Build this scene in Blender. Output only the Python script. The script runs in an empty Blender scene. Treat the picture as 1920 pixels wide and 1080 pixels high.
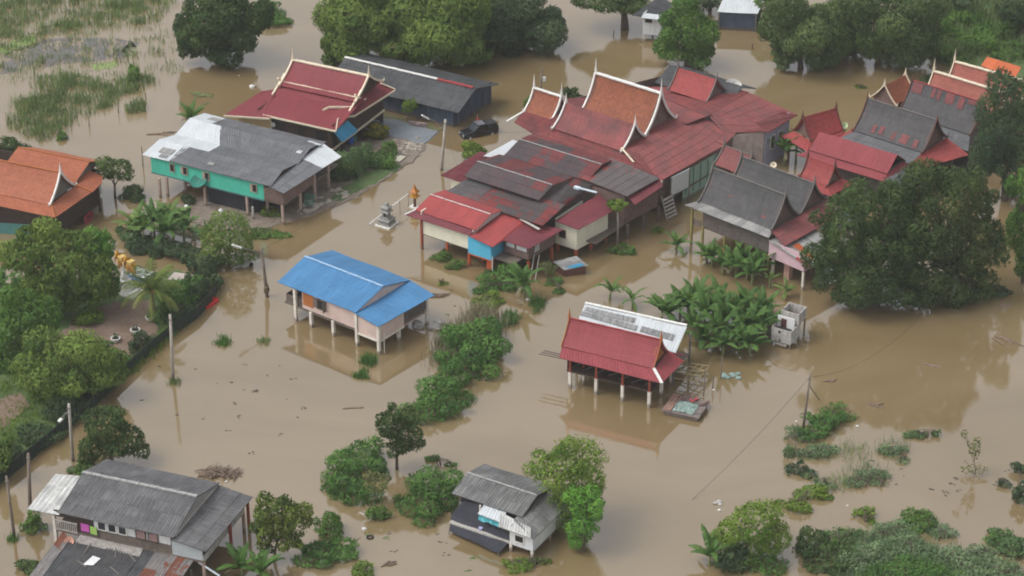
import bpy, math, random
import numpy as np
from math import sin, cos, pi, radians, hypot, atan2, sqrt
random.seed(7); RNG = np.random.default_rng(11)
S = bpy.context.scene; COL = S.collection

# ------------------------------------------------------------------ camera, sky, sun, exposure
CAM_H, PITCH, FOC = 125.0, radians(29), 4600.0
cd = bpy.data.cameras.new('camera'); cam = bpy.data.objects.new('camera', cd); COL.objects.link(cam)
cam.location = (0, 0, CAM_H); cam.rotation_euler = (pi/2-PITCH, 0, 0)
cd.sensor_width = 36; cd.lens = FOC/1920*36; cd.clip_start = 1; cd.clip_end = 6000
S.camera = cam
SUN_EL, SUN_AZ = radians(58), radians(-100)          # azimuth clockwise from +Y: behind the camera, to the left
W = bpy.data.worlds.new('World'); S.world = W; W.use_nodes = True
nt = W.node_tree; bg = nt.nodes['Background']
sk = nt.nodes.new('ShaderNodeTexSky'); sk.sky_type = 'NISHITA'; sk.sun_disc = False
sk.sun_elevation = SUN_EL; sk.sun_rotation = SUN_AZ; sk.dust_density = 4; sk.air_density = 1.0
hs = nt.nodes.new('ShaderNodeHueSaturation'); hs.inputs['Saturation'].default_value = 0.22
nt.links.new(sk.outputs[0], hs.inputs['Color']); nt.links.new(hs.outputs[0], bg.inputs[0])
bg.inputs[1].default_value = 0.15
sd = bpy.data.lights.new('sun', 'SUN'); sun = bpy.data.objects.new('sun', sd); COL.objects.link(sun)
sd.energy = 0.6; sd.angle = radians(25); sd.color = (1, .97, .92)
sun.rotation_euler = (pi/2-SUN_EL, 0, pi-SUN_AZ)
S.view_settings.view_transform = 'Standard'; S.view_settings.look = 'None'
S.view_settings.exposure = 0.58; S.view_settings.gamma = 1
S.cycles.filter_width = 1.9

# ------------------------------------------------------------------ survey: where a photo pixel lies in the world
def ray(x, y):
    a = (x-960)/FOC; b = (540-y)/FOC
    return np.array([a, cos(PITCH)+b*sin(PITCH), -sin(PITCH)+b*cos(PITCH)])
def at(x, y, z=0.0):
    d = ray(x, y); t = (z-CAM_H)/d[2]; return np.array([d[0]*t, d[1]*t, z])
def aty(x, y, Y):
    d = ray(x, y); t = Y/d[1]; return np.array([d[0]*t, Y, CAM_H+d[2]*t])
def ppm(Y, z=0):     # pixels per metre at ground distance Y
    return FOC/(Y*cos(PITCH)+(CAM_H-z)*sin(PITCH))

# ------------------------------------------------------------------ materials
MATS = {}
def newmat(name):
    m = bpy.data.materials.new(name); m.use_nodes = True; MATS[name] = m
    t = m.node_tree; return m, t, t.nodes['Principled BSDF']
def N(t, kind, **kw):
    n = t.nodes.new('ShaderNode'+kind)
    for k, v in kw.items():
        if k in n.inputs: n.inputs[k].default_value = v
        else: setattr(n, k, v)
    return n
def mixc(t, fac, a, b, bt='MIX'):
    n = t.nodes.new('ShaderNodeMix'); n.data_type = 'RGBA'; n.blend_type = bt
    for s, v in ((n.inputs[0], fac), (n.inputs[6], a), (n.inputs[7], b)):
        if hasattr(v, 'is_linked') or isinstance(v, bpy.types.NodeSocket): t.links.new(v, s)
        elif isinstance(v, (tuple, list)): s.default_value = (*v[:3], 1)
        else: s.default_value = v
    return n.outputs[2]
def mth(t, op, a, b=0.0, c=None):
    n = t.nodes.new('ShaderNodeMath'); n.operation = op
    for i, v in enumerate((a, b) if c is None else (a, b, c)):
        if isinstance(v, bpy.types.NodeSocket): t.links.new(v, n.inputs[i])
        else: n.inputs[i].default_value = v
    return n.outputs[0]
def mrange(t, v, a, b, c=0.0, d=1.0):
    n = t.nodes.new('ShaderNodeMapRange'); t.links.new(v, n.inputs[0])
    for i, x in enumerate((a, b, c, d)): n.inputs[i+1].default_value = x
    return n.outputs[0]
def noise(t, vec, scale, detail=4, rough=.6):
    n = N(t, 'TexNoise', Scale=scale, Detail=detail, Roughness=rough)
    if vec is not None: t.links.new(vec, n.inputs['Vector'])
    return n.outputs[0]
def gray(t, v):
    n = t.nodes.new('ShaderNodeCombineColor')
    for i in range(3): t.links.new(v, n.inputs[i])
    return n.outputs[0]
def mat(name, col, rough=.7, var=.25, scale=1.5, metal=0.0, dirt=None, dirt_amt=.35, spec=.35, tide=None):
    if name in MATS: return MATS[name]
    m, t, b = newmat(name); tc = t.nodes.new('ShaderNodeTexCoord').outputs['Object']
    n1 = noise(t, tc, scale, 5); v = mrange(t, n1, .25, .75, 1-var, 1+var)
    c = mixc(t, 1.0, col, gray(t, v), 'MULTIPLY')
    if dirt:
        mp = N(t, 'Mapping'); mp.inputs['Scale'].default_value = (3, 3, .5); t.links.new(tc, mp.inputs[0])
        f = mrange(t, noise(t, mp.outputs[0], 1.2, 6), .5, .72, 0, dirt_amt)
        c = mixc(t, f, c, dirt)
    if tide:      # mud line left by the flood
        g = t.nodes.new('ShaderNodeNewGeometry'); sx = t.nodes.new('ShaderNodeSeparateXYZ'); t.links.new(g.outputs['Position'], sx.inputs[0])
        zz = mth(t, 'ADD', sx.outputs[2], mth(t, 'MULTIPLY', noise(t, g.outputs['Position'], 2.0, 4), .5))
        c = mixc(t, mrange(t, zz, .5, .75, .75, 0), c, tide)
    t.links.new(c, b.inputs['Base Color']); b.inputs['Roughness'].default_value = rough
    b.inputs['Metallic'].default_value = metal; b.inputs['Specular IOR Level'].default_value = spec
    return m
def roofmat(name, c1, c2, patch=None, pamt=.3, sheet=(1.0, 1.2), rough=.65, streak=.25, cellv=.1, speck=None, moss=None):
    m, t, b = newmat(name); uv = N(t, 'UVMap', uv_map='uv').outputs[0]
    oi = t.nodes.new('ShaderNodeObjectInfo').outputs['Random']
    ofs = t.nodes.new('ShaderNodeVectorMath'); ofs.operation = 'ADD'; t.links.new(uv, ofs.inputs[0])
    cx = t.nodes.new('ShaderNodeCombineXYZ'); t.links.new(mth(t, 'MULTIPLY', oi, 60.0), cx.inputs[0]); t.links.new(mth(t, 'MULTIPLY', oi, 36.0), cx.inputs[1])
    sn0 = t.nodes.new('ShaderNodeVectorMath'); sn0.operation = 'SNAP'; t.links.new(cx.outputs[0], sn0.inputs[0]); sn0.inputs[1].default_value = (*sheet, 1)
    t.links.new(sn0.outputs[0], ofs.inputs[1]); p = ofs.outputs[0]
    c = mixc(t, mrange(t, noise(t, p, .45, 5), .3, .7), c1, c2)
    sn = t.nodes.new('ShaderNodeVectorMath'); sn.operation = 'SNAP'; t.links.new(p, sn.inputs[0]); sn.inputs[1].default_value = (*sheet, 1)
    wn = N(t, 'TexWhiteNoise', noise_dimensions='2D'); t.links.new(sn.outputs[0], wn.inputs[0]); cell = wn.outputs[0]
    if patch:
        pn = N(t, 'TexNoise', Scale=.17, Detail=2.0); t.links.new(sn.outputs[0], pn.inputs['Vector'])
        pj = noise(t, p, 1.1, 4)
        pf = mth(t, 'ADD', mth(t, 'ADD', mth(t, 'MULTIPLY', pn.outputs[0], .8), mth(t, 'MULTIPLY', cell, .12)), mth(t, 'MULTIPLY', mth(t, 'SUBTRACT', pj, .1), .2))
        th = .62-.3*pamt
        f1 = mrange(t, pf, th, th+.012)
        f2 = mrange(t, noise(t, p, .6, 6), .52, .62)
        f = mth(t, 'MAXIMUM', f1, mth(t, 'MULTIPLY', f2, .5*min(1, pamt*1.6)))
        c = mixc(t, f, c, patch)
    mp = N(t, 'Mapping'); mp.inputs['Scale'].default_value = (5, .35, 1); t.links.new(p, mp.inputs[0])
    st = mrange(t, noise(t, mp.outputs[0], 1.6, 5), .3, .7, 1-streak, 1+streak)
    c = mixc(t, 1.0, c, gray(t, st), 'MULTIPLY')
    c = mixc(t, 1.0, c, gray(t, mrange(t, cell, 0, 1, 1-cellv, 1+cellv)), 'MULTIPLY')
    fn = noise(t, p, 5.0, 4, .7)
    c = mixc(t, 1.0, c, gray(t, mrange(t, fn, .25, .75, .8, 1.2)), 'MULTIPLY')
    if speck: c = mixc(t, mrange(t, noise(t, p, 2.6, 6, .75), .6, .7, 0, .7), c, speck)
    if moss: c = mixc(t, mrange(t, noise(t, p, .8, 6, .75), .6, .68, 0, .8), c, moss)
    t.links.new(c, b.inputs['Base Color']); b.inputs['Roughness'].default_value = rough
    b.inputs['Specular IOR Level'].default_value = .3
    return m
def leafmat(name, dark, light, tr=.32, rough=.7):
    m, t, b = newmat(name)
    a = t.nodes.new('ShaderNodeAttribute'); a.attribute_name = 'tint'
    c = mixc(t, a.outputs['Fac'], dark, light)
    tc = t.nodes.new('ShaderNodeTexCoord').outputs['Object']
    c = mixc(t, 1.0, c, gray(t, mrange(t, noise(t, tc, .5, 3), .3, .7, .8, 1.2)), 'MULTIPLY')
    t.links.new(c, b.inputs['Base Color']); b.inputs['Roughness'].default_value = rough; b.inputs['Specular IOR Level'].default_value = .15
    tl = t.nodes.new('ShaderNodeBsdfTranslucent'); t.links.new(c, tl.inputs[0])
    mx = t.nodes.new('ShaderNodeMixShader'); mx.inputs[0].default_value = tr
    t.links.new(b.outputs[0], mx.inputs[1]); t.links.new(tl.outputs[0], mx.inputs[2])
    t.links.new(mx.outputs[0], t.nodes['Material Output'].inputs[0])
    return m
GREY = (.145, .15, .158); GREY2 = (.11, .113, .12)
R_GREY = roofmat('grey_fibre_roof', GREY, GREY2, streak=.3, speck=(.2, .2, .2))
R_OLD = roofmat('weathered_grey_corrugated', (.14, .14, .142), (.085, .085, .088), streak=.4, cellv=.14, speck=(.3, .3, .29))
R_HUT = roofmat('mossy_grey_corrugated', (.17, .17, .165), (.1, .1, .1), streak=.45, cellv=.14, speck=(.33, .33, .31), moss=(.1, .125, .09))
R_DARK = roofmat('dark_grey_tile', (.075, .072, .074), (.05, .049, .052), streak=.25, speck=(.13, .12, .12), sheet=(.5, .5))
R_DARKP = roofmat('dark_tile_with_red_repairs', (.075, .072, .074), (.05, .049, .052), patch=(.2, .04, .042), pamt=.02, sheet=(.7, .8), speck=(.13, .12, .12))
R_RUST = roofmat('red_and_grey_patched_roof', (.24, .05, .045), (.17, .04, .04), patch=(.085, .072, .072), pamt=.42, sheet=(1.4, 1.3), streak=.3, speck=(.2, .15, .14))
R_RUST2 = roofmat('dark_patched_roof', (.10, .075, .078), (.065, .055, .06), patch=(.16, .045, .045), pamt=.26, sheet=(1.6, 1.3), streak=.3, speck=(.16, .14, .14))
R_LICH = roofmat('lichen_grey_roof', (.13, .12, .12), (.07, .065, .068), streak=.45, speck=(.38, .36, .34))
R_RED = roofmat('bright_red_sheet', (.32, .056, .054), (.265, .048, .048), streak=.12, speck=(.4, .12, .11), sheet=(.9, 2.5))
R_RED2 = roofmat('crimson_metal_sheet', (.255, .048, .056), (.21, .04, .046), streak=.15, cellv=.05, sheet=(.76, 4))
R_BURG = roofmat('burgundy_metal_sheet', (.195, .033, .04), (.165, .028, .035), streak=.1, cellv=.04, sheet=(.76, 6), rough=.55)
R_MAR = roofmat('maroon_metal_sheet', (.17, .036, .045), (.125, .03, .038), streak=.22, cellv=.08, sheet=(.76, 3), speck=(.24, .1, .1))
R_HALL = roofmat('faded_red_hall_roof', (.235, .056, .055), (.125, .046, .046), sheet=(1.0, 1.3), streak=.34, cellv=.07, speck=(.27, .12, .11))
R_TILE = roofmat('red_tile', (.29, .05, .046), (.235, .043, .042), streak=.16, sheet=(.34, .34), cellv=.12)
R_TEMPLE = roofmat('orange_brown_tile', (.25, .078, .036), (.2, .06, .03), streak=.18, sheet=(.3, .3), cellv=.16)
R_BRICK = roofmat('brick_red_tile', (.31, .095, .068), (.25, .075, .055), streak=.15, sheet=(.3, .3), cellv=.1)
R_ORANGE = roofmat('orange_tile', (.335, .108, .055), (.29, .09, .046), streak=.1, sheet=(.3, .3), cellv=.1)
R_ORNG2 = roofmat('bright_orange_sheet', (.52, .13, .045), (.46, .11, .04), streak=.08, sheet=(.8, 3))
R_BLUE = roofmat('blue_metal_sheet', (.062, .2, .385), (.048, .165, .325), streak=.18, cellv=.08, sheet=(.76, 3), speck=(.08, .22, .46), rough=.5)
R_WHITE = roofmat('white_metal_sheet', (.54, .57, .585), (.47, .5, .515), streak=.1, cellv=.04, sheet=(.9, 2.4), rough=.45)
R_PALE = roofmat('pale_fibre_sheet', (.52, .52, .5), (.36, .36, .35), streak=.3, cellv=.14, speck=(.2, .2, .19))
R_SILV = roofmat('silvery_worn_sheet', (.3, .3, .29), (.2, .195, .19), streak=.4, cellv=.2, sheet=(.8, 2), speck=(.42, .41, .38))
R_STRIP = roofmat('striped_grey_sheet', (.27, .27, .265), (.18, .18, .18), streak=.6, speck=(.45, .45, .44))
R_IRON = roofmat('rusty_iron_sheet', (.2, .075, .045), (.12, .045, .03), patch=(.17, .16, .155), pamt=.25, sheet=(.8, 4), streak=.45)
R_TEAL = roofmat('blue_awning_sheet', (.04, .25, .42), (.035, .22, .36), streak=.1, sheet=(.7, 3))
R_GREY_SHED = roofmat('shed_grey_sheet', (.075, .078, .082), (.05, .052, .055), streak=.5, cellv=.12, sheet=(1, 4), speck=(.14, .14, .14))
WHITE = mat('white_trim', (.72, .71, .67), .55, .1, dirt=(.35, .33, .3), dirt_amt=.25)
CREAMT = mat('cream_trim', (.7, .6, .45), .55, .1)
PALETRIM = mat('weathered_pale_trim', (.45, .42, .38), .8, .25, dirt=(.2, .18, .16))
REDTRIM = mat('red_trim', (.3, .045, .045), .6, .15)
BROWNT = mat('brown_trim', (.12, .05, .035), .7, .2)
ORTRIM = mat('orange_brown_trim', (.36, .12, .03), .6, .15)
GREYTRIM = mat('grey_wood_trim', (.16, .145, .13), .85, .25)
R_PATCH = roofmat('muted_red_repair', (.19, .05, .05), (.12, .045, .046), streak=.3, sheet=(.3, .3))
WOOD = mat('dark_wood', (.045, .028, .022), .7, .3, 3)
WOODM = mat('weathered_wood', (.15, .12, .1), .85, .3, 3, dirt=(.06, .05, .045))
WOODG = mat('grey_plank_wall', (.12, .1, .09), .85, .3, 2.5, dirt=(.05, .04, .038), dirt_amt=.6)
WOODB = mat('brown_plank_wall', (.17, .11, .095), .85, .25, 2.5, dirt=(.07, .05, .045), dirt_amt=.5)
CONC = mat('concrete', (.4, .38, .35), .9, .2, 1.5, dirt=(.16, .14, .12), dirt_amt=.6, tide=(.13, .095, .06))
POSTW = mat('white_post_paint', (.68, .63, .56), .7, .15, dirt=(.3, .25, .2), dirt_amt=.4, tide=(.13, .095, .06))
POSTP = mat('pinkish_concrete_post', (.42, .31, .26), .85, .2, dirt=(.2, .15, .12), dirt_amt=.4, tide=(.13, .095, .06))
POSTO = mat('orange_post_paint', (.42, .085, .03), .6, .15, dirt=(.18, .06, .03), tide=(.13, .095, .06))
POSTRU = mat('rust_red_post', (.26, .055, .03), .7, .2, tide=(.13, .095, .06))
OLIVE = mat('olive_post', (.24, .2, .07), .8, .2, tide=(.13, .095, .06))
PINKW = mat('pale_pink_wall', (.56, .43, .38), .85, .12, 1, dirt=(.36, .28, .24), dirt_amt=.3)
PINKW2 = mat('lilac_pink_wall', (.55, .38, .42), .85, .12, 1, dirt=(.36, .28, .28), dirt_amt=.4)
CREAMW = mat('cream_wall', (.72, .69, .55), .8, .08, 1, dirt=(.4, .37, .28), dirt_amt=.25)
TANW = mat('tan_wall', (.6, .4, .22), .85, .08)
TEALW = mat('teal_wall', (.075, .5, .36), .7, .1, 1, dirt=(.06, .28, .22), dirt_amt=.4)
TEALF = mat('faded_teal', (.07, .2, .185), .8, .15)
MINTW = mat('mint_door', (.32, .48, .4), .75, .15, 2, dirt=(.2, .28, .22), tide=(.13, .095, .06))
SKYB = mat('sky_blue_wall', (.09, .42, .62), .7, .1, 1, dirt=(.06, .28, .42))
LAVW = mat('lavender_wall', (.35, .35, .45), .85, .1)
WHITEW = mat('white_wall', (.64, .65, .66), .8, .1, 1, dirt=(.36, .35, .33), dirt_amt=.4)
SHEDW = mat('slate_blue_wall', (.06, .08, .125), .85, .25, 1.2, dirt=(.03, .035, .05), dirt_amt=.6, tide=(.13, .095, .06))
NETW = mat('dark_net', (.03, .032, .042), .8, .2, 2)
BLACK = mat('dark_opening', (.012, .011, .011), .6, .1)
GLASS = mat('dark_glass', (.03, .034, .038), .12, .2, spec=.6)
TILEBL = mat('light_steel', (.55, .62, .68), .4, .1)
BARK = mat('bark', (.11, .085, .065), .95, .35, 4)
GOLD = mat('gold_paint', (.52, .27, .04), .4, .2, 6, metal=.3)
STONEG = mat('grey_stone', (.27, .265, .25), .9, .25, 4, dirt=(.12, .12, .11), dirt_amt=.6)
REDP = mat('red_plastic', (.58, .035, .03), .4, .08)
PINKP = mat('pink_red_boat', (.42, .05, .08), .5, .15)
BLUEP = mat('blue_plastic', (.04, .13, .5), .4, .1)
CARB = mat('black_car_paint', (.014, .015, .018), .22, .15, spec=.6)
TYRE = mat('tyre_rubber', (.02, .02, .02), .9, .1)
CHROME = mat('lamp_lens', (.55, .55, .55), .15, .05, spec=.6)
SOILM = None
POLEC = mat('pole_concrete', (.42, .38, .33), .9, .2, 2, dirt=(.22, .18, .14), dirt_amt=.5, tide=(.13, .095, .06))
POLEW = mat('pole_wood', (.2, .16, .13), .9, .25, 2, dirt=(.09, .07, .055), dirt_amt=.6, tide=(.13, .095, .06))
CABLE = mat('cable', (.03, .03, .03), .6, .05)
TRASH = mat('bag_grey', (.4, .38, .36), .7, .45, 3)
TRASHW = mat('bag_white', (.7, .7, .68), .6, .2, 3)
TRASHG = mat('tarpaulin_grey_green', (.22, .3, .27), .6, .5, 3)
DRIFT = mat('driftwood', (.19, .14, .105), .9, .4, 3)
MAG = mat('magenta_cloth', (.5, .1, .38), .8, .1)
LIME = mat('lime_cloth', (.32, .5, .12), .8, .1)
AQUA = mat('aqua_cloth', (.08, .35, .4), .8, .45, 5)
DISHG = mat('green_mesh', (.035, .19, .15), .7, .1)
DISHW = mat('dish_grey', (.42, .41, .38), .6, .15)
L_MANGO = leafmat('leaf_mango', (0.0684, 0.1244, 0.028), (0.229, 0.3203, 0.0698))
L_DARK = leafmat('leaf_dark', (0.0373, 0.0726, 0.0233), (0.103, 0.1592, 0.0455))
L_DARKB = leafmat('leaf_dark_blue_green', (0.0373, 0.0778, 0.0374), (0.1146, 0.165, 0.0698))
L_MID = leafmat('leaf_mid', (0.057, 0.1253, 0.0272), (0.1693, 0.3037, 0.0608))
L_LIGHT = leafmat('leaf_light', (0.0908, 0.165, 0.0248), (0.259, 0.3581, 0.0624))
L_TIP = leafmat('leaf_with_yellow_tips', (0.0343, 0.0757, 0.0193), (0.2541, 0.3119, 0.0578))
L_OLIVE = leafmat('leaf_olive', (0.054, 0.0945, 0.0297), (0.1562, 0.225, 0.075))
L_FEATH = leafmat('leaf_feathery', (0.0759, 0.1435, 0.0506), (0.1787, 0.275, 0.11))
L_CROTON = leafmat('leaf_croton', (0.055, 0.0935, 0.0165), (0.378, 0.315, 0.0368))
L_DRY = leafmat('leaf_dry', (0.1788, 0.165, 0.0963), (0.3234, 0.3003, 0.1963))
L_BAN = leafmat('leaf_banana', (0.0286, 0.0825, 0.0198), (0.126, 0.231, 0.0525), .3, .5)
L_BANL = leafmat('leaf_banana_light', (0.066, 0.143, 0.033), (0.21, 0.315, 0.084), .3, .5)
L_PALM = leafmat('leaf_palm', (0.088, 0.1496, 0.0352), (0.2835, 0.3119, 0.0851))
L_REED = leafmat('leaf_reed', (.085, .14, .04), (.27, .35, .14))
L_VINE = leafmat('leaf_creeper', (0.0518, 0.1296, 0.0311), (0.1593, 0.2953, 0.0683))
L_REDB = leafmat('leaf_reddish', (0.108, 0.162, 0.054), (0.2869, 0.2531, 0.1013))
STEMB = mat('banana_stem', (.2, .24, .1), .7, .3, 3)

# ------------------------------------------------------------------ mesh helpers
class MB:
    def __init__(s): s.v = []; s.f = []
    def add(s, V, Fs):
        o = len(s.v); s.v += [tuple(map(float, p)) for p in V]; s.f += [tuple(i+o for i in f) for f in Fs]; return s
    def box(s, x0, x1, y0, y1, z0, z1):
        return s.add([(x0, y0, z0), (x1, y0, z0), (x1, y1, z0), (x0, y1, z0), (x0, y0, z1), (x1, y0, z1), (x1, y1, z1), (x0, y1, z1)],
                     [(3, 2, 1, 0), (4, 5, 6, 7), (0, 1, 5, 4), (1, 2, 6, 5), (2, 3, 7, 6), (3, 0, 4, 7)])
    def beam(s, p, q, w, h, up=(0, 0, 1)):
        p = np.array(p, float); q = np.array(q, float); d = q-p; d /= np.linalg.norm(d)+1e-9; up = np.array(up, float)
        sd_ = np.cross(d, up)
        if np.linalg.norm(sd_) < 1e-4: sd_ = np.array([1., 0, 0])
        sd_ /= np.linalg.norm(sd_); u2 = np.cross(sd_, d); a = sd_*w/2; b = u2*h/2
        V = [p-a-b, p+a-b, p+a+b, p-a+b, q-a-b, q+a-b, q+a+b, q-a+b]
        return s.add(V, [(0, 1, 2, 3), (7, 6, 5, 4), (0, 4, 5, 1), (1, 5, 6, 2), (2, 6, 7, 3), (3, 7, 4, 0)])
    def tube(s, pts, rad, n=7):
        pts = [np.array(p, float) for p in pts]; k = len(pts)
        if not hasattr(rad, '__len__'): rad = [rad]*k
        V = []; 
        for i, p in enumerate(pts):
            d = pts[min(i+1, k-1)]-pts[max(i-1, 0)]; d /= np.linalg.norm(d)+1e-9
            r = np.array([1., 0, 0]) if abs(d[0]) < .9 else np.array([0, 1., 0])
            a = np.cross(d, r); a /= np.linalg.norm(a); b = np.cross(d, a)
            for j in range(n): V.append(p+rad[i]*(a*cos(2*pi*j/n)+b*sin(2*pi*j/n)))
        Fs = [(i*n+j, i*n+(j+1) % n, (i+1)*n+(j+1) % n, (i+1)*n+j) for i in range(k-1) for j in range(n)]
        Fs += [tuple(range(n))[::-1], tuple((k-1)*n+j for j in range(n))]
        return s.add(V, Fs)
    def tier(s, prof, sq=True, n=16, c=(0, 0), rot=0):    # stacked rings (radius, z): square tiers or a lathe
        n = 4 if sq else n; V = []; o = pi/4 if sq else 0; k = sqrt(2) if sq else 1
        for r, z in prof:
            for j in range(n): V.append((c[0]+r*k*cos(o+rot+2*pi*j/n), c[1]+r*k*sin(o+rot+2*pi*j/n), z))
        m = len(prof)
        Fs = [(i*n+j, i*n+(j+1) % n, (i+1)*n+(j+1) % n, (i+1)*n+j) for i in range(m-1) for j in range(n)]
        return s.add(V, Fs+[tuple(range(n))[::-1], tuple((m-1)*n+j for j in range(n))])
    def blob(s, c, r, n=8, m=6, jit=.15):
        V = []
        for i in range(m+1):
            th = pi*i/m
            for j in range(n):
                k = 1+random.uniform(-jit, jit); V.append((c[0]+r[0]*k*sin(th)*cos(2*pi*j/n), c[1]+r[1]*k*sin(th)*sin(2*pi*j/n), c[2]+r[2]*k*cos(th)))
        return s.add(V, [(i*n+j, (i+1)*n+j, (i+1)*n+(j+1) % n, i*n+(j+1) % n) for i in range(m) for j in range(n)])
    def prism(s, pts, z0, z1):
        n = len(pts); V = [(p[0], p[1], z0) for p in pts]+[(p[0], p[1], z1) for p in pts]
        return s.add(V, [tuple(range(n))[::-1], tuple(range(n, 2*n))]+[(i, (i+1) % n, n+(i+1) % n, n+i) for i in range(n)])
    def ob(s, name, m, parent=None, smooth=False):
        return mkob(name, s.v, s.f, m, parent, smooth)
def mkob(name, V, Fs, m, parent=None, smooth=False, uv=None, tint=None):
    me = bpy.data.meshes.new(name); me.from_pydata([tuple(p) for p in V] if not isinstance(V, np.ndarray) else V.tolist(), [], Fs if not isinstance(Fs, np.ndarray) else Fs.tolist())
    if uv is not None:
        l = me.uv_layers.new(name='uv'); idx = np.zeros(len(me.loops), dtype=np.int32); me.loops.foreach_get('vertex_index', idx)
        l.data.foreach_set('uv', np.asarray(uv, dtype=np.float32)[idx].ravel())
    if tint is not None:
        a = me.attributes.new('tint', 'FLOAT', 'POINT'); a.data.foreach_set('value', np.asarray(tint, dtype=np.float32))
    me.materials.append(m)
    if smooth: me.polygons.foreach_set('use_smooth', [True]*len(me.polygons))
    me.update(); o = bpy.data.objects.new(name, me); COL.objects.link(o)
    if parent is not None: o.parent = parent
    return o
def tag(o, label, cat, group=None, kind=None):
    if label: o['label'] = label
    if cat: o['category'] = cat
    if group: o['group'] = group
    if kind: o['kind'] = kind
    return o
def empty(name, loc, rz, label, cat, group=None):
    o = bpy.data.objects.new(name, None); COL.objects.link(o); o.location = tuple(map(float, loc)); o.rotation_euler = (0, 0, rz)
    o.empty_display_size = .3
    return tag(o, label, cat, group)
def dup(root, loc, rz=None, label=None):
    r = root.copy(); COL.objects.link(r); r.location = tuple(map(float, loc))
    if rz is not None: r.rotation_euler = (0, 0, rz)
    if label: r['label'] = label
    for ch in root.children:
        c = ch.copy(); COL.objects.link(c); c.parent = r
        for g in ch.children:
            d = g.copy(); COL.objects.link(d); d.parent = c
    return r

# ------------------------------------------------------------------ roofs and houses
STY = dict(corr=dict(per=.2, amp=.028, course=1.15, step=.03), metal=dict(per=.3, amp=.018, course=0, step=0), tile=dict(per=0, amp=0, course=.36, step=.022), flat=dict(per=0, amp=0, course=0, step=0))
def roof_panel(name, e0, e1, r1, r0, m, parent, style='metal', sag=0.0, th=.06, per=None, wob=.032):
    e0, e1, r1, r0 = (np.array(p, float) for p in (e0, e1, r1, r0)); st = STY[style]; per = per or st['per']
    L = (np.linalg.norm(e1-e0)+np.linalg.norm(r1-r0))/2; D = (np.linalg.norm(r0-e0)+np.linalg.norm(r1-e1))/2
    n = np.cross(e1-e0, r0-e0)
    if np.linalg.norm(n) < 1e-6: n = np.cross(e1-e0, r1-e0)
    n /= np.linalg.norm(n)
    if n[2] < 0: n = -n
    ns = max(2, int(L/per*5)) if per else max(2, int(L/.8)); nc = max(1, int(round(D/st['course']))) if st['course'] else 1
    sub = 1 if nc > 4 or not sag else 3
    if nc == 1: sub = 5
    rows = []
    for k in range(nc):
        for j in range(sub+1): rows.append(((k+j/sub)/nc, st['step']*(1-j/sub)))
    s_ = np.linspace(0, 1, ns+1); T = np.array([r[0] for r in rows]); O = np.array([r[1] for r in rows])
    ss, tt = np.meshgrid(s_, T); oo = np.repeat(O[:, None], ns+1, 1)
    Pm = (e0[None, None]*((1-ss)*(1-tt))[..., None]+e1*(ss*(1-tt))[..., None]+r1*(ss*tt)[..., None]+r0*((1-ss)*tt)[..., None])
    if per: oo = oo+st['amp']*np.sin(2*pi*ss*L/per)
    ph = random.uniform(0, 6); oo = oo+wob*np.sin(ss*L*.9+ph)*np.sin(tt*D*.8+ph*2)
    if st['course']: oo = oo+.008*np.sin(np.floor(ss*L/1.0)*12.9+np.floor(tt*nc-1e-6)*78.2)
    Pm = Pm+n*oo[..., None]
    if sag: Pm = Pm-n*(sag*4*tt*(1-tt))[..., None]
    nr = len(rows); V = Pm.reshape(-1, 3); UV = np.stack([ss*L, tt*D], -1).reshape(-1, 2)
    i, j = np.meshgrid(np.arange(nr-1), np.arange(ns), indexing='ij'); a = (i*(ns+1)+j).ravel()
    Fs = np.stack([a, a+1, a+ns+2, a+ns+1], 1).tolist()
    # underside and edges
    nb = 6; B = []
    for side in (0, 1):
        for k in range(nb+1):
            t = k/nb; p = ((e0*(1-t)+r0*t) if side == 0 else (e1*(1-t)+r1*t))-n*(th+(sag*4*t*(1-t)))
            B.append(p)
    o = len(V); V = np.vstack([V, B]); UV = np.vstack([UV, np.zeros((len(B), 2))])
    for k in range(nb): Fs.append([o+k, o+k+1, o+nb+1+k+1, o+nb+1+k])
    ec = [0]; 
    def vid(t, side): 
        r = int(np.argmin(abs(T-t))); return r*(ns+1)+(ns if side else 0)
    for k in range(nb):
        Fs.append([vid(k/nb, 0), vid((k+1)/nb, 0), o+k+1, o+k]) if vid(k/nb, 0) != vid((k+1)/nb, 0) else Fs.append([vid(k/nb, 0), o+k+1, o+k])
        Fs.append([vid((k+1)/nb, 1), vid(k/nb, 1), o+nb+1+k, o+nb+1+k+1]) if vid(k/nb, 1) != vid((k+1)/nb, 1) else Fs.append([vid(k/nb, 1), o+nb+1+k, o+nb+1+k+1])
    Fs.append(list(range(0, ns+1))[::-1]+[o, o+nb+1]); Fs.append(list(range((nr-1)*(ns+1), nr*(ns+1)))+[o+2*nb+1, o+nb])
    return mkob(name, V, Fs, m, parent, uv=UV)
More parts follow.
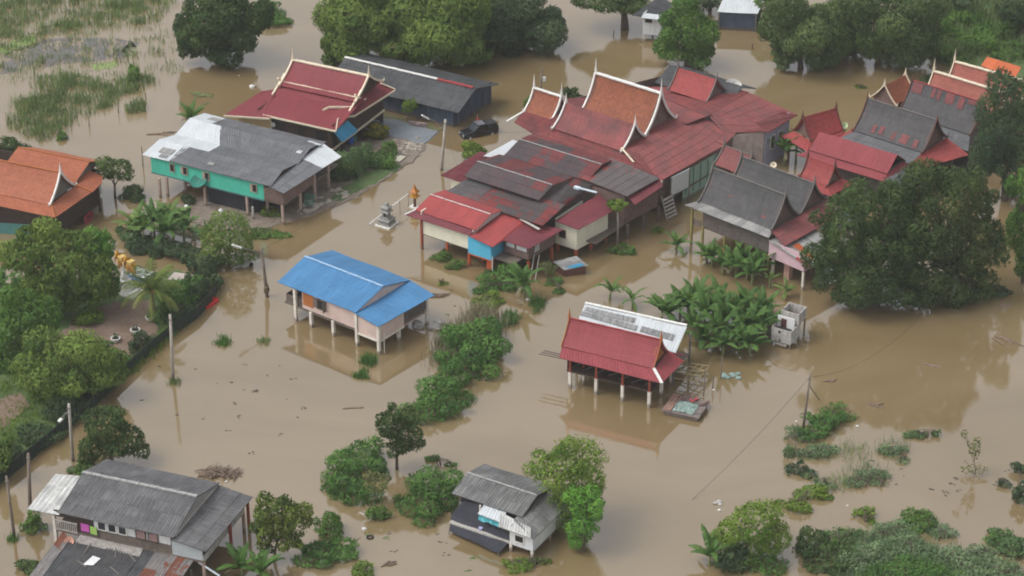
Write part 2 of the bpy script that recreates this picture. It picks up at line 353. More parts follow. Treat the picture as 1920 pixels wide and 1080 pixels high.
class House:
    def __init__(s, name, label, cat, A, B, ze, group=None, dz=0):
        s.dz = dz; ze = ze+dz
        a = at(*A, ze); b = at(*B, ze); d = (b-a)[:2]; s.L = hypot(*d); s.u = d/s.L; s.vv = np.array([-s.u[1], s.u[0]]); s.o = a[:2]; s.ze = ze
        s.root = empty(name, (a[0], a[1], dz), atan2(s.u[1], s.u[0]), label, cat, group)
    def l(s, x, y, z):
        q = at(x, y, z+s.dz)[:2]-s.o; return (float(q@s.u), float(q@s.vv), z)
    def w(s, u, v, z): q = s.o+s.u*u+s.vv*v; return np.array([q[0], q[1], z+s.dz])
    def panel(s, pts, m, style='metal', name='roof_panel', px=False, parent=None, **kw):
        if px: pts = [s.l(*p) for p in pts]
        return roof_panel(name, *pts, m, parent or s.root, style, **kw)
    def wall(s, p, q, z0, z1, m, th=.12, name='wall', slats=0):
        b = MB(); P = np.array([p[0], p[1], 0.]); Q = np.array([q[0], q[1], 0.])
        if slats:
            k = max(1, int((z1-z0)/slats))
            for i in range(k):
                za = z0+(z1-z0)*i/k; zb = z0+(z1-z0)*(i+1)/k-.012; t2 = th+random.uniform(-.015, .015)
                b.beam(P+(0, 0, (za+zb)/2), Q+(0, 0, (za+zb)/2), t2, zb-za)
        else: b.beam(P+(0, 0, (z0+z1)/2), Q+(0, 0, (z0+z1)/2), th, z1-z0)
        return b.ob(name, m, s.root)
    def box(s, name, x0, x1, y0, y1, z0, z1, m, parent=None): return MB().box(x0, x1, y0, y1, z0, z1).ob(name, m, parent or s.root)
    def posts(s, pts, z1, m, r=.12, z0=None, px=True, upper=None, zc=1.9, zg=0):
        z0 = -.6-s.dz if z0 is None else z0
        for p in pts:
            if px: q = s.l(p[0], p[1], zg-s.dz)
            else: q = (p[0], p[1], 0)
            zt = p[2] if len(p) > 2 else z1
            if upper:
                o = MB().box(q[0]-r, q[0]+r, q[1]-r, q[1]+r, z0, zc).ob('post', m, s.root)
                MB().box(q[0]-r*.7, q[0]+r*.7, q[1]-r*.7, q[1]+r*.7, zc, zt).ob('post_top', upper, o)
            else: MB().box(q[0]-r, q[0]+r, q[1]-r, q[1]+r, z0, zt).ob('post', m, s.root)
    def window(s, u, v, z0, w, h, face='f', fm=None, pm=None, name='window', shut=None):
        fm = fm or WOODM; pm = pm or BLACK; b = MB(); t = .07
        def bx(a0, a1, d0, d1, z0_, z1_):
            if face == 'f': b.box(u+a0, u+a1, v-d1, v-d0, z0_, z1_)
            else: b.box(u+d0, u+d1, v+a0, v+a1, z0_, z1_)
        bx(-t, 0, 0, .1, z0-t, z0+h+t); bx(w, w+t, 0, .1, z0-t, z0+h+t); bx(0, w, 0, .1, z0-t, z0); bx(0, w, 0, .1, z0+h, z0+h+t)
        if shut: bx(-t-w*.55, -t-.02, .02, .06, z0-.05, z0+h+.05)
        o = b.ob(name, fm, s.root); b = MB()
        bx(0, w, 0, .07, z0, z0+h); b.ob('pane', pm, o); return o
    def patch(s, u0, u1, v0, vr, ze, zr, sag, s0, s1, t0, t1, m):
        def f(q, t):
            n = np.array([0, -(zr-ze), vr-v0]); n = n/np.linalg.norm(n); n = n if n[2] > 0 else -n
            return np.array([u0+(u1-u0)*q, v0+(vr-v0)*t, ze+(zr-ze)*t])-n*(sag*.55*4*t*(1-t)-.05)
        return s.panel([f(s0, t0), f(s1, t0), f(s1, t1), f(s0, t1)], m, 'tile', name='patch_sheet', wob=0, th=.02)
    def ridge(s, p, q, m, r=.13, parent=None):
        b = MB(); p = np.array(p, float); q = np.array(q, float); k = max(2, int(np.linalg.norm(q-p)/.9))
        for i in range(k):
            a0 = p+(q-p)*i/k; a1 = p+(q-p)*((i+.96)/k); dz = (0, 0, .012*(i % 2)+random.uniform(0, .012)); b.beam(a0+dz, a1+dz, r*2, r*.7)
        return b.ob('ridge_cap', m, parent or s.root)
    def trim(s, u, v0, v1, vr, ze, zr, m, sag, w=.16, h=.3, finial=1.0, tails=True, lean=0, fm=None):
        b = MB(); K = 10
        for va in (v0, v1):
            e = np.array([u, va, ze]); r = np.array([u, vr, zr]); n = np.array([0, -(zr-ze)*np.sign(vr-va), abs(vr-va)]); n = n/np.linalg.norm(n)
            w2 = w*.8; h2 = h*.72; pts = [e+(r-e)*t-n*sag*4*t*(1-t)+n*.1 for t in np.linspace(-.03, 1, K)]
            for i in range(K-1): b.beam(pts[i], pts[i+1]+(pts[i+1]-pts[i])*.06, w2, h2, up=n)
            if tails:
                d = np.array([0, np.sign(va-vr), 0]); q = pts[0]
                b.tube([q, q+d*.14+(0, 0, .04), q+d*.2+(0, 0, .24), q+d*.14+(0, 0, .42)], [.1, .09, .05, .015], 6)
        o = b.ob('bargeboard', m, s.root)
        if finial:
            f = finial; a = np.array([u, vr, zr]); b = MB(); dl = lean
            b.tube([a+(0, 0, -.1), a+(dl*.05, 0, .3*f), a+(dl*.02, 0, .7*f), a+(dl*.16, 0, 1.1*f), a+(dl*.26, 0, 1.55*f)], [.15, .15, .09, .05, .012], 7)
            b.ob('finial', fm or m, o)
        return o
    def gable(s, u0, u1, v0, v1, ze, zr, m, style='metal', vr=None, ze1=None, sag=0, cap=None, capr=.13, gw=None, th_=None, thf=1.0, m2=None, gins=.35, per=None, trimw=.16, trimh=.3, gname='gable_wall', tails=True, lean=0):
        vr = (v0+v1)/2 if vr is None else vr; ze1 = ze if ze1 is None else ze1
        sag = sag*.55; a = s.panel([(u0, v0, ze), (u1, v0, ze), (u1, vr, zr), (u0, vr, zr)], m, style, sag=sag, per=per)
        s.panel([(u1, v1, ze1), (u0, v1, ze1), (u0, vr, zr), (u1, vr, zr)], m2 or m, style, sag=sag, per=per)
        if cap: s.ridge((u0, vr, zr+.04), (u1, vr, zr+.04), cap, capr, a)
        if gw:
            for uu in (u0+gins, u1-gins):
                k = .93; P = []
                for t in np.linspace(0, 1, 7): P.append((v0+(vr-v0)*t, ze+(zr-ze)*t-sag*4*t*(1-t)*1.15-.1))
                for t in np.linspace(1, 0, 7)[1:]: P.append((v1+(vr-v1)*t, ze1+(zr-ze1)*t-sag*4*t*(1-t)*1.15-.1))
                n = len(P); V = [(uu-.04, p[0], p[1]) for p in P]+[(uu+.04, p[0], p[1]) for p in P]
                MB().add(V, [tuple(range(n)), tuple(range(n, 2*n))[::-1]]+[(i, (i+1) % n, n+(i+1) % n, n+i) for i in range(n)]).ob(gname, gw, s.root)
        if th_:
            for uu in (u0, u1): s.trim(uu, v0, v1, vr, ze, zr, th_, sag, trimw, trimh, thf, tails, lean)
        return a

# ------------------------------------------------------------------ setting: flood water, bed, banks
def water():
    m, t, b = newmat('flood_water'); tc = t.nodes.new('ShaderNodeTexCoord').outputs['Object']
    mp = N(t, 'Mapping'); mp.inputs['Scale'].default_value = (.03, .055, 1); mp.inputs['Rotation'].default_value = (0, 0, .6); t.links.new(tc, mp.inputs[0])
    n = N(t, 'TexNoise', Scale=1.0, Detail=6.0, Distortion=1.2); t.links.new(mp.outputs[0], n.inputs['Vector'])
    c = mixc(t, mrange(t, n.outputs[0], .32, .68), (.184, .131, .062), (.232, .17, .09))
    f = mrange(t, noise(t, tc, .9, 6, .75), .64, .74, 0, .3)
    c = mixc(t, f, c, (.12, .085, .045))
    t.links.new(c, b.inputs['Base Color']); b.inputs['Roughness'].default_value = .035; b.inputs['IOR'].default_value = 2.45
    rp = mth(t, 'MULTIPLY', noise(t, tc, 1.9, 4), mrange(t, noise(t, tc, .05, 3), .4, .62, .3, 1.6))
    bp = N(t, 'Bump', Strength=.02, Distance=.2); t.links.new(rp, bp.inputs['Height']); t.links.new(bp.outputs[0], b.inputs['Normal'])
    MB().add([(-700, -150, 0), (700, -150, 0), (700, 1250, 0), (-700, 1250, 0)], [(0, 1, 2, 3)]).ob('flood_water', m)['kind'] = 'structure'
    MB().add([(-700, -150, -1.6), (700, -150, -1.6), (700, 1250, -1.6), (-700, 1250, -1.6)], [(0, 1, 2, 3)]).ob('ground', mat('river_mud', (.16, .11, .06)))['kind'] = 'structure'
water()
def groundmat(name, c1, c2, c3, s=.5, th=.5):
    m, t, b = newmat(name); tc = t.nodes.new('ShaderNodeTexCoord').outputs['Object']
    c = mixc(t, mrange(t, noise(t, tc, s, 6, .7), th-.1, th+.1), c1, c2)
    c = mixc(t, mrange(t, noise(t, tc, s*5, 5, .75), .52, .68, 0, .8), c, c3)
    c = mixc(t, 1.0, c, gray(t, mrange(t, noise(t, tc, s*16, 3), .2, .8, .7, 1.3)), 'MULTIPLY')
    t.links.new(c, b.inputs['Base Color']); b.inputs['Roughness'].default_value = .95
    bp = N(t, 'Bump', Strength=.5, Distance=.08); t.links.new(noise(t, tc, 4, 6, .7), bp.inputs['Height']); t.links.new(bp.outputs[0], b.inputs['Normal'])
    return m
SOIL = groundmat('brown_soil', (.2, .14, .105), (.155, .105, .075), (.25, .185, .145))
GRASSM = groundmat('garden_grass', (.05, .105, .025), (.085, .13, .04), (.13, .1, .07))
BANK = groundmat('muddy_bank', (.2, .165, .135), (.15, .115, .085), (.29, .255, .22), .6)
PAD = groundmat('wet_concrete', (.2, .225, .245), (.16, .18, .2), (.24, .25, .26), .4)
def land(name, poly, z, m, step=.6, jit=.35, skirt=.5):
    P = [at(x, y, z)[:2] for x, y in poly]; Q = []
    for i, p in enumerate(P):
        q = P[(i+1) % len(P)]; k = max(1, int(np.linalg.norm(q-p)/step))
        for j in range(k): Q.append(p+(q-p)*j/k+RNG.normal(0, jit*.35, 2))
    n = len(Q); c = sum(Q)/n
    V = [(q[0], q[1], z+random.uniform(-.02, .02)) for q in Q]; F_ = [tuple(range(n))]
    out = []
    for i, q in enumerate(Q):
        d = Q[(i+1) % n]-Q[i-1]; nn = np.array([d[1], -d[0]]); nn /= np.linalg.norm(nn)+1e-9
        a2 = sum(Q[k][0]*Q[(k+1) % n][1]-Q[(k+1) % n][0]*Q[k][1] for k in range(n)); nn *= 1 if a2 > 0 else -1
        w = random.uniform(.5, 1.2)*skirt; out.append((q[0]+nn[0]*w, q[1]+nn[1]*w, -.35))
    V += out; F_ += [(i, n+i, n+(i+1) % n, (i+1) % n) for i in range(n)]
    o = MB().add(V, F_).ob(name, m); o['kind'] = 'structure'; return o
land('garden_ground', [(-90, 640), (-40, 540), (120, 520), (205, 548), (262, 520), (330, 505), (380, 530), (400, 552), (370, 590), (318, 628), (272, 667), (235, 702), (176, 757), (90, 832), (0, 902), (-90, 970)], .16, GRASSM)
land('bare_soil', [(95, 640), (150, 590), (210, 568), (285, 560), (300, 600), (290, 640), (230, 690), (170, 700), (110, 680)], .185, SOIL, skirt=.1)
land('bare_soil', [(-60, 790), (-10, 752), (40, 735), (55, 760), (10, 800), (-50, 840)], .185, SOIL, skirt=.1)
land('bank', [(322, 385), (420, 352), (560, 320), (640, 275), (700, 255), (760, 258), (800, 272), (775, 300), (705, 345), (652, 377), (575, 404), (500, 426), (420, 430), (352, 415)], .12, BANK)
land('concrete_pad', [(668, 236), (704, 220), (740, 224), (822, 246), (793, 270), (752, 258), (700, 250)], .15, PAD, jit=.12)
land('grass_verge', [(610, 375), (660, 340), (735, 300), (752, 312), (700, 345), (640, 375)], .15, GRASSM)
land('grass_verge', [(700, 222), (720, 210), (790, 230), (830, 238), (822, 246), (760, 230)], .12, groundmat('verge', (.15, .12, .07), (.09, .12, .04), (.2, .16, .1)))
land('far_bank', [(1745, 105), (1735, 60), (1800, 20), (1830, -40), (2050, -40), (2050, 200), (1900, 150), (1810, 128)], .25, GRASSM)

# ------------------------------------------------------------------ houses
def house_blue():
    h = House('stilt_house', 'pale pink stilt house with a bright blue metal roof standing in open flood water', 'house', (521.1, 528.9), (664.9, 585.6), 2.85, dz=1.1)
    a = h.gable(-.1, 10.45, 0, 8.6, 2.85, 3.95, R_BLUE, cap=mat('pale_blue_cap', (.3, .45, .62), .6, .3, 3), capr=.11)
    h.panel([(13.45, -.05, 2.3), (13.8, 8.35, 2.3), (10.15, 8.6, 2.82), (10.15, .02, 2.78)], R_BLUE)
    zf = .65
    h.wall((3.0, .35), (10.35, .35), zf+.1, 2.85, PINKW); h.wall((10.3, .6), (10.3, 8.1), zf, 2.8, PINKW); MB().add([(10.25, .5, 2.75), (10.25, 8.2, 2.75), (10.25, 4.3, 3.82), (10.35, .5, 2.75), (10.35, 8.2, 2.75), (10.35, 4.3, 3.82)], [(0, 1, 2), (3, 5, 4), (0, 2, 5, 3)]).ob('gable_wall', PINKW, h.root); h.wall((10.4, 8.1), (.6, 8.1), zf, 2.8, WOODM); h.wall((3.0, 8.0), (3.0, .6), zf, 2.85, PINKW)
    h.wall((.55, 8.0), (.55, 4.2), zf, 2.0, WOODM, slats=.2)
    h.box('floor', .5, 10.4, .3, 8.15, zf-.18, zf, WOODM)
    h.wall((10.5, .3), (13.2, .3), .45, 2.35, PINKW); h.wall((13.2, .35), (13.2, 4.1), .45, 2.3, PINKW); h.wall((13.2, 4.15), (13.2, 7.95), .8, 1.9, WOODG, slats=.2); h.wall((10.5, 8.0), (13.2, 8.0), .45, 2.4, WOODG)
    h.box('floor', 10.45, 13.2, .35, 8.0, .32, .44, POSTP)
    h.wall((.55, .55), (3.0, .55), zf, zf+.85, WOODM, .06, 'balcony_rail', .16)
    h.wall((.55, .6), (.55, 4.0), zf, zf+.85, WOODM, .06, 'balcony_rail', .16)
    h.window(5.1, .3, 1.45, .95, 1.0, shut=True); h.box('door_leaf', 3.15, 4.5, .24, .28, 1.2, 2.75, ORTRIM)
    h.box('shutter', 6.2, 6.24, -.2, .28, 1.4, 2.55, WOODM)
    h.posts([(2.07, .25, 2.7), (4.14, .28, zf), (7.13, .28, zf), (10.3, .26, 2.7), (12.95, 3.6, .4), (13.15, .28, 2.2), (13.2, 7.8, 2.2)], zf, POSTW, .15, px=False)
    h.posts([(.6, 4, .5), (.6, 7.9, 2.6), (4.5, 4.2, .5), (7.5, 4.2, .5), (10.3, 4.2, .5), (4.5, 8, .5), (7.5, 8, .5), (10.3, 8, .5)], .5, POSTW, .13, px=False)
    MB().tube([(13.4, .8, -1.6), (13.4, .8, 1.2)], .05).ob('drain_pipe', WHITE, h.root)
    h.box('edge_beam', 10.45, 13.2, .16, .23, .3, .5, POSTW); h.box('edge_beam', 13.27, 13.34, .4, 4.1, .3, .5, POSTW)
house_blue()
def house_lower():
    h = House('stilt_house', 'wooden house with a ribbed grey roof, white shed roof and rusty lean-to below', 'house', (107.6, 961.1), (324.1, 1008.1), 3.6, dz=.7)
    h.gable(0, 11.25, 0, 9.0, 3.6, 4.85, R_OLD, 'corr', vr=4.75, cap=mat('pale_ridge_mortar', (.3, .3, .29), .9, .4, 4), capr=.16, per=.26)
    h.panel([(-3.05, .1, 3.2), (.1, .05, 3.35), (.1, 5.5, 3.95), (-3.05, 5.2, 3.75)], R_PALE, 'corr', per=.5)
    h.panel([(14.2, .15, 2.75), (14.4, 9.2, 2.75), (11.0, 9.0, 3.4), (11.0, .0, 3.4)], R_OLD, 'corr', per=.26)
    h.wall((11.15, .5), (11.15, 8.6), 3.4, 3.7, CONC)
    MB().add([(11.1, .3, 3.5), (11.1, 8.8, 3.5), (11.1, 4.75, 4.7), (11.18, .3, 3.5), (11.18, 8.8, 3.5), (11.18, 4.75, 4.7)], [(0, 1, 2), (3, 5, 4), (0, 2, 5, 3), (1, 4, 5, 2)]).ob('gable_wall', mat('pale_board', (.3, .28, .26), .9, .2), h.root)
    v = .45; zf = 1.55
    h.wall((-.6, v), (3.3, v), 2.9, 3.5, WOOD); h.wall((3.3, v), (10.7, v), 2.45, 3.5, WHITEW); h.wall((1.7, v+.05), (10.9, v+.05), zf, 2.45, WOODM, .1, 'plank_wall', .18)
    h.wall((1.65, v), (3.25, v), zf+.2, 2.9, WOOD); h.wall((10.8, v), (13.7, v), zf-.2, 2.9, mat('pale_blue_grey_wall', (.42, .46, .47), .8, .15, 1.5)); h.wall((13.75, v), (13.75, 8.5), zf-.2, 2.0, CONC)
    h.wall((-.6, 8.2), (11, 8.2), zf, 3.4, WOODM); h.wall((1.7, v), (1.7, 8.2), zf, 3.4, WOOD); h.wall((-.7, 5), (-.7, 8.2), zf, 3.2, WOOD)
    h.wall((11.0, .6), (11.0, 8.2), zf, 3.4, WOODM)
    h.box('floor', -.75, 13.8, .3, 8.3, zf-.2, zf-.02, WOODM)
    b = MB()
    for i in range(12): b.box(-.6+i*.19, -.53+i*.19, .3, .36, zf, zf+.95)
    b.box(-.7, 1.65, .29, .37, zf+.95, zf+1.05); b.box(-.7, 1.65, .29, .37, zf+.02, zf+.1); b.ob('balcony_rail', PALETRIM, h.root)
    for u in (3.75, 4.75, 5.75): h.window(u, v-.06, 2.55, .7, .75, fm=WHITE, pm=GLASS)
    for u in (7.45, 8.65): h.window(u, v-.06, 2.5, .85, .8, fm=WOOD, pm=mat('curtain_behind_glass', (.3, .2, .18), .3, .3, 3))
    for u in (6.6, 6.85, 7.1, 9.75, 10.2): h.box('louvre', u, u+.08, v-.1, v-.06, 2.5, 3.4, WHITE)
    h.posts([(-.65, .42)], 3.0, POSTW, .13, px=False); h.posts([(14.0, 5.2, 2.7), (14.0, 8.8, 2.7)], 2.7, POSTRU, .11, px=False)
    h.posts([(10.9, .5), (13.7, .5), (13.7, 8.4), (11, 8.2), (8, 8.2), (5, 8.2), (2, 8.2), (-.6, 8.2), (11, 4.4), (8, 4.4)], 1.4, POSTP, .12, px=False)
    # lean-to roof in front, patched from many sheets
    for (x0, x1, m, z1, z0) in ((.2, 1.35, R_IRON, 1.5, .75), (1.3, 2.3, R_GREY_SHED, 1.42, .72), (2.25, 5.0, R_DARK, 1.40, .70), (4.95, 8.2, R_DARK, 1.43, .73), (8.1, 9.3, R_GREY_SHED, 1.47, .77), (9.2, 10.6, R_IRON, 1.45, .75), (10.5, 12.9, R_IRON, 1.48, .78)):
        h.panel([(x0, -5.8, z0), (x1, -5.8, z0), (x1, .3 if x0 > 8 else -.6, z1), (x0, .3 if x0 < 1.3 or x0 > 8 else -.6, z1)], m, 'corr', per=.25, name='lean_to_panel')
    h.panel([(1.9, -.75, 1.42), (8.2, -.75, 1.42), (8.0, .36, 1.5), (1.9, .36, 1.5)], mat('cement_gutter', (.3, .28, .26), .9, .4, 2, dirt=(.14, .12, .11)), 'flat', name='gutter_slab')
    b = MB()
    for i in range(5):
        p = (random.uniform(2, 9), random.uniform(-3.8, -.9), 1.28); a = random.uniform(0, 3)
        p = (p[0], p[1], 1.5+.117*p[1]+.02); b.beam(p, (p[0]+1.3*cos(a), p[1]+1.3*sin(a), p[2]+.117*1.3*sin(a)+.02), .09, .07)
    b.ob('roof_batten', GREYTRIM, h.root)
    b = MB().add([(4.0, -3.2, 1.17), (4.9, -3.0, 1.2), (5.1, -2.0, 1.31), (4.3, -1.9, 1.33)], [(0, 1, 2, 3)]); b.ob('patch_sheet', WHITEW, h.root)
    h.posts([(.4, -5.6), (6, -5.6), (12.7, -5.6), (12.7, 0)], .75, WOODM, .07, px=False)
    q = h.l(372, 1054, 1.2); q2 = h.l(412, 1080, .3); MB().tube([q, q2], .09).ob('gutter_pipe', TILEBL, h.root)
    c = MB(); c.box(2.5, 3.3, v-.2, v-.17, 2.0, 2.8); tag_c = c.ob('hanging_cloth', MAG); tag_c.parent = None
    for nm, o_, mt, x0, lb in (('hanging_cloth', tag_c, MAG, 0, 'magenta cloth hanging on the dark wall of the grey ribbed house'),):
        o_.location = h.root.location; o_.rotation_euler = h.root.rotation_euler; tag(o_, lb, 'cloth')
    c = MB().box(3.4, 4.05-.0, v-.2, v-.17, 1.9, 2.7).ob('hanging_cloth', LIME); c.location = h.root.location; c.rotation_euler = h.root.rotation_euler
    for ob_ in (tag_c, c): ob_.location[0] -= .45*h.u[0]; ob_.location[1] -= .45*h.u[1]
    tag(c, 'lime green cloth hanging beside the magenta one', 'cloth')
    return h
H14 = house_lower()
def hut():
    h = House('stilt_hut', 'small white walled hut with mossy ribbed roof and black net apron', 'house', (846.7, 925), (976.7, 968.3), 2.1, dz=.9)
    h.gable(0, 7.25, 0, 5.6, 2.1, 2.75, R_HUT, 'corr', vr=2.7, cap=R_HUT and mat('pale_ridge_mortar', (.3, .3, .29)), capr=.1, per=.28)
    h.panel([(9.45, -1.75, 1.5), (9.4, 5.2, 1.5), (7.05, 5.6, 2.15), (6.75, -.6, 2.0)], R_HUT, 'corr', per=.28)
    h.panel([(5.9, -1.75, 1.62), (9.2, -1.8, 1.56), (8.6, -.75, 1.86), (5.2, -.2, 2.02)], R_PALE, 'corr', per=.28, name='pale_roof_sheet')
    h.panel([(3.3, -.95, 1.6), (5.9, -1.1, 1.6), (5.6, .15, 1.98), (3.3, .1, 1.98)], R_WHITE, 'corr', per=.3, name='awning_sheet')
    zf = -.05
    h.wall((6.85, -1.35), (9.2, -1.35), zf, 1.5, WHITEW); h.wall((9.15, -1.35), (9.15, 4.9), zf, 1.42, WHITEW); h.wall((9.1, 4.9), (.5, 5.1), zf, 1.9, WHITEW); h.wall((6.85, -1.3), (6.85, .3), zf, 1.9, WHITEW)
    h.wall((.5, .9), (6.85, .9), zf, 2.15, NETW); h.wall((.5, .9), (.5, 5.1), zf, 2.1, NETW)
    h.box('floor', .5, 9.2, -1.3, 5.0, zf-.15, zf, CONC)
    h.window(7.45, -1.42, .5, .8, .65, fm=WHITE)
    h.posts([(9.05, -1.25), (6.9, -1.25), (9.05, 4.8)], zf, POSTW, .12, px=False); h.posts([(9.05, 1.8), (6.8, 4.8), (3, 1), (3, 5), (.6, 5)], zf, POSTP, .11, px=False)
    h.posts([(3.15, -.3)], 2.1, POSTW, .06, px=False)
    # net apron
    P = [h.l(*p) for p in ((868, 940, 1.5), (908, 960, 1.5), (906, 985, 0), (957, 1012, 0), (934, 1037, -.5), (842, 995, -.5), (846, 965, .2))]
    g = MB(); n = 9
    ring = [(0, 6), (1, 5)]
    A_, B_, C_, D_ = P[0], P[1], P[4], P[5]
    V = []; 
    for i in range(n+1):
        for j in range(n+1):
            s, t = i/n, j/n
            p0 = np.array(P[6])*(1-s)+np.array(P[3])*s; p1 = np.array(P[5])*(1-s)+np.array(P[4])*s; p = p0*(1-t)+p1*t
            V.append((p[0], p[1], p[2]-.25*4*t*(1-t)*.4+.05*sin(s*9)*sin(t*5)))
    g.add(V, [(i*(n+1)+j, (i+1)*(n+1)+j, (i+1)*(n+1)+j+1, i*(n+1)+j+1) for i in range(n) for j in range(n)]); g.ob('net_apron', NETW, h.root)
    g = MB(); V = []
    for i in range(n+1):
        for j in range(n+1):
            s, t = i/n, j/n
            p0 = np.array(P[0])*(1-s)+np.array((3.3, .5, 1.9))*s; p1 = np.array(P[6])*(1-s)+np.array(P[3])*s; p = p0*(1-t)+p1*t
            V.append((p[0], p[1], p[2]+.06*sin(s*11+t*3)))
    g.add(V, [(i*(n+1)+j, (i+1)*(n+1)+j, (i+1)*(n+1)+j+1, i*(n+1)+j+1) for i in range(n) for j in range(n)]); g.ob('net_curtain', NETW, h.root)
    for p in (P[5], P[4], P[3]): MB().tube([(p[0], p[1], -1.4), p], .04).ob('pole_prop', GREYTRIM, h.root)
    b = MB(); V = []
    for i in range(13):
        for j in range(5): V.append((3.35+i*.21, -.72+.05*sin(i*1.7)-.06*j, 1.55-j*.14-.07*sin(i*.9)))
    b.add(V, [(i*5+j, (i+1)*5+j, (i+1)*5+j+1, i*5+j+1) for i in range(12) for j in range(4)]); o = b.ob('hanging_cloth', AQUA); o.location = h.root.location; o.rotation_euler = h.root.rotation_euler
    tag(o, 'aqua patterned cloth hanging under the awning of the white hut', 'cloth')
    o = MB().tier([(.13, 0), (.16, .1), (.2, .22)], False, 12).ob('basin', mat('lilac_plastic', (.4, .4, .62), .5, .1)); w = h.w(3.55, -.9, zf); o.location = w; tag(o, 'small lilac basin on the hut ledge below the aqua cloth', 'basin')
    h.box('ledge', 3.2, 6.8, -1.15, .9, zf-.1, zf-.01, WOODM)
hut()
def sala():
    h = House('open_pavilion', 'red tiled open pavilion on white posts with a silver shed roof behind', 'pavilion', (1053.3, 648.3), (1230, 691.7), 3.75, dz=.3)
    sg = .3
    h.gable(0, 9.75, -.05, 3.45, 3.75, 6.0, R_TILE and R_RED2, 'tile', sag=sg, th_=ORTRIM, thf=.75, gw=ORTRIM, trimw=.1, trimh=.18, tails=False)
    h.ridge((0, 1.7, 6.05), (9.75, 1.7, 6.05), REDTRIM, .09)
    h.panel([(.3, -1.25, 3.15), (11.15, -1.3, 3.15), (9.9, .1, 3.72), (.0, .1, 3.72)], R_RED2)
    h.panel([(11.15, -1.3, 3.15), (11.45, 3.3, 3.15), (9.7, 3.4, 3.75), (9.85, .0, 3.72)], R_RED2)
    h.panel([(11.2, 4.6, 3.15), (.3, 4.6, 3.15), (.0, 3.4, 3.72), (9.75, 3.4, 3.72)], R_RED2)
    b = MB(); b.beam((9.75, -.05, 3.83), (11.18, -1.33, 3.22), .3, .06); b.ob('hip_flashing', WHITE, h.root)
    b = MB(); b.beam((9.75, 3.4, 3.8), (11.5, 3.3, 3.22), .16, .06); b.ob('hip_flashing', REDTRIM, h.root)
    h.box('floor', .8, 9.8, -.55, 4.2, 1.35, 1.5, WOOD)
    h.wall((.8, 4.1), (9.8, 4.1), 1.45, 3.3, WOODM); h.wall((.8, -.3), (.8, 4.1), 1.45, 2.4, WOOD, slats=.25)
    h.posts([(1.25, -.68), (4.03, -.66), (6.83, -.66), (9.65, -.66), (9.8, 2.0), (9.9, 4.3)], 3.3, POSTW, .14, upper=POSTRU, zc=1.45, px=False)
    h.posts([(2.1, .6)], 3.3, POSTW, .12, upper=POSTRU, zc=1.4, px=False); h.posts([(4, 3.9), (6.8, 3.9), (1.2, 3.9)], 1.35, POSTW, .12, px=False)
    b = MB()
    for k in range(7): b.beam((1+k*1.3, random.uniform(-.2, .3), 1.55), (2.2+k*1.3, random.uniform(1, 2), 1.6+random.random()*.3), .14, .1)
    b.ob('stored_plank', WOODM, h.root)
    # silver shed roof behind
    A_ = [h.l(1083, 603, 3.4), h.l(1266.7, 661.7, 3.4), h.l(1288.3, 611.7, 3.75), h.l(1097.3, 569.3, 3.75)]
    h.panel(A_, R_WHITE, name='shed_roof', per=.3)
    A_ = [np.array(a) for a in A_]
    def sub(s0, s1, t0, t1, m, dz=.06):
        f = lambda s, t: (A_[0]*(1-s)+A_[1]*s)*(1-t)+(A_[3]*(1-s)+A_[2]*s)*t+np.array([0, 0, dz])
        h.panel([f(s0, t0), f(s1, t0), f(s1, t1), f(s0, t1)], m, 'metal', per=.55, name='old_roof_sheet', wob=.03)
    sub(.02, .52, .62, .84, R_STRIP); sub(0, .56, .34, .56, R_STRIP, .1); sub(.6, .93, .36, .58, R_STRIP, .1)
    h.ridge(A_[3]+(0, 0, .1), A_[2]+(0, 0, .1), WHITE, .14)
    h.posts([(10.1, 4.2), (10.1, 8.4), (5, 8.6), (0, 8.6), (-.8, 5.4)], 3.4, GREYTRIM, .09, px=False)
    h.box('floor', -.5, 10.0, 4.7, 8.4, .9, 1.02, WOODM)
    b = MB()
    for k in range(3): b.beam((-2.3, .8-k*.55, 2.2+.1*k), (.9, .9-k*.5, 2.2+.1*k), .09, .09)
    b.ob('beam_end', WOODM, h.root)
    b = MB()
    for k in range(5): b.beam((10.1, 4.2+k*.8, .5+.25*(k % 2)), (12.6, 4.4+k*.75, .6+.2*(k % 3)), .1, .1)
    for k in range(3): b.beam((11.2+.6*k, 4.3, .5), (11.4+.6*k, 7.5, .7), .08, .08)
    b.ob('bamboo_frame', mat('bamboo', (.3, .24, .13), .8), h.root)
sala()
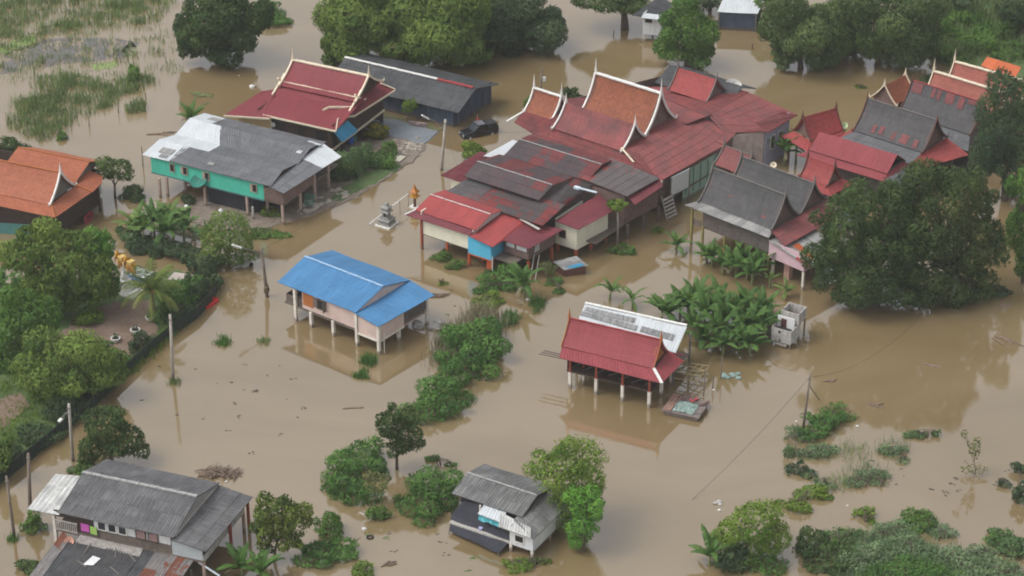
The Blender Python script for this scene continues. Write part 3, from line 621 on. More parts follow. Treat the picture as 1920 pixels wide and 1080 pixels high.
def house_top():
    h = House('stilt_house', 'burgundy roofed dark wooden house with cream gable trim and a blue awning', 'house', (491.5, 214.8), (629.4, 245.4), 4.1, dz=.3)
    e = 4.1
    h.panel([(0, 0, e), (9.86, 0, e), (10.0, 7.0, e+1.55), (-.6, 7.0, e+1.55)], R_BURG)      # broad front slope
    h.panel([(9.86, 0, e), (9.5, 3.2, e), (9.0, 3.3, e+.72), (9.3, .5, e+.2)], R_BURG)
    h.panel([(9.6, 4.5, e-.1), (10.3, 13.2, e-.1), (8.4, 12.6, e+1.0), (8.4, 5.0, e+1.0)], R_BURG)
    h.panel([(-3.95, -2.1, e-.05), (1.25, -.4, e-.05), (-1.1, 5.9, e+.75), (-3.1, 4.9, e+.35)], R_BURG)
    h.panel([(-1.2, 5.6, e+.7), (-.2, 1.5, e+.35), (1.0, 6.5, e+1.4), (-.7, 12.0, e+.2)], R_BURG)
    h.gable(-.6, 9.7, 5.0, 11.4, e+1.55, e+3.55, R_BURG, sag=.3, vr=8.2, th_=CREAMT, thf=1.0, trimw=.24, trimh=.34, gw=WOOD, cap=CREAMT, capr=.2)
    h.gable(-.9, 9.5, 3.9, 7.5, e+.75, e+1.75, R_BURG, sag=.12, vr=5.8, th_=CREAMT, thf=0, trimw=.24, trimh=.3, tails=False, cap=CREAMT, capr=.2)
    for u in (-.9, 9.5):
        b = MB(); b.beam((u, 5.2, e+1.35), (u, 6.7, e+2.35), .16, .2); b.beam((u, 6.4, e+1.35), (u, 5.2, e+2.35), .16, .2); b.ob('crossed_finial', CREAMT, h.root)
    b = MB(); b.beam((6.5, 2.9, e+.7), (7.1, 3.3, e+1.05), .14, .22); b.beam((7.1, 3.3, e+1.05), (9.3, 4.6, e+.95), .14, .22); b.ob('eave_trim', CREAMT, h.root)
    b = MB()
    for p, q in (((0, 0, e-.06), (9.86, 0, e-.06)), ((9.9, 0, e-.06), (9.0, 2.0, e+.45)), ((9.0, 2.0, e+.45), (9.6, 4.5, e-.02)), ((9.6, 4.5, e-.16), (10.35, 13.2, e-.16)), ((-3.95, -2.1, e-.12), (1.25, -.4, e-.12))): b.beam(p, q, .1, .2)
    b.beam((8.9, 12.2, e+.9), (10.35, 13.2, e-.02), .2, .1); b.ob('fascia', CREAMT, h.root)
    zf = 1.45
    h.wall((.9, .5), (9.1, .5), zf, 4.05, WOOD, slats=.25); h.wall((9.1, .6), (9.1, 12.3), zf+.1, 4.4, WOOD, slats=.25); h.wall((9.1, 12.3), (-1, 12.3), 0, 4.4, WOOD); h.wall((-.9, .6), (-.9, 12.3), 0, 4.4, WOOD)
    h.wall((-2.8, -.65), (.75, .45), -.3, 4.05, TANW); h.wall((-2.8, -.65), (-2.4, 4.6), 0, 4.1, TANW); h.wall((.78, .5), (.95, .55), 0, 4.05, CREAMT, .2, 'corner_trim')
    h.box('floor_beam', .8, 9.25, .36, .44, zf-.22, zf, CREAMT); h.box('floor_beam', 9.16, 9.3, .6, 12.4, zf-.1, zf+.12, CREAMT)
    h.box('floor', .8, 9.1, .6, 12.3, zf-.3, zf-.05, WOOD); h.wall((1, 6), (9, 6), 0, 1.5, mat('lower_teal_wall', (.1, .35, .3)))
    h.window(1.6, .42, 2.1, .9, 1.2, fm=WOOD); h.window(4.4, .42, 2.1, .9, 1.2, fm=WOOD); h.window(7.0, .42, 2.1, 1.2, 1.2, fm=WOOD)
    o = MB().tier([(.28, 0), (.28, .06), (.1, .08)], False, 14).ob('fan_cover', WHITEW, h.root); o.rotation_euler = (pi/2, 0, 0); o.location = (1.2, .42, 2.9)
    P = [h.l(641.5, 266.7, 2.5), h.l(672, 244.4, 2.5), h.l(652, 226, 3.9), h.l(626, 247, 3.9)]
    h.panel(P, R_TEAL, name='awning')
    h.posts([(9.0, 7.4), (9.0, 12.2), (9.0, 3), (5, .8), (1, .8), (9, .8)], 1.3, WOOD, .13, px=False)
    q = h.l(676, 262, .1); o = MB().tier([(.3, .1), (.34, .5), (.3, 1.0)], False, 12).ob('barrel', BLUEP); o.location = (*h.w(8.6, 5.4, 0)[:2], .1); tag(o, 'blue plastic barrel standing under the burgundy roofed house', 'barrel')
house_top()
def shed():
    h = House('shed', 'long low shed with slate blue walls and white ridge strip', 'shed', (726.7, 180), (857.8, 211.8), 2.5)
    a = h.gable(-8.6, 9.9, 0, 9.6, 2.5, 4.1, R_GREY_SHED, 'corr', vr=4.0, per=.3)
    h.ridge((-8.6, 4.0, 4.2), (4.6, 4.0, 4.2), WHITE, .17, a); h.ridge((4.7, 4.0, 4.18), (9.6, 4.0, 4.18), REDTRIM, .19, a)
    for (p, q, z) in (((-8, .95), (8.6, .95), 2.6), ((8.6, .95), (9.0, 9.2), 2.8), ((9.0, 9.2), (-8, 9.2), 2.6), ((-8, 9.2), (-8, .95), 2.6)): h.wall(p, q, -.6, z, SHEDW)
    MB().add([(8.75, .6, 2.5), (8.95, 9.2, 2.5), (8.85, 4.0, 3.95), (8.83, .6, 2.5), (9.03, 9.2, 2.5), (8.93, 4.0, 3.95)], [(0, 1, 2), (3, 5, 4), (0, 2, 5, 3)]).ob('gable_wall', SHEDW, h.root)
    for u in np.arange(-7.6, 8.6, 1.4): h.box('wall_stud', u, u+.1, .84, .89, 0, 2.45, mat('stud_blue', (.09, .11, .15), .8))
    for v in np.arange(1.6, 9, 1.4): h.box('wall_stud', 8.98+.055*(v-5)*.9, 9.1+.055*(v-5)*.9, v, v+.1, 0, 2.5, mat('stud_blue', (.09, .11, .15), .8))
shed()
def house_teal():
    h = House('stilt_house', 'teal walled stilt house with double grey roof and white sheet patches', 'house', (267, 289.9), (507.7, 349.5), 4.6)
    e = 4.6
    h.panel([(3.6, 0, e), (17.05, 0, e), (16.6, 3.2, e+.45), (3.4, 3.35, e+.45)], R_GREY, 'corr', per=.3)
    h.panel([(-.05, 0, e), (3.7, 0, e), (4.2, 3.35, e+.47), (.0, 3.4, e+.47)], R_WHITE)
    h.panel([(16.7, 5.9, e+.1), (6.6, 5.9, e+.1), (6.6, 3.35, e+.46), (16.6, 3.2, e+.46)], R_GREY, 'corr', per=.3)
    h.panel([(6.7, 5.9, e+.1), (.4, 5.9, e+.1), (.0, 3.4, e+.48), (6.7, 3.35, e+.48)], R_WHITE)
    h.panel([(6.5, 5.8, e), (16.8, 5.9, e), (16.5, 9.1, e+.62), (4.2, 9.3, e+.62)], R_GREY, 'corr', per=.3)
    h.panel([(.3, 5.85, e+.02), (6.6, 5.8, e+.02), (4.4, 9.3, e+.64), (.0, 9.4, e+.64)], R_WHITE)
    h.panel([(16.6, 12.4, e), (3.0, 12.4, e), (3.0, 9.3, e+.62), (16.5, 9.1, e+.62)], R_GREY, 'corr', per=.3)
    h.panel([(3.1, 12.4, e+.02), (.0, 12.4, e+.02), (.0, 9.4, e+.63), (3.1, 9.3, e+.63)], R_WHITE)
    h.panel([(18.75, -.05, e-.45), (19.3, 7.3, e-.45), (16.6, 7.4, e+.02), (16.7, .0, e-.05)], R_GREY, 'corr', per=.3)
    h.panel([(19.25, 7.2, e-.4), (19.6, 10.7, e-.4), (16.5, 11.8, e+.1), (16.5, 7.3, e+.06)], R_WHITE)
    for (u, v, w, d, m) in ((1.7, 10.4, 1.5, 1.2, R_SILV), (16.0, 10.6, .8, .5, R_WHITE), (15.4, 7.8, .6, .5, R_WHITE), (15.0, 10.9, .9, .4, R_WHITE)):
        z = (lambda vv: e+.62-(vv-9.3)*.2 if vv > 9.3 else e+.62-(9.3-vv)*.19)
        h.panel([(u, v, z(v)+.09), (u+w, v, z(v)+.09), (u+w, v+d, z(v+d)+.09), (u, v+d, z(v+d)+.09)], m, 'flat', name='patch_sheet', wob=0)
    for (u, v, w, d, m) in ((1.4, 1.1, 1.7, 1.0, R_SILV), (2.0, .3, 1.0, .6, R_SILV), (8.0, 1.0, .8, .5, R_SILV)):
        z = lambda vv: e+.14*vv
        h.panel([(u, v, z(v)+.08), (u+w, v, z(v)+.08), (u+w, v+d, z(v+d)+.08), (u, v+d, z(v+d)+.08)], m, 'flat', name='patch_sheet', wob=0)
    zf = 2.5
    h.wall((.9, .35), (15.9, .35), zf, e-.02, TEALW, slats=.2); h.wall((.9, .4), (.9, 11.8), zf, e, TEALW); h.wall((.9, 11.8), (16.2, 11.8), zf, e, TEALW); h.wall((16.2, .5), (16.2, 11.8), zf, e, WOODB)
    h.wall((15.95, .3), (18.4, .3), zf+.1, e-.4, WOODB, .1, 'plank_wall', .28); h.wall((18.45, .3), (18.6, 6.5), zf+.1, e-.45, WOODB, .1, 'plank_wall', .28)
    h.box('floor', .9, 18.4, .4, 11.8, zf-.18, zf-.01, WOODM); h.box('floor_beam', .85, 15.9, .24, .29, zf-.12, zf+.06, TEALF)
    for u in (3.55, 5.3, 8.2, 14.5):
        h.window(u, .28, 3.3, .5, .85, fm=POSTP, shut=u > 4)
    h.posts([(301, 370), (315, 367.6), (386, 386.8), (465, 405), (502.4, 402), (531, 421), (564, 398.5), (348, 360)], zf-.1, POSTP, .12)
    h.posts([(475, 412)], 1.6, CONC, .1); h.posts([(18.3, 9.8, 4), (18.6, 6.4, 4), (12.7, 5.5), (8.2, 5.5), (3.5, 5.8), (16, 8)], zf-.1, POSTP, .12, px=False)
    h.wall((7.9, 1.0), (13.9, 1.0), .05, zf-.15, NETW, .08, 'net_screen'); h.wall((13.9, 1.0), (15.8, 3.8), .05, zf-.15, NETW, .08, 'net_screen')
    h.wall((3, 7), (15.5, 7), 0, zf, NETW, .08, 'net_screen')
    b = MB()
    for k in range(6): b.box(3.4-.15*k, 4.9-.1*k, 2.8+.2*k, 3.0+.2*k, .2+.24*k, .28+.24*k)
    b.ob('stair', POSTP, h.root)
    return h
HT = house_teal()
def house_orange():
    h = House('thai_house', 'dark wooden house with orange tiled Thai roof and white pointed gable', 'house', (0, 386.7), (101.7, 408), 3.3)
    e = 3.3; u0 = -9
    h.gable(u0, 5.5, 1.55, 6.55, e+.55, e+3.3, R_ORANGE, 'tile', sag=.4, vr=4.0, th_=WHITE, thf=.8, trimw=.22, trimh=.34, gw=GREYTRIM)
    h.ridge((u0, 4.0, e+3.36), (5.4, 4.0, e+3.36), ORTRIM, .1)
    h.panel([(u0, 0, e), (6.95, 0, e), (5.55, 1.7, e+.55), (u0, 1.7, e+.55)], R_ORANGE, 'tile')
    h.panel([(6.95, 0, e), (7.4, 6.8, e), (5.5, 6.6, e+.55), (5.5, 1.6, e+.55)], R_ORANGE, 'tile')
    b = MB(); b.beam((5.5, 1.6, e+.65), (6.98, -.03, e+.08), .16, .1); b.beam((5.5, 6.6, e+.64), (7.45, 6.8, e+.08), .16, .1); b.ob('hip_cap', ORTRIM, h.root)
    h.gable(-4.2, 5.2, 6.7, 13.2, e+.5, e+1.75, R_ORANGE, 'tile', vr=10.3, cap=ORTRIM, capr=.08, gw=GREYTRIM)
    h.panel([(7.15, 9.3, e-.1), (6.4, 10.8, e-.1), (4.9, 10.4, e+.6), (4.9, 6.9, e+.35)], R_ORANGE, 'tile'); h.panel([(7.4, 6.9, e-.1), (7.15, 9.4, e-.08), (4.9, 9.4, e+.5), (5.0, 6.8, e+.35)], R_ORANGE, 'tile')
    h.wall((u0, .9), (6.3, .9), .9, e, WOOD, slats=.25); h.wall((6.3, .9), (6.7, 9.2), .6, e, WOOD, slats=.25); h.wall((u0, 12), (5, 12), .3, e, WOOD); h.wall((5.2, 9.4), (5.2, 12), .3, e, WHITEW)
    h.box('floor', u0, 6.3, .9, 9, .7, .85, WOOD)
    h.posts([(188, 398)], 3.2, WOOD, .1); h.posts([(6.2, 1), (6.6, 5), (2, 1), (-2, 1)], .8, WOOD, .12, px=False)
    b = MB(); q = h.l(-30, 436, 0); q2 = h.l(62, 441, 0)
    b.beam((*q[:2], .55), (*q2[:2], .55), .05, 1.5); o = b.ob('net_fence', TEALF); o.location = h.root.location; o.rotation_euler = h.root.rotation_euler; tag(o, 'faded teal screen fence in the water below the orange roofed house', 'fence')
    return h
HO = house_orange()
def complex_front():
    h = House('stilt_house', 'sprawling stilt house with patched red and grey roofs and a sky blue room', 'house', (778.5, 393.9), (892.4, 431.9), 3.1, dz=1.25)
    e = 3.1
    h.gable(0, 8.1, 0, 5.45, e, e+.75, R_RED, vr=2.7, ze1=e+.25, gw=None, cap=mat('white_ridge_dashes', (.5, .42, .4), .8, .5, 4), capr=.08)
    MB().add([(8.0, .1, e), (8.0, 5.4, e+.2), (8.0, 2.7, e+.72), (8.1, .1, e), (8.1, 5.4, e+.2), (8.1, 2.7, e+.72)], [(0, 1, 2), (3, 5, 4), (0, 2, 5, 3)]).ob('gable_wall', mat('pale_grey_board', (.4, .38, .37)), h.root)
    h.panel([(-.75, -.75, e-.5), (7.65, -.6, e-.5), (8.0, .2, e-.06), (0, .2, e-.06)], R_MAR)
    h.panel([(7.55, -.62, e-.52), (11.1, -1.1, e-.6), (10.9, 5.1, e-.02), (8.05, 5.2, e+.02)], R_RED)
    h.panel([(11.1, -1.1, e-.6), (11.25, .7, e-.55), (11.2, 5.1, e-.06), (10.85, 5.0, e-.03)], R_RED)
    h.panel([(11.2, .65, e-.52), (14.45, .7, e-.55), (15.0, 6.3, e-.5), (10.6, 5.0, e-.08)], R_MAR)
    b = MB(); b.beam((-.8, -.8, e-.42), (0, 1.0, e-.1), .14, .08); b.ob('eave_flashing', WHITE, h.root)
    # patched slope and the grey gable over it
    h.panel([(3.4, 4.6, e+.3), (13.6, 4.45, e+.35), (13.3, 9.1, e+.8), (1.2, 8.6, e+.75)], R_RUST, 'corr')
    h.panel([(.5, 5.0, e+.33), (4.6, 5.1, e+.36), (4.5, 8.2, e+.82), (1.0, 8.3, e+.8)], R_LICH, 'corr', wob=0)
    h.panel([(13.55, 4.5, e+.36), (13.3, 9.0, e+.6), (13.3, 14.3, e+1.1), (10.9, 14.3, e+1.2)], R_RUST, 'corr', wob=0); h.panel([(10.7, 7.7, e+.7), (13.3, 8.8, e+.62), (11.2, 14.3, e+1.15), (10.7, 14.2, e+1.2)], R_RUST, 'corr', wob=0)
    h.gable(.85, 10.85, 7.7, 14.3, e+1.2, e+2.0, R_RUST2, 'corr', vr=10.2, ze1=e+1.25, cap=mat('pale_ridge_mortar', (.3, .3, .29)), capr=.08)
    h.gable(1.5, 12.6, 14.3, 19.2, e+1.3, e+2.1, R_RUST2, 'corr', vr=17.3, ze1=e+1.9, cap=mat('pale_ridge_mortar', (.3, .3, .29)), capr=.07)
    h.panel([(-2.45, 7.85, e+.3), (.9, 7.8, e+.3), (1.3, 14.5, e+.7), (-1.95, 14.6, e+.7)], R_MAR, 'corr')
    h.panel([(-.65, 13.4, e+.98), (.95, 13.9, e+.98), (1.5, 18.5, e+1.1), (-.3, 18.5, e+1.1)], R_WHITE)
    h.panel([(18.0, 14.1, e+1.1), (18.5, 19.7, e+1.2), (11.9, 20.0, e+1.7), (11.7, 14.3, e+1.5)], R_RUST, 'corr')
    h.panel([(19.1, 13.9, e+.5), (19.3, 19.3, e+.6), (17.7, 20.6, e+1.0), (17.3, 15.0, e+.95)], R_MAR, 'corr')
    b = MB(); q = h.l(1083, 352, 4.35); q2 = h.l(1119, 361, 4.25); b.tube([q, q2], .12); b.box(q[0]-.4, q[0]+.3, q[1]-.2, q[1]+.2, 4.2, 4.45); b.ob('gutter', TILEBL, h.root)
    h.panel([(13.4, 7.0, e-.2), (16.5, 6.9, e-.3), (17.2, 12.75, e-.25), (14.3, 14.3, e+.25)], R_MAR)
    b = MB(); b.beam((10.6, 4.6, e+.2), (13.5, 4.0, e+.05), .3, .05); b.ob('eave_flashing', PALETRIM, h.root)
    # walls and floors
    zf = .75
    h.wall((.9, -.1), (7.75, -.1), zf-.1, e-.3, CREAMW); h.wall((.9, -.1), (.9, 8), zf, e+.2, CREAMW); h.wall((7.75, -.1), (7.75, 5), zf, e-.1, CREAMW)
    h.wall((7.4, -.42), (10.4, -.42), .4, e-.58, SKYB, slats=.22); h.wall((10.4, -.42), (10.4, 2.4), .4, e-.58, SKYB, slats=.22); h.wall((7.4, -.42), (7.4, -.1), .4, e-.58, SKYB)
    h.box('floor', 7.35, 10.5, -.5, 2.4, .25, .38, POSTO); h.box('floor', .9, 13.1, -.05, 8, zf-.26, zf-.11, WOODM)
    h.wall((10.9, 1.3), (14.0, 1.3), zf+.1, e-.7, WOODB, .1, 'plank_wall', .3); h.wall((14.0, 1.3), (14.2, 5.8), zf+.1, e-.6, WOODB, .1, 'plank_wall', .3)
    h.wall((13.2, 7.5), (15.95, 7.5), -.05, e-.3, CREAMW); h.wall((15.95, 7.5), (16.5, 12.6), -.05, e-.3, CREAMW); h.wall((13.2, 7.5), (13.2, 12.6), -.05, e-.2, CREAMW); h.box('floor', 13.25, 15.9, 7.56, 12.5, -.2, -.06, POSTP)
    h.window(13.8, 7.43, 1.0, .7, .8, fm=BROWNT)
    h.wall((17.4, 14.6), (18.0, 20.3), .5, e+.6, WOODB, .1, 'plank_wall', .3); h.wall((13.2, 14.2), (17.4, 14.6), .5, e+.9, WOODB, .1, 'plank_wall', .3); h.box('floor', 2, 17.4, 9, 20, .35, .48, WOODM)
    h.wall((-1.6, 8.6), (1, 8.6), -1.4, e+.25, CREAMW); h.wall((-1.6, 8.6), (-1.2, 14), -1.4, e+.4, WOODB); h.wall((1, 8.6), (13, 8.7), -1.4, e+.6, WOODB)
    h.posts([(1.0, -.2)], e-.5, POSTRU, .12, px=False); h.posts([(4.2, .1, zf-.1), (7.45, -.32)], .3, POSTO, .14, px=False)
    h.posts([(9.9, .1)], .25, POSTO, .3, px=False); h.posts([(8.1, 1.2), (10.35, -.35), (10.35, 2.2)], .25, POSTO, .13, px=False)
    h.posts([(15.7, 7.75), (16.1, 10), (16.4, 12.4), (13.4, 7.7)], -.1, POSTO, .14, px=False); h.posts([(13.8, 1.6), (14.0, 5.6), (11.2, 1.6), (5, 4), (2, 4), (8, 6), (11, 6)], .5, POSTO, .13, px=False)
    h.posts([(17.7, 14.8), (18.0, 17.6), (18.3, 20.2), (15.5, 14.4), (14, 14.3), (12, 12), (9, 12), (5, 12)], .4, WOODM, .13, px=False)
    MB().tube([(10.6, -.5, -1.7), (10.6, -.5, .9)], .06).ob('drain_pipe', WHITE, h.root)
    b = MB()
    for k in range(4): b.box(14.25, 14.3, 2.0+k*.05, 2.9, 1.5+k*.27, 1.62+k*.27)
    b.ob('louvre', WHITEW, h.root)
    b = MB(); b.beam((14.4, 1.0, -1.5), (14.2, 2.1, 1.2), .08, .08); b.beam((14.9, 1.2, -1.5), (14.7, 2.3, 1.2), .08, .08); b.ob('ladder', PALETRIM, h.root)
    b = MB()
    for (u, w) in ((11.2, 1.0), (12.5, .8), (13.3, .5)): b.box(u, u+w, 1.2, 1.26, 1.7, 2.3)
    b.ob('shutter', WHITEW, h.root)
    return h
HF = complex_front()
def hall():
    h = House('temple_hall', 'large red roofed hall with three Thai gables and white spired finials', 'hall', (991.7, 256.7), (1238.3, 340), 3.9, dz=.7)
    e = 3.9
    h.panel([(0, 0, e), (18.3, 0, e), (13.2, 2.4, e+1.0), (.4, 2.4, e+.95)], R_HALL, 'corr')
    h.panel([(18.3, 0, e), (18.75, 11.9, e), (10.9, 12.0, e+1.35), (11.0, 2.3, e+1.22)], R_HALL, 'corr'); h.panel([(13.2, 2.4, e+.98), (18.3, 0, e+.005), (11.1, 4.0, e+1.25), (11.1, 2.3, e+1.2)], R_HALL, 'flat', wob=0)
    h.panel([(18.75, 11.85, e+.05), (18.2, 15.2, e+.2), (11.5, 14.8, e+1.2), (11.8, 11.5, e+1.05)], R_HALL, 'corr')
    b = MB(); b.tube([(-.1, -.15, e-.05), (18.45, -.15, e-.05)], .16, 8); b.box(18.2, 18.6, -.35, .05, e-.2, e+.12); b.ob('gutter', mat('pale_gutter', (.5, .44, .38), .7, .2), h.root)
    h.ridge((11.5, 2.0, e+1.3), (14.1, -.1+.9, e+.75), CREAMT, .1)
    h.gable(2.0, 11.7, 1.9, 6.6, e+.95, e+3.35, R_HALL, 'tile', sag=.5, vr=4.3, th_=WHITE, thf=.8, trimw=.2, trimh=.34, gw=WOODB)
    h.gable(2.4, 11.6, 6.6, 12.3, e+1.2, e+5.3, R_TEMPLE, 'tile', sag=.7, vr=9.4, th_=WHITE, thf=1.25, trimw=.24, trimh=.4, gw=WOODB, cap=WHITE, capr=.22)
    h.gable(-4.0, .0, 4.3, 7.9, e+.5, e+2.8, R_TEMPLE, 'tile', sag=.45, vr=6.1, th_=WHITE, thf=1.15, trimw=.22, trimh=.34, gw=WOODB, cap=WHITE, capr=.18)
    h.panel([(-3.6, 1.9, e+.1), (.6, .6, e+.1), (.6, 4.6, e+.55), (-4.2, 4.4, e+.55)], R_HALL, 'corr'); b = MB(); b.beam((-4.4, 1.5, e+.12), (-3.9, 4.3, e+.6), .22, .12); b.ob('eave_flashing', WHITE, h.root)
    h.panel([(1.0, 13.2, e+.6), (-3.6, 9.2, e+.4), (-3.4, 7.6, e+.6), (2.6, 8.0, e+1.2)], R_HALL, 'corr')
    h.panel([(.2, 2.3, e+.9), (2.4, 2.3, e+.95), (2.4, 8.2, e+1.2), (.2, 7.8, e+1.0)], R_HALL, 'corr')
    # rear block, ridge across
    h.panel([(17.6, 15.4, e+.35), (21.0, 23.6, e+.2), (14.7, 22.9, e+1.5), (14.4, 15.4, e+1.35)], R_HALL, 'corr')
    h.panel([(17.7, 15.5, e+.3), (20.9, 17.8, e+.1), (21.05, 23.6, e+.18), (19.6, 22.8, e+.5)], R_HALL, 'corr')
    h.panel([(2.8, 18.3, e+.5), (14.4, 14.4, e+1.34), (14.65, 23.0, e+1.5), (11.2, 24.2, e+.7)], R_HALL, 'corr')
    h.panel([(2.9, 18.4, e+.35), (2.3, 12.5, e+.4), (13.4, 12.1, e+1.1), (14.4, 14.6, e+1.36)], R_HALL, 'corr')
    h.panel([(17.2, 14.0, e+.3), (20.6, 17.9, e+.05), (18.2, 18.2, e+.55), (14.5, 15.0, e+1.3)], R_HALL, 'corr')
    h.gable(6.4, 11.9, 18.4, 22.4, e+1.1, e+3.3, R_TILE, 'tile', sag=.3, vr=20.3, th_=GREYTRIM, thf=.7, trimw=.14, trimh=.22, gw=WOODB)
    h.gable(3.2, 13.6, 20.2, 26.2, e+.5, e+1.7, R_GREY_SHED, 'corr', vr=23.2)
    # walls
    h.wall((.6, .8), (17.4, .8), -.2, e, WOODB); h.wall((17.5, .9), (17.9, 5.0), .6, e, WOODB, .12, 'plank_wall', .3); h.wall((17.95, 5.0), (18.15, 11.2), -1.3, e-.9, MINTW); h.wall((17.97, 4.9), (18.17, 11.2), e-.85, e, WOODB)
    b = MB()
    for v in np.arange(5.4, 11, 1.35): b.box(18.06+.03*(v-5), 18.14+.03*(v-5), v, v+.06, 0, e-.95)
    b.ob('door_post', TEALF, h.root)
    h.wall((18.15, 11.2), (18.0, 14.6), -1.3, e, WOODB); h.wall((18.0, 14.7), (20.2, 17.9), -1.3, e, mat('pinkish_wall', (.42, .34, .31))); h.wall((20.3, 18.0), (20.35, 23.0), -1.3, e+.1, LAVW); h.wall((20.3, 23.0), (3, 24.2), -1.3, e+.4, LAVW); h.wall((.6, .8), (-3.2, 7.4), -1.3, e, WOODB); h.wall((-3.2, 7.4), (3, 24.2), -1.3, e+.3, WOODB)
    for v in (19.0, 20.6): h.window(20.42, v, 1.2, .8, 1.6, 'r', fm=WHITEW, pm=GLASS)
    h.box('floor', .6, 18.2, .8, 14, .8, .95, WOODM)
    b = MB(); P0 = (18.5, 1.9, 2.2); b.beam((18.45, 1.8, 2.55), (18.75, 4.9, 2.55), .06, 2.3); b.ob('notice_board', mat('blank_white_board', (.55, .6, .6), .6, .08), h.root)
    h.posts([(18.5, 1.75), (18.8, 4.95)], e-.1, GREYTRIM, .06, px=False)
    b = MB()
    for k in range(6): b.beam((19.2-.13*k, .3, -.5+.4*k), (19.3-.13*k, 1.9, -.5+.4*k), .3, .05)
    for q in (.2, 2.0): b.beam((19.4, q, -1.2), (18.4, q, 2.0), .07, .07)
    b.ob('wooden_stair', PALETRIM, h.root)
    h.posts([(17.5, 1.0), (14, .9), (11, .9), (8, .9), (17.7, 3)], .4, WOODM, .12, px=False)
    return h
HH = hall()
def thai_grey():
    h = House('thai_house', 'twin gabled grey tiled Thai house on olive posts with pink side room', 'house', (1311.7, 376.7), (1448.3, 430), 4.9, dz=.5)
    e = 4.9
    for q in ((.3, .36, .42, .5), (.79, .86, .42, .54), (.8, .86, .2, .3), (.84, .87, .62, .68)): h.patch(0, 9.75, 0, 2.2, e, e+3.2, .45, *q, R_PATCH)
    h.gable(.0, 9.75, 0, 4.4, e, e+3.2, R_DARK, 'tile', sag=.45, vr=2.1, th_=GREYTRIM, thf=.75, trimw=.14, trimh=.24, gw=WOODB, cap=GREYTRIM, capr=.08)
    h.gable(.0, 9.75, 5.1, 9.6, e-.05, e+2.7, R_DARK, 'tile', sag=.45, vr=7.2, th_=GREYTRIM, thf=.75, trimw=.14, trimh=.24, gw=WOODB, cap=GREYTRIM, capr=.08)
    h.panel([(-1.4, -.85, e-.65), (9.9, -.75, e-.68), (9.8, .15, e-.06), (-.05, .15, e-.06)], R_SILV, 'corr')
    h.panel([(0, 5.15, e-.1), (9.8, 5.15, e-.1), (9.8, 4.3, e-.05), (0, 4.3, e-.05)], R_DARK, 'flat')
    h.panel([(11.9, -.6, e-1.0), (12.2, 10.6, e-.9), (9.6, 9.7, e-.1), (9.6, -.1, e-.12)], R_HALL, 'corr')
    h.panel([(15.4, -.9, e-2.2), (15.6, 5.0, e-2.2), (10.2, 5.0, e-.95), (9.9, -.7, e-1.0)], R_SILV, 'corr'); h.panel([(12.0, .6, e-1.4), (14.6, .4, e-2.0), (14.7, 1.2, e-1.96), (12.1, 1.5, e-1.36)], R_ORNG2, 'corr', name='patch_sheet', wob=0)
    h.panel([(15.3, -.95, e-2.12), (13.6, -.95, e-1.72), (13.5, -.45, e-1.66), (15.2, -.45, e-2.06)], R_TILE, 'flat', name='patch_sheet', wob=0)
    h.panel([(12.1, 5.2, e-1.2), (16.8, 9.5, e-1.6), (12.2, 10.5, e-.85), (9.8, 9.5, e-.2)], R_GREY, 'corr')
    h.gable(-5.0, -1.1, 8.9, 12.2, e-.5, e+1.2, R_HALL, 'tile', sag=.3, vr=10.6, th_=GREYTRIM, thf=.8, trimw=.14, trimh=.22, gw=WOODB, cap=GREYTRIM, capr=.07)
    h.panel([(-1.6, 3.2, e-1.0), (.2, 3.2, e-.4), (.2, 8.9, e-.3), (-1.6, 8.9, e-.9)], R_TILE, 'corr')
    zf = 1.9
    h.wall((.6, -.05), (9.6, -.1), zf+.2, e-.35, WOODG, .1, 'plank_wall', .25); h.wall((.6, 0), (.6, 9.3), zf, e, WOODG, .1, 'plank_wall', .25); h.wall((9.65, .1), (9.65, 9.3), zf, e, WOODG); h.wall((.6, 9.3), (9.6, 9.3), zf, e, WOODG)
    h.box('floor', .6, 9.65, .0, 9.3, zf-.05, zf+.15, WOODM); h.wall((-.9, -.2), (.5, -.2), zf, zf+.8, WOODM, .06, 'balcony_rail', .2)
    h.wall((9.75, -.35), (14.5, -.55), zf-.1, e-1.15, PINKW2); h.wall((14.5, -.5), (14.8, 4.8), zf-.1, e-2.0, PINKW2); h.box('floor', 9.75, 14.4, -.3, 5, zf-.25, zf-.11, POSTP)
    h.posts([(-.7, -.3, e-.9), (.75, -.2, zf+.2), (3.55, .05, zf), (6.4, .05, zf), (9.55, -.1, zf)], zf, OLIVE, .11, px=False); h.posts([(10.3, -.25), (14.35, -.4)], zf-.25, POSTW, .12, px=False)
    h.posts([(11.7, .6)], zf-.25, mat('pink_pillar', (.42, .25, .2), .85, .2), .35, px=False)
    h.posts([(4, 4.6), (7, 4.6), (1, 4.6), (1, 9), (5, 9), (9, 9), (9, 4.6)], zf, OLIVE, .11, px=False)
    return h
HG = thai_grey()
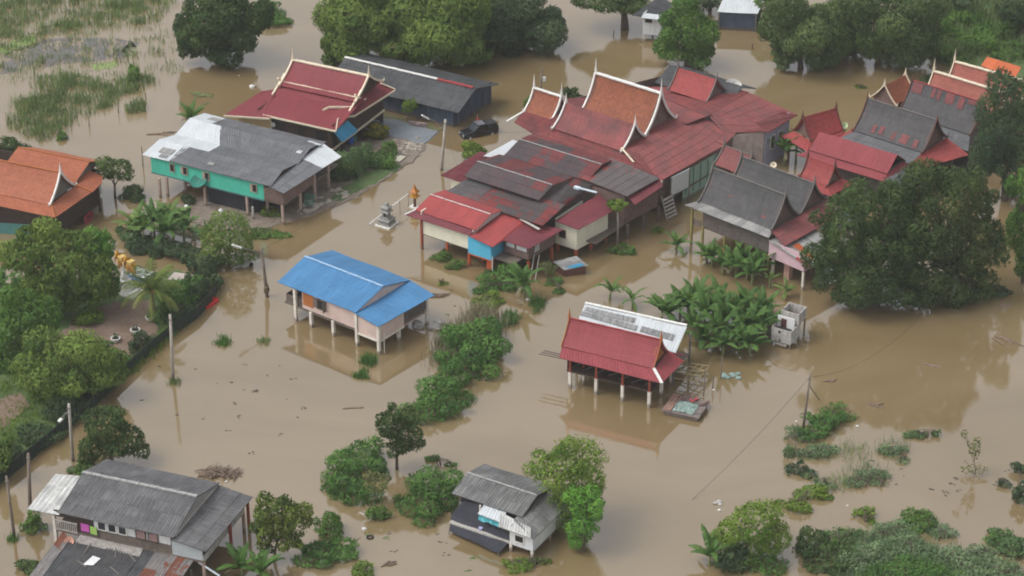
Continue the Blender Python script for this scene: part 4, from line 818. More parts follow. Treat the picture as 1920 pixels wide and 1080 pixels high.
def rear_cluster():
    h = House('thai_pavilion', 'little red Thai pavilion between the grey roof and the big tree', 'pavilion', (1500.7, 330.2), (1553.9, 349.6), 3.6)
    h.gable(0, 3.7, 0, 2.6, 3.6, 5.6, R_TILE, 'tile', sag=.3, vr=1.25, th_=BROWNT, thf=.6, trimw=.12, trimh=.2, gw=WOODB)
    h.panel([(-1.1, -.9, 3.0), (4.7, -.9, 3.0), (3.75, .1, 3.58), (-.1, .1, 3.58)], R_TILE); h.panel([(4.7, -.9, 3.0), (4.8, 3.4, 3.0), (3.7, 2.6, 3.58), (3.7, .0, 3.58)], R_TILE); h.panel([(-1.1, 3.4, 3.0), (-1.1, -.9, 3.0), (0, 0, 3.58), (0, 2.6, 3.58)], R_TILE); h.panel([(4.8, 3.4, 3.0), (-1.1, 3.4, 3.0), (0, 2.5, 3.58), (3.7, 2.5, 3.58)], R_TILE)
    h.posts([(0, -.2), (3.6, -.2), (3.6, 2.6), (0, 2.6)], 3.4, BROWNT, .12, px=False); h.wall((0, 2.5), (3.6, 2.5), .5, 3.3, WOODB); h.wall((0, 0), (3.6, 0), .5, 2.4, WOODB)
    h = House('long_house', 'long plain crimson roofed house in front of the steep dark tiled roof', 'house', (1516.3, 281), (1661.5, 325), 4.0)
    h.gable(.1, 10.1, 0, 4.2, 4.0, 5.5, R_RED2, vr=2.1)
    h.panel([(-1.2, -.7, 3.3), (10.3, -.7, 3.3), (10.0, .1, 3.85), (0, .1, 3.85)], R_RED2); h.panel([(10.3, -.7, 3.3), (11.4, 4.0, 3.4), (9.9, 4.2, 3.9), (9.9, .1, 3.86)], R_RED2)
    for a, b_ in (((0, .3), (9.8, .3)), ((9.8, .3), (9.8, 4)), ((9.8, 4), (0, 4)), ((0, 4), (0, .3))): h.wall(a, b_, .2, 4.0, WOODG)
    h.posts([(0, 0), (3.3, 0), (6.6, 0), (9.9, 0)], 3.4, WOODM, .1, px=False)
    h = House('thai_house', 'steep dark tiled Thai house with red repair patches near the eave', 'house', (1601.9, 244.6), (1730.2, 286), 4.8)
    for q in ((.22, .27, .1, .35), (.32, .38, .12, .38), (.5, .56, .08, .32), (.63, .74, .06, .34), (.82, .88, .05, .3)): h.patch(-.1, 9.1, 0, 2.55, 4.8, 7.9, .5, *q, R_PATCH)
    h.gable(-.1, 9.1, 0, 5.1, 4.8, 7.9, R_DARK, 'tile', sag=.5, vr=2.55, th_=BROWNT, thf=.5, trimw=.12, trimh=.22, gw=WOODB, cap=GREYTRIM, capr=.08)
    h.panel([(-1.3, -1.6, 3.8), (8.6, -1.7, 3.8), (9.0, .1, 4.7), (0, .1, 4.7)], R_GREY, 'corr'); h.panel([(10.2, -1.2, 3.8), (12.4, 4.6, 3.8), (9.0, 5.2, 4.75), (9.0, 0, 4.7)], R_TILE, 'corr'); h.panel([(8.5, -1.7, 3.8), (10.3, -1.2, 3.8), (9.1, .2, 4.7), (9.0, 0, 4.7)], R_TILE, 'corr'); h.panel([(-1.4, 3.0, 3.9), (-1.3, -1.5, 3.82), (0, .1, 4.7), (0, 4.8, 4.7)], R_TILE, 'corr')
    for a, b_ in (((.3, .4), (8.8, .4)), ((8.8, .4), (8.8, 4.8)), ((8.8, 4.8), (.3, 4.8)), ((.3, 4.8), (.3, .4))): h.wall(a, b_, .2, 4.8, WOODG)
    P = [h.l(1690, 351, 3.0), h.l(1796.3, 295.2, 3.0), h.l(1761.3, 275.8, 3.6), h.l(1658.9, 336.7, 3.6)]
    h2 = empty('lean_to_shelter', h.w(9.5, -6, 0), atan2(h.u[1], h.u[0]), 'grey sheet lean-to shelter beside the crimson long roof, half under the tree', 'shelter')
    o = np.array([9.5, -6, 0]); P = [np.array(p)-o for p in P]; roof_panel('roof_panel', P[0], P[1], P[2], P[3], R_GREY, h2, 'corr')
    for p in P: MB().box(p[0]*.9-.07, p[0]*.9+.07, p[1]*.9-.07, p[1]*.9+.07, -.5, p[2]-.05).ob('post', WOODM, h2)
    h = House('thai_house', 'dark tiled Thai roof with red patches along its ridge', 'house', (1703, 199.3), (1818.3, 236.9), 4.8)
    [h.patch(0, 9.6, -1.9, .4, 4.8, 8.0, .45, *q, R_PATCH) for q in ((.03, .17, .68, .97), (.3, .35, .7, .98), (.38, .43, .68, .98), (.5, .62, .66, .98), (.68, .76, .62, .98), (.8, .95, .85, .98))]; h.gable(0, 9.6, -1.9, 3.2, 4.8, 8.0, R_DARK, 'tile', sag=.45, vr=.4, th_=BROWNT, thf=.5, trimw=.12, trimh=.22, gw=WOODB, cap=REDTRIM, capr=.09)
    h.panel([(-2.1, -3.6, 3.7), (10.6, -3.8, 3.7), (9.5, -1.8, 4.7), (0, -1.8, 4.7)], R_GREY, 'corr')
    for a, b_ in (((.3, -1.5), (9.3, -1.5)), ((9.3, -1.5), (9.3, 3)), ((9.3, 3), (.3, 3)), ((.3, 3), (.3, -1.5))): h.wall(a, b_, .2, 4.8, WOODG)
    h.posts([(-1.8, -3.3), (3, -3.4), (7, -3.4)], 3.6, WOODM, .1, px=False)
    for (A, B, lb, z) in (((1747, 163), (1863.7, 199.3), 'brick red tiled Thai roof with white ridge, the nearer of the pair', 3.95), ((1786, 139.6), (1887, 168), 'brick red tiled Thai roof with white ridge next to the bright orange roof', 3.6)):
        h = House('thai_house', lb, 'house', A, B, 4.8); u1 = 10
        h.gable(.2, u1, -2.6, 2.2, z, z+3.0, R_BRICK, 'tile', sag=.45, vr=-.2, th_=WHITE, thf=1.1, fm=None, trimw=.16, trimh=.3, gw=WOODB, cap=WHITE, capr=.2) if False else h.gable(.2, u1, -2.6, 2.2, z, z+3.0, R_BRICK, 'tile', sag=.45, vr=-.2, th_=CREAMT, thf=1.1, trimw=.16, trimh=.3, gw=WOODB, cap=CREAMT, capr=.2)
        for a, b_ in (((.5, -2.2), (u1, -2.2)), ((u1-.4, -2.2), (u1-.4, 1.8)), ((u1, 1.8), (.5, 1.8)), ((.5, 1.8), (.5, -2.2))): h.wall(a, b_, .2, z, WOODG)
    h = House('open_shelter', 'shelter with a plain bright orange sheet roof at the far corner', 'shelter', (1839, 122.8), (1894.8, 144.8), 3.2)
    h.panel([(0, 0, 3.2), (5.2, 0, 3.2), h.l(1915, 126, 3.9), h.l(1850.8, 106, 3.9)], R_ORNG2)
    h.posts([(.3, .3), (4.8, .3), (.3, 3), (4.8, 3)], 3.2, WOODM, .1, px=False)
    def cross(name, label, ridge_px, eave_px, back_px, ze, zr, m, trm, thf):
        # small gable whose ridge runs away from the camera
        h = House(name, label, 'pavilion', eave_px, back_px, ze); P = h.l(*ridge_px, zr); L = P[0]; 
        return h
    h = House('spirit_pavilion', 'small red gabled pavilion just left of the steep dark roof', 'pavilion', (1522, 262), (1568, 248.5), 4.0)
    w = 3.2; h.gable(-.3, 4.6, 0, 3.0, 4.0, 6.3, R_TILE, 'tile', sag=.25, vr=1.5, th_=BROWNT, thf=.6, trimw=.12, trimh=.2, gw=WOODB); h.panel([(-1.5, -1.2, 3.4), (4.6, -.9, 3.4), (4.6, .1, 3.95), (-.2, .1, 3.95)], R_TILE); h.panel([(-1.6, 3.6, 3.4), (-1.5, -1.2, 3.4), (-.2, 0, 3.95), (-.2, 3, 3.95)], R_TILE)
    h.posts([(-.8, -.6), (4.2, -.4), (4.2, 3), (-.8, 3)], 3.5, BROWNT, .1, px=False); h.wall((0, .3), (4.4, .3), .3, 3.9, WOODB)
    h = House('spirit_pavilion', 'small orange tiled pavilion with cream edges behind the dark roofs', 'pavilion', (1679.6, 196.7), (1710.7, 179.8), 4.4)
    h.gable(-.1, 4.2, 0, 3.4, 4.4, 6.4, R_TEMPLE, 'tile', sag=.2, vr=1.7, th_=CREAMT, thf=.6, trimw=.12, trimh=.2, gw=WOODB); h.posts([(.2, .3), (4, .3), (4, 3), (.2, 3)], 4.3, BROWNT, .1, px=False); h.wall((.2, .4), (4, .4), .3, 4.3, WOODB); h.wall((.2, .4), (.2, 3), .3, 4.4, WOODB)
rear_cluster()
def white_hut():
    h = House('raised_hut', 'white raised box hut with a dark sheet roof by the far trees', 'hut', (1195, 27), (1222, 29), 3.6)
    h.panel([(-.6, -.4, 3.6), (3.6, -.4, 3.3), h.l(1262, 8, 4.2), h.l(1238, -8, 4.4)], R_GREY_SHED, 'corr')
    h.panel([(.6, -.7, 3.5), (3.7, -.7, 3.3), (4.0, .4, 3.55), (.8, .3, 3.75)], R_WHITE)
    h.wall((.8, 0), (3.1, 0), .95, 3.6, WHITEW); h.wall((3.1, 0), (3.9, 3.0), .95, 3.5, WHITEW); h.wall((.8, 0), (1.6, 3.0), .95, 3.8, WHITEW); h.wall((1.6, 3), (3.9, 3), .95, 3.8, WHITEW); h.box('floor', .8, 3.2, .05, 2.8, .85, .95, CONC)
    h.window(1.1, -.08, 2.7, .8, .5); h.posts([(.9, .1), (3.0, .1), (3.7, 2.8), (1.7, 2.8)], .95, POSTW, .1, px=False)
white_hut()
def back_shed():
    h = House('shed', 'pale sheet roofed shed at the far edge behind the trees', 'shed', (1345, 22), (1400, 26), 2.6)
    h.panel([(0, 0, 2.6), (5.2, .3, 2.6), (5.6, 4, 3.2), (.4, 3.6, 3.2)], R_WHITE); h.wall((.3, .4), (5, .6), 0, 2.6, SHEDW); h.posts([(.2, .2), (5, .4)], 2.5, GREYTRIM, .08, px=False); h.wall((.5, 3.4), (5.3, 3.7), 0, 3.1, SHEDW)
back_shed()

# ------------------------------------------------------------------ vegetation
def unit(v): return v/(np.linalg.norm(v, axis=-1, keepdims=True)+1e-9)
def leaf_mesh(name, P, Nn, Ln, Wd, tint, m, parent, droop=.35, fold=.18):
    n = len(P); d = unit(np.cross(Nn, RNG.normal(size=(n, 3)))); d[:, 2] -= droop; d = unit(d); sd_ = unit(np.cross(d, Nn)); n2 = np.cross(sd_, d)
    Ln = Ln*RNG.uniform(.7, 1.3, n)[:, None]; Wd = Wd*RNG.uniform(.75, 1.25, n)[:, None]
    V = np.stack([P-d*Ln*.5, P+sd_*Wd*.5-n2*Wd*fold, P+d*Ln*.5-np.array([0, 0, .12])*Ln, P-sd_*Wd*.5-n2*Wd*fold], 1).reshape(-1, 3)
    i = np.arange(n)*4; Fs = np.concatenate([np.stack([i, i+1, i+2], 1), np.stack([i, i+2, i+3], 1)])
    return mkob(name, V, Fs, m, parent, tint=np.repeat(np.clip(tint, 0, 1), 4))
def crown_points(lobes, dens, K=15, sub=.42, low=-.95, rag=.2):
    subs = []
    for c, r in lobes:
        k = max(5, int(K*(r[0]*r[2])**.25/1.6))
        D = unit(RNG.normal(size=(k*3, 3))); D = D[D[:, 2] > low][:k]
        for d in D:
            s = sub*RNG.uniform(.5, 1.35); subs.append((c+d*r*(RNG.uniform(.52, .98)-.3*(s-sub)), r*s, RNG.normal(0, .16)))
        subs.append((c, r*.62, 0))
    Pa, Na, Ta = [], [], []
    for i, (c, r, t) in enumerate(subs):
        area = 4*pi*((r[0]*r[1])**1.6/3+2*(r[0]*r[2])**1.6/3)**(1/1.6); n = int(area*dens)+3
        d = unit(RNG.normal(size=(n, 3))); rr = RNG.uniform(1-rag*1.4, 1+rag, n)[:, None]; p = c+d*r*rr
        keep = np.ones(n, bool)
        for j, (c2, r2, _) in enumerate(subs):
            if j != i: keep &= (((p-c2)/r2)**2).sum(1) > .72
        keep &= (d[:, 2] > -.9)
        p = p[keep]; d = d[keep]; Pa.append(p); Na.append(unit(d/r+RNG.normal(0, .33, p.shape)/r.mean())); Ta.append(np.clip(.42+t*1.25+RNG.normal(0, .14, len(p)), 0, 1))
    return np.concatenate(Pa), np.concatenate(Na), np.concatenate(Ta)
def lobes_px(base, lobes, z=0, dy=0, deep=.9):
    b = at(*base, z); Y = b[1]+dy; out = []
    for L in lobes:
        cx, cy, rx, ry = L[:4]; yy = Y+(L[4] if len(L) > 4 else 0); c = aty(cx, cy, yy); s = FOC/(c[1]*cos(PITCH)+(CAM_H-c[2])*sin(PITCH))
        a = rx/s; q = ry/s; d = min(a*deep, q*1.6); h = sqrt(max(q*q-(.485*d)**2, (q*.55)**2))/cos(PITCH)
        out.append((c, np.array([a, d, h])))
    return b, out
def tree(label, base, lobes, m=None, name='tree', cat='tree', leaf=(.5, .2), dens=20, tr=.22, group=None, z=0, droop=.35, sub=.42, K=15, low=-.95, rag=.18, trunk=True, deep=.9, dy=0, stems=1):
    m = m or L_MANGO; b, lo = lobes_px(base, lobes, z, dy, deep); root = empty(name, (b[0], b[1], z), 0, label, cat, group); o = np.array([b[0], b[1], z])
    lo = [(c-o, r) for c, r in lo]; P, Nn, T = crown_points(lo, dens, K, sub, low, rag)
    ok = P[:, 2] > .03; P, Nn, T = P[ok], Nn[ok], T[ok]
    leaf_mesh('crown' if trunk else 'foliage', P, Nn, leaf[0], leaf[1], T, m, root, droop)
    tb = MB(); c0 = sum(c for c, r in lo)/len(lo); zb = -.8
    for k in range(stems):
        ofs = np.array([random.uniform(-.5, .5), random.uniform(-.5, .5), 0])*(stems > 1)
        fork = np.array([c0[0]*.45, c0[1]*.45, max(.5, c0[2]*.5)])+ofs
        tb.tube([ofs*.6+(0, 0, zb), ofs*.8+(fork-ofs)*.5*(1, 1, 1), fork], [tr*1.25, tr, tr*.8], 7)
        for c, r in lo:
            e = c+np.array([0, 0, r[2]*.25]); mid = (fork+e)/2+np.array([random.uniform(-.2, .2), random.uniform(-.2, .2), .2])
            tb.tube([fork, mid, e], [tr*.6, tr*.42, tr*.15], 5)
            for _ in range(3):
                e2 = c+unit(RNG.normal(size=3))*r*.75; tb.tube([mid, (mid+e2)/2+(0, 0, .15), e2], [tr*.3, tr*.2, .015], 4)
    tb.ob('trunk' if trunk else 'stem', BARK, root, True); return root
def bush(label, base, lobes, m=None, name='shrub', cat='bush', leaf=(.38, .16), dens=30, **kw):
    yb = max(L[1]+.35*L[3] for L in lobes); z_ = kw.get('z', 0); base = (sum(L[0] for L in lobes)/len(lobes), yb); lobes = [(L[0], L[1], L[2], L[3], at(L[0], L[1]+.35*L[3], z_)[1]-at(base[0], yb, z_)[1]) for L in lobes]
    kw.setdefault('tr', .06); return tree(label, base, lobes, m or L_MID, name, cat, leaf, dens, trunk=False, stems=kw.pop('stems', 3), low=kw.pop('low', -.95), **kw)
def blades(name, poly, n, h, w, m, label=None, cat=None, kind=None, lean=.35, z=0, clump=0, clr=.4, parent=None):
    P = np.array(poly, float); x0, y0 = P.min(0); x1, y1 = P.max(0); pts = []
    def inside(x, y):
        c = False; j = len(P)-1
        for i in range(len(P)):
            if (P[i, 1] > y) != (P[j, 1] > y) and x < (P[j, 0]-P[i, 0])*(y-P[i, 1])/(P[j, 1]-P[i, 1])+P[i, 0]: c = not c
            j = i
        return c
    cen = []
    while len(cen) < (clump or n):
        x, y = random.uniform(x0, x1), random.uniform(y0, y1)
        if inside(x, y): cen.append((at(x, y, z), random.uniform(.5, 1.3), random.random()))
    V = []; Fs = []; T = []
    for i in range(n):
        c, hs, t0 = cen[i % len(cen)]; q = c.copy()
        if clump: q[:2] += RNG.normal(0, clr, 2)
        hh = random.uniform(*h)*(hs if clump else 1); az = random.uniform(0, 2*pi); l = random.uniform(0, lean)*hh; dx, dy = cos(az)*l, sin(az)*l; wx, wy = -sin(az+random.uniform(-1, 1))*w/2, cos(az)*w/2
        o = len(V); V += [(q[0]-wx, q[1]-wy, z-.1), (q[0]+wx, q[1]+wy, z-.1), (q[0]+dx*.4+wx*.7, q[1]+dy*.4+wy*.7, z+hh*.6), (q[0]+dx*.4-wx*.7, q[1]+dy*.4-wy*.7, z+hh*.6), (q[0]+dx*1.3, q[1]+dy*1.3, z+hh*random.uniform(.8, 1))]
        Fs += [(o, o+1, o+2, o+3), (o+3, o+2, o+4)]; T += [min(1, max(0, .2+.5*t0+random.gauss(0, .15)))]*5
    o = mkob(name, V, Fs, m, parent, tint=T); return tag(o, label, cat, None, kind)
def frond_leaf(b, T, root, az, el, L, w, t0, droop=1.0, seg=7, split=0, nl=0):
    """one banana blade: an arching midrib with a folded strip either side; or a pinnate frond when nl is set"""
    pts = []; p = np.array(root, float); e = el
    for i in range(seg+1):
        pts.append(p.copy()); st = L/seg; p = p+np.array([cos(az)*cos(e), sin(az)*cos(e), sin(e)])*st; e -= droop*(1.0/seg)*(.6+.9*i/seg)
    side = np.array([-sin(az), cos(az), 0])
    if nl:
        for i in range(seg*nl):
            t = (i+.8)/(seg*nl); k = min(seg-1, int(t*seg)); f = t*seg-k; q = pts[k]*(1-f)+pts[k+1]*f; d = pts[k+1]-pts[k]; d /= np.linalg.norm(d)
            ll = w*(.5+.9*sin(pi*min(1, t*1.02))**.7)*.8
            for s in (-1, 1):
                tip = q+side*s*ll*.85+d*ll*.55+np.array([0, 0, -ll*random.uniform(.25, .6)]); o = len(b.v)
                b.v += [tuple(q-d*.035), tuple(q+d*.035), tuple((q+tip)/2+d*.03+np.array([0, 0, .04])), tuple(tip)]; b.f += [(o, o+1, o+2), (o, o+2, o+3)]; T += [min(1, max(0, t0+random.gauss(0, .1)))]*4
        for i in range(seg):
            o = len(b.v); b.v += [tuple(pts[i]-side*.03), tuple(pts[i]+side*.03), tuple(pts[i+1]+side*.02), tuple(pts[i+1]-side*.02)]; b.f += [(o, o+1, o+2, o+3)]; T += [min(1, t0+.35)]*4
        return
    prof = [0.06]+[sin(pi*min(1, (.12+.88*i/seg)))**.55 if i < seg else .05 for i in range(1, seg+1)]
    for s in (-1, 1):
        for i in range(seg):
            if split and random.random() < split: gap = .12
            else: gap = 0
            a0 = pts[i]; a1 = pts[i+1]*(1-gap)+pts[i]*gap; w0 = w*prof[i]; w1 = w*prof[i+1]; dr = .3+random.uniform(-.1, .25)
            o = len(b.v); b.v += [tuple(a0), tuple(a1), tuple(a1+side*s*w1-np.array([0, 0, w1*dr])), tuple(a0+side*s*w0-np.array([0, 0, w0*dr]))]; b.f += [(o, o+1, o+2, o+3)]
            tt = min(1, max(0, t0+random.gauss(0, .07)+(.1 if s > 0 else 0))); T += [min(1, tt+.2), min(1, tt+.2), tt, tt]
def banana(label, px, h=2.0, n=8, L=1.9, w=.3, group=None, m=None, z=0, seed=None, droop=1.5, loc=None, name='banana_plant'):
    st = random.getstate()
    if seed is not None: random.seed(seed)
    p = at(*px, z) if loc is None else np.array(loc, float); root = empty(name, p, 0, label, 'banana plant', group)
    lx, ly = random.uniform(-.15, .15), random.uniform(-.15, .15); tb = MB().tube([(0, 0, -.5), (lx*.3, ly*.3, h*.5), (lx, ly, h)], [.15, .12, .07], 7); tb.ob('stem', STEMB, root, True)
    b = MB(); T = []; a0 = random.uniform(0, 6)
    for i in range(n):
        f = i/n; az = a0+i*2.4+random.uniform(-.25, .25); el = 1.35-.85*(1-f)*random.uniform(.5, 1.2)
        frond_leaf(b, T, (lx, ly, h-.25*(1-f)), az, el, L*random.uniform(.75, 1.12)*(1 if f < .85 else .8), w*random.uniform(.8, 1.15), random.uniform(.15, .6), droop*random.uniform(.75, 1.2)*(1.1-.5*f), split=.35)
    if random.random() < .7: frond_leaf(b, T, (lx, ly, h), random.uniform(0, 6), 1.45, L*.6, w*.45, .8, .2)
    mkob('foliage', b.v, b.f, m or L_BAN, root, tint=T)
    if n > 8:
        b = MB(); T = []
        for _ in range(random.randint(1, 3)): frond_leaf(b, T, (lx*.9, ly*.9, h-.35), random.uniform(0, 6), random.uniform(-.2, .4), L*.6, w*.55, random.uniform(.1, .6), 1.6, split=.5)
        mkob('dry_leaf', b.v, b.f, L_DRY, root, tint=T)
    random.setstate(st); return root

# far trees
tree('dark round mango tree beside the marsh, nearest the upper left corner', (412, 120), [(405, 48, 78, 62), (455, 35, 48, 55), (352, 62, 36, 42), (395, 92, 40, 26)], L_DARK, dens=18, leaf=(.6, .26), tr=.4)
tree('broad leafy mango tree behind the burgundy roof, left end of the big grove', (690, 118), [(672, 35, 80, 66), (735, 70, 66, 45), (636, 82, 42, 36)], L_MANGO, dens=18, leaf=(.75, .24), tr=.45, droop=.6, sub=.34, K=22)
tree('mango tree in the middle of the big grove above the slate blue shed', (845, 118), [(815, 30, 92, 76), (858, 74, 66, 46)], L_MANGO, dens=17, leaf=(.75, .24), tr=.45, droop=.6, sub=.34, K=22)
tree('darker mango tree at the open water end of the big grove', (985, 92), [(950, 28, 82, 56), (1010, 55, 54, 45), (930, 78, 52, 30)], L_DARKB, dens=18, leaf=(.65, .24), tr=.4, droop=.5)
tree('spreading tree with a stout bare trunk left of the white raised hut', (1172, 54), [(1150, -10, 62, 34), (1186, 8, 26, 22)], L_OLIVE, dens=26, leaf=(.5, .2), tr=.5)
tree('tall green tree right beside the white raised hut', (1286, 126), [(1290, 44, 50, 46), (1262, 84, 32, 34), (1316, 86, 30, 34), (1290, 98, 38, 26)], L_MID, dens=28, leaf=(.5, .18), tr=.3)
tree('olive green tree right of the tall one, over the far water', (1502, 128), [(1495, 48, 66, 60), (1545, 75, 42, 48), (1462, 62, 34, 46), (1480, 105, 36, 22)], L_OLIVE, dens=28, leaf=(.5, .18), tr=.35)
tree('dense olive tree overhanging the water in front of the far reed bank', (1642, 122), [(1680, 20, 82, 60), (1636, 62, 44, 42), (1710, 72, 50, 42), (1655, 95, 28, 22)], L_OLIVE, dens=28, leaf=(.5, .18), tr=.35, droop=.6)
tree('tree cut by the upper right corner of the view', (1915, 75), [(1905, 15, 40, 36), (1940, 40, 30, 30)], L_DARKB, dens=18, tr=.25, z=.2)
tree('slim dark tree in the far grove above the white hut roof', (1330, 22), [(1322, -2, 34, 22), (1352, -6, 30, 20)], L_DARKB, dens=18, tr=.25)
tree('dark tree leaning in behind the far reed bank', (1800, 25), [(1790, -2, 45, 24)], L_DARKB, dens=18, tr=.25, z=.2)
tree('tall dark weeping tree at the right edge beside the Thai roofs', (1885, 375), [(1895, 205, 58, 60), (1868, 270, 44, 54), (1905, 320, 40, 50), (1850, 300, 24, 22)], L_DARKB, dens=20, leaf=(.5, .17), tr=.4, droop=.8)
tree('light green tree cut by the right edge below the weeping tree', (1918, 530), [(1914, 430, 24, 50), (1925, 490, 22, 30), (1912, 350, 22, 28)], L_MID, dens=22, tr=.2)
tree('huge dark round tree next to the pink side room', (1640, 575), [(1588, 430, 72, 76), (1650, 490, 86, 76), (1562, 490, 46, 52), (1630, 545, 60, 36), (1690, 545, 50, 36), (1675, 430, 56, 64), (1668, 395, 50, 48)], L_DARK, dens=20, leaf=(.45, .18), tr=.5, sub=.33, K=24)
tree('huge olive tinged tree right of the dark round one, with bare limbs below', (1775, 560), [(1750, 395, 84, 86), (1815, 375, 55, 62), (1828, 468, 56, 68), (1745, 510, 66, 56), (1800, 530, 60, 40)], L_DARK if False else leafmat('leaf_dark_olive', (0.0346, 0.0648, 0.0216), (0.1181, 0.1604, 0.0506)), dens=20, leaf=(.45, .18), tr=.5, sub=.33, K=24)
bush('low dark bush in the water at the foot of the two huge trees', (1868, 556), [(1865, 545, 38, 13)], L_DARKB)
# left garden trees
tree('leafy mango tree beside the faded teal screen fence', (120, 590), [(95, 490, 74, 66), (150, 520, 62, 64), (50, 480, 46, 44), (100, 545, 60, 40)], L_DARK if False else L_MANGO, dens=20, leaf=(.6, .2), tr=.3, z=.15, droop=.6, sub=.34, K=20)
tree('mango tree with fresh bright leaves right next to the white shrine', (182, 570), [(172, 470, 42, 36), (196, 520, 26, 46)], leafmat('leaf_fresh', (0.0506, 0.1435, 0.027), (0.2063, 0.3712, 0.0688)), dens=24, leaf=(.5, .2), tr=.2, z=.15, sub=.36)
tree('mid green tree cut by the left edge below the banana leaves', (48, 680), [(40, 590, 60, 54), (20, 645, 56, 50)], L_MID, dens=22, leaf=(.5, .19), tr=.3, z=.15, droop=.5)
tree('rounded garden tree overhanging the net fence', (135, 745), [(112, 680, 76, 56), (175, 682, 54, 46), (95, 728, 54, 42), (170, 715, 40, 32)], L_MANGO, dens=22, leaf=(.5, .18), tr=.28, z=.15, droop=.5)
tree('small tree at the left edge beside the grass and fence', (4, 895), [(6, 845, 26, 28), (-15, 870, 24, 26)], L_MANGO, dens=24, tr=.15, z=.15)
tree('dark bushy tree standing in the water by the street lamp and ribbed roof', (210, 868), [(205, 808, 60, 42), (172, 835, 30, 30), (238, 835, 32, 30)], L_DARK, dens=24, leaf=(.42, .18), tr=.2)
bush('low bush against the back of the grey ribbed house', (158, 888), [(155, 880, 24, 12)], L_MID)
tree('umbrella shaped olive tree by the orange roofed house', (216, 372), [(213, 315, 34, 25), (196, 328, 16, 12), (234, 330, 15, 14)], L_OLIVE, dens=26, leaf=(.4, .16), tr=.14)
bush('round bush in the water at the foot of the umbrella tree', (249, 378), [(248, 362, 26, 18)], L_DARK)
bush('dense bush behind the orange roof', (20, 303), [(18, 278, 34, 22), (-10, 285, 25, 22)], L_DARK)
tree('round dark tree beside the leaning street lamp', (430, 495), [(440, 445, 56, 44), (405, 450, 28, 30), (430, 478, 46, 20)], L_MANGO, dens=24, leaf=(.35, .14), tr=.18, z=.05)
bush('clipped hedge bush at the end of the net fence', (385, 545), [(384, 522, 32, 36), (395, 498, 24, 20)], L_DARKB, z=.1)
bush('long low hedge below the teal house banana plants', (310, 478), [(270, 458, 36, 18), (320, 465, 40, 20), (365, 478, 36, 20)], L_DARKB, z=.05)
bush('pale green weedy bush left of the teal house banana plants', (242, 460), [(240, 440, 26, 22)], L_FEATH, z=.02)
bush('vine covered shrub inside the garden by the fence', (350, 590), [(335, 560, 38, 30), (312, 590, 28, 20), (360, 545, 26, 26)], L_VINE, z=.15)
bush('light green shrub between the mango and the bare soil', (160, 615), [(158, 598, 30, 18)], L_LIGHT, z=.15, dens=24)
bush('yellow green weed at the edge of the bare soil', (142, 612), [(142, 605, 9, 8)], L_TIP, z=.15)
bush('shrub row in front of the bare soil', (190, 680), [(185, 660, 38, 22), (220, 675, 22, 14)], L_VINE, z=.15)
bush('small bush beside the teal house stilts', (487, 448), [(500, 436, 40, 12)], L_MID, z=.05)
bush('shrub at the corner post of the teal house', (508, 410), [(508, 398, 18, 12)], L_LIGHT, z=.1)
bush('dark small bush under the teal house by the stair', (352, 390), [(352, 376, 14, 12)], L_DARKB, z=.1)
bush('croton shrub with yellow leaves beside the concrete pad', (712, 272), [(711, 250, 28, 18)], L_CROTON, z=.15, leaf=(.5, .2))
tree('little round tree on a thin trunk before the slate blue shed', (764, 228), [(766, 201, 19, 14)], L_LIGHT, dens=36, leaf=(.3, .13), tr=.06, z=.1)
bush('grey green thicket beneath the blue awning', (668, 345), [(660, 312, 36, 34), (690, 300, 24, 26)], L_FEATH, z=.12, dens=26)
bush('dark shrub on the bank between the teal house and the road', (640, 352), [(640, 325, 26, 30)], L_DARK, z=.12)
bush('leafy weeds along the bank below the croton', (705, 320), [(712, 300, 28, 22), (735, 282, 16, 20)], L_MID, z=.12)
tree('round leafy bush tree in the water in front of the pickup', (888, 295), [(886, 279, 25, 17)], L_LIGHT, dens=34, leaf=(.42, .17), tr=.08)
bush('bright shrub behind the smallest white spired gable', (995, 212), [(992, 198, 10, 16)], L_MID)
tree('small dark palm like tree behind the white spired gables', (1074, 202), [(1072, 178, 17, 13)], L_DARK, dens=30, leaf=(.6, .14), tr=.08, droop=.8)
bush('yellow floating plant left of the little orange pavilion', (1612, 165), [(1612, 163, 13, 5)], L_TIP)
bush('yellow leaved shrub touching the little orange pavilion', (1652, 182), [(1655, 170, 8, 12)], L_CROTON)
bush('dark clump behind the pale ridge of the Thai roofs', (1738, 160), [(1737, 148, 16, 11)], L_DARKB, z=.1)
# shrubs round the patched house
bush('round shrub in the water before the cream wall, the left of two', (827, 494), [(827, 482, 18, 14)], L_MID, stems=2)
bush('round shrub in the water before the cream wall, the right of two', (854, 512), [(854, 499, 16, 12)], L_MID, stems=2)
bush('floating weed patch left of the banana in front of the sky blue room', (829, 532), [(829, 531, 11, 4)], L_LIGHT)
bush('leafy green mound in front of the sky blue room', (925, 545), [(940, 520, 40, 20), (912, 540, 24, 12), (965, 535, 30, 14)], L_VINE)
bush('bright green mound beside the dry thicket', (915, 578), [(914, 562, 26, 15)], L_LIGHT)
bush('dark leaved bush under the sky blue room', (970, 520), [(972, 494, 28, 16)], L_DARK)
tree('small thin leaved tree under the maroon roof', (1026, 522), [(1027, 500, 15, 14)], L_REDB, dens=26, leaf=(.38, .15), tr=.05)
bush('low mound of leaves right of the big banana', (1040, 548), [(1038, 530, 22, 8), (1050, 545, 16, 7)], L_VINE)
bush('round low bush near the papaya tree', (1168, 482), [(1167, 470, 21, 13)], L_MID)
bush('small leafy plant on a short stem in the channel', (1230, 446), [(1231, 432, 11, 9)], L_LIGHT, stems=1)
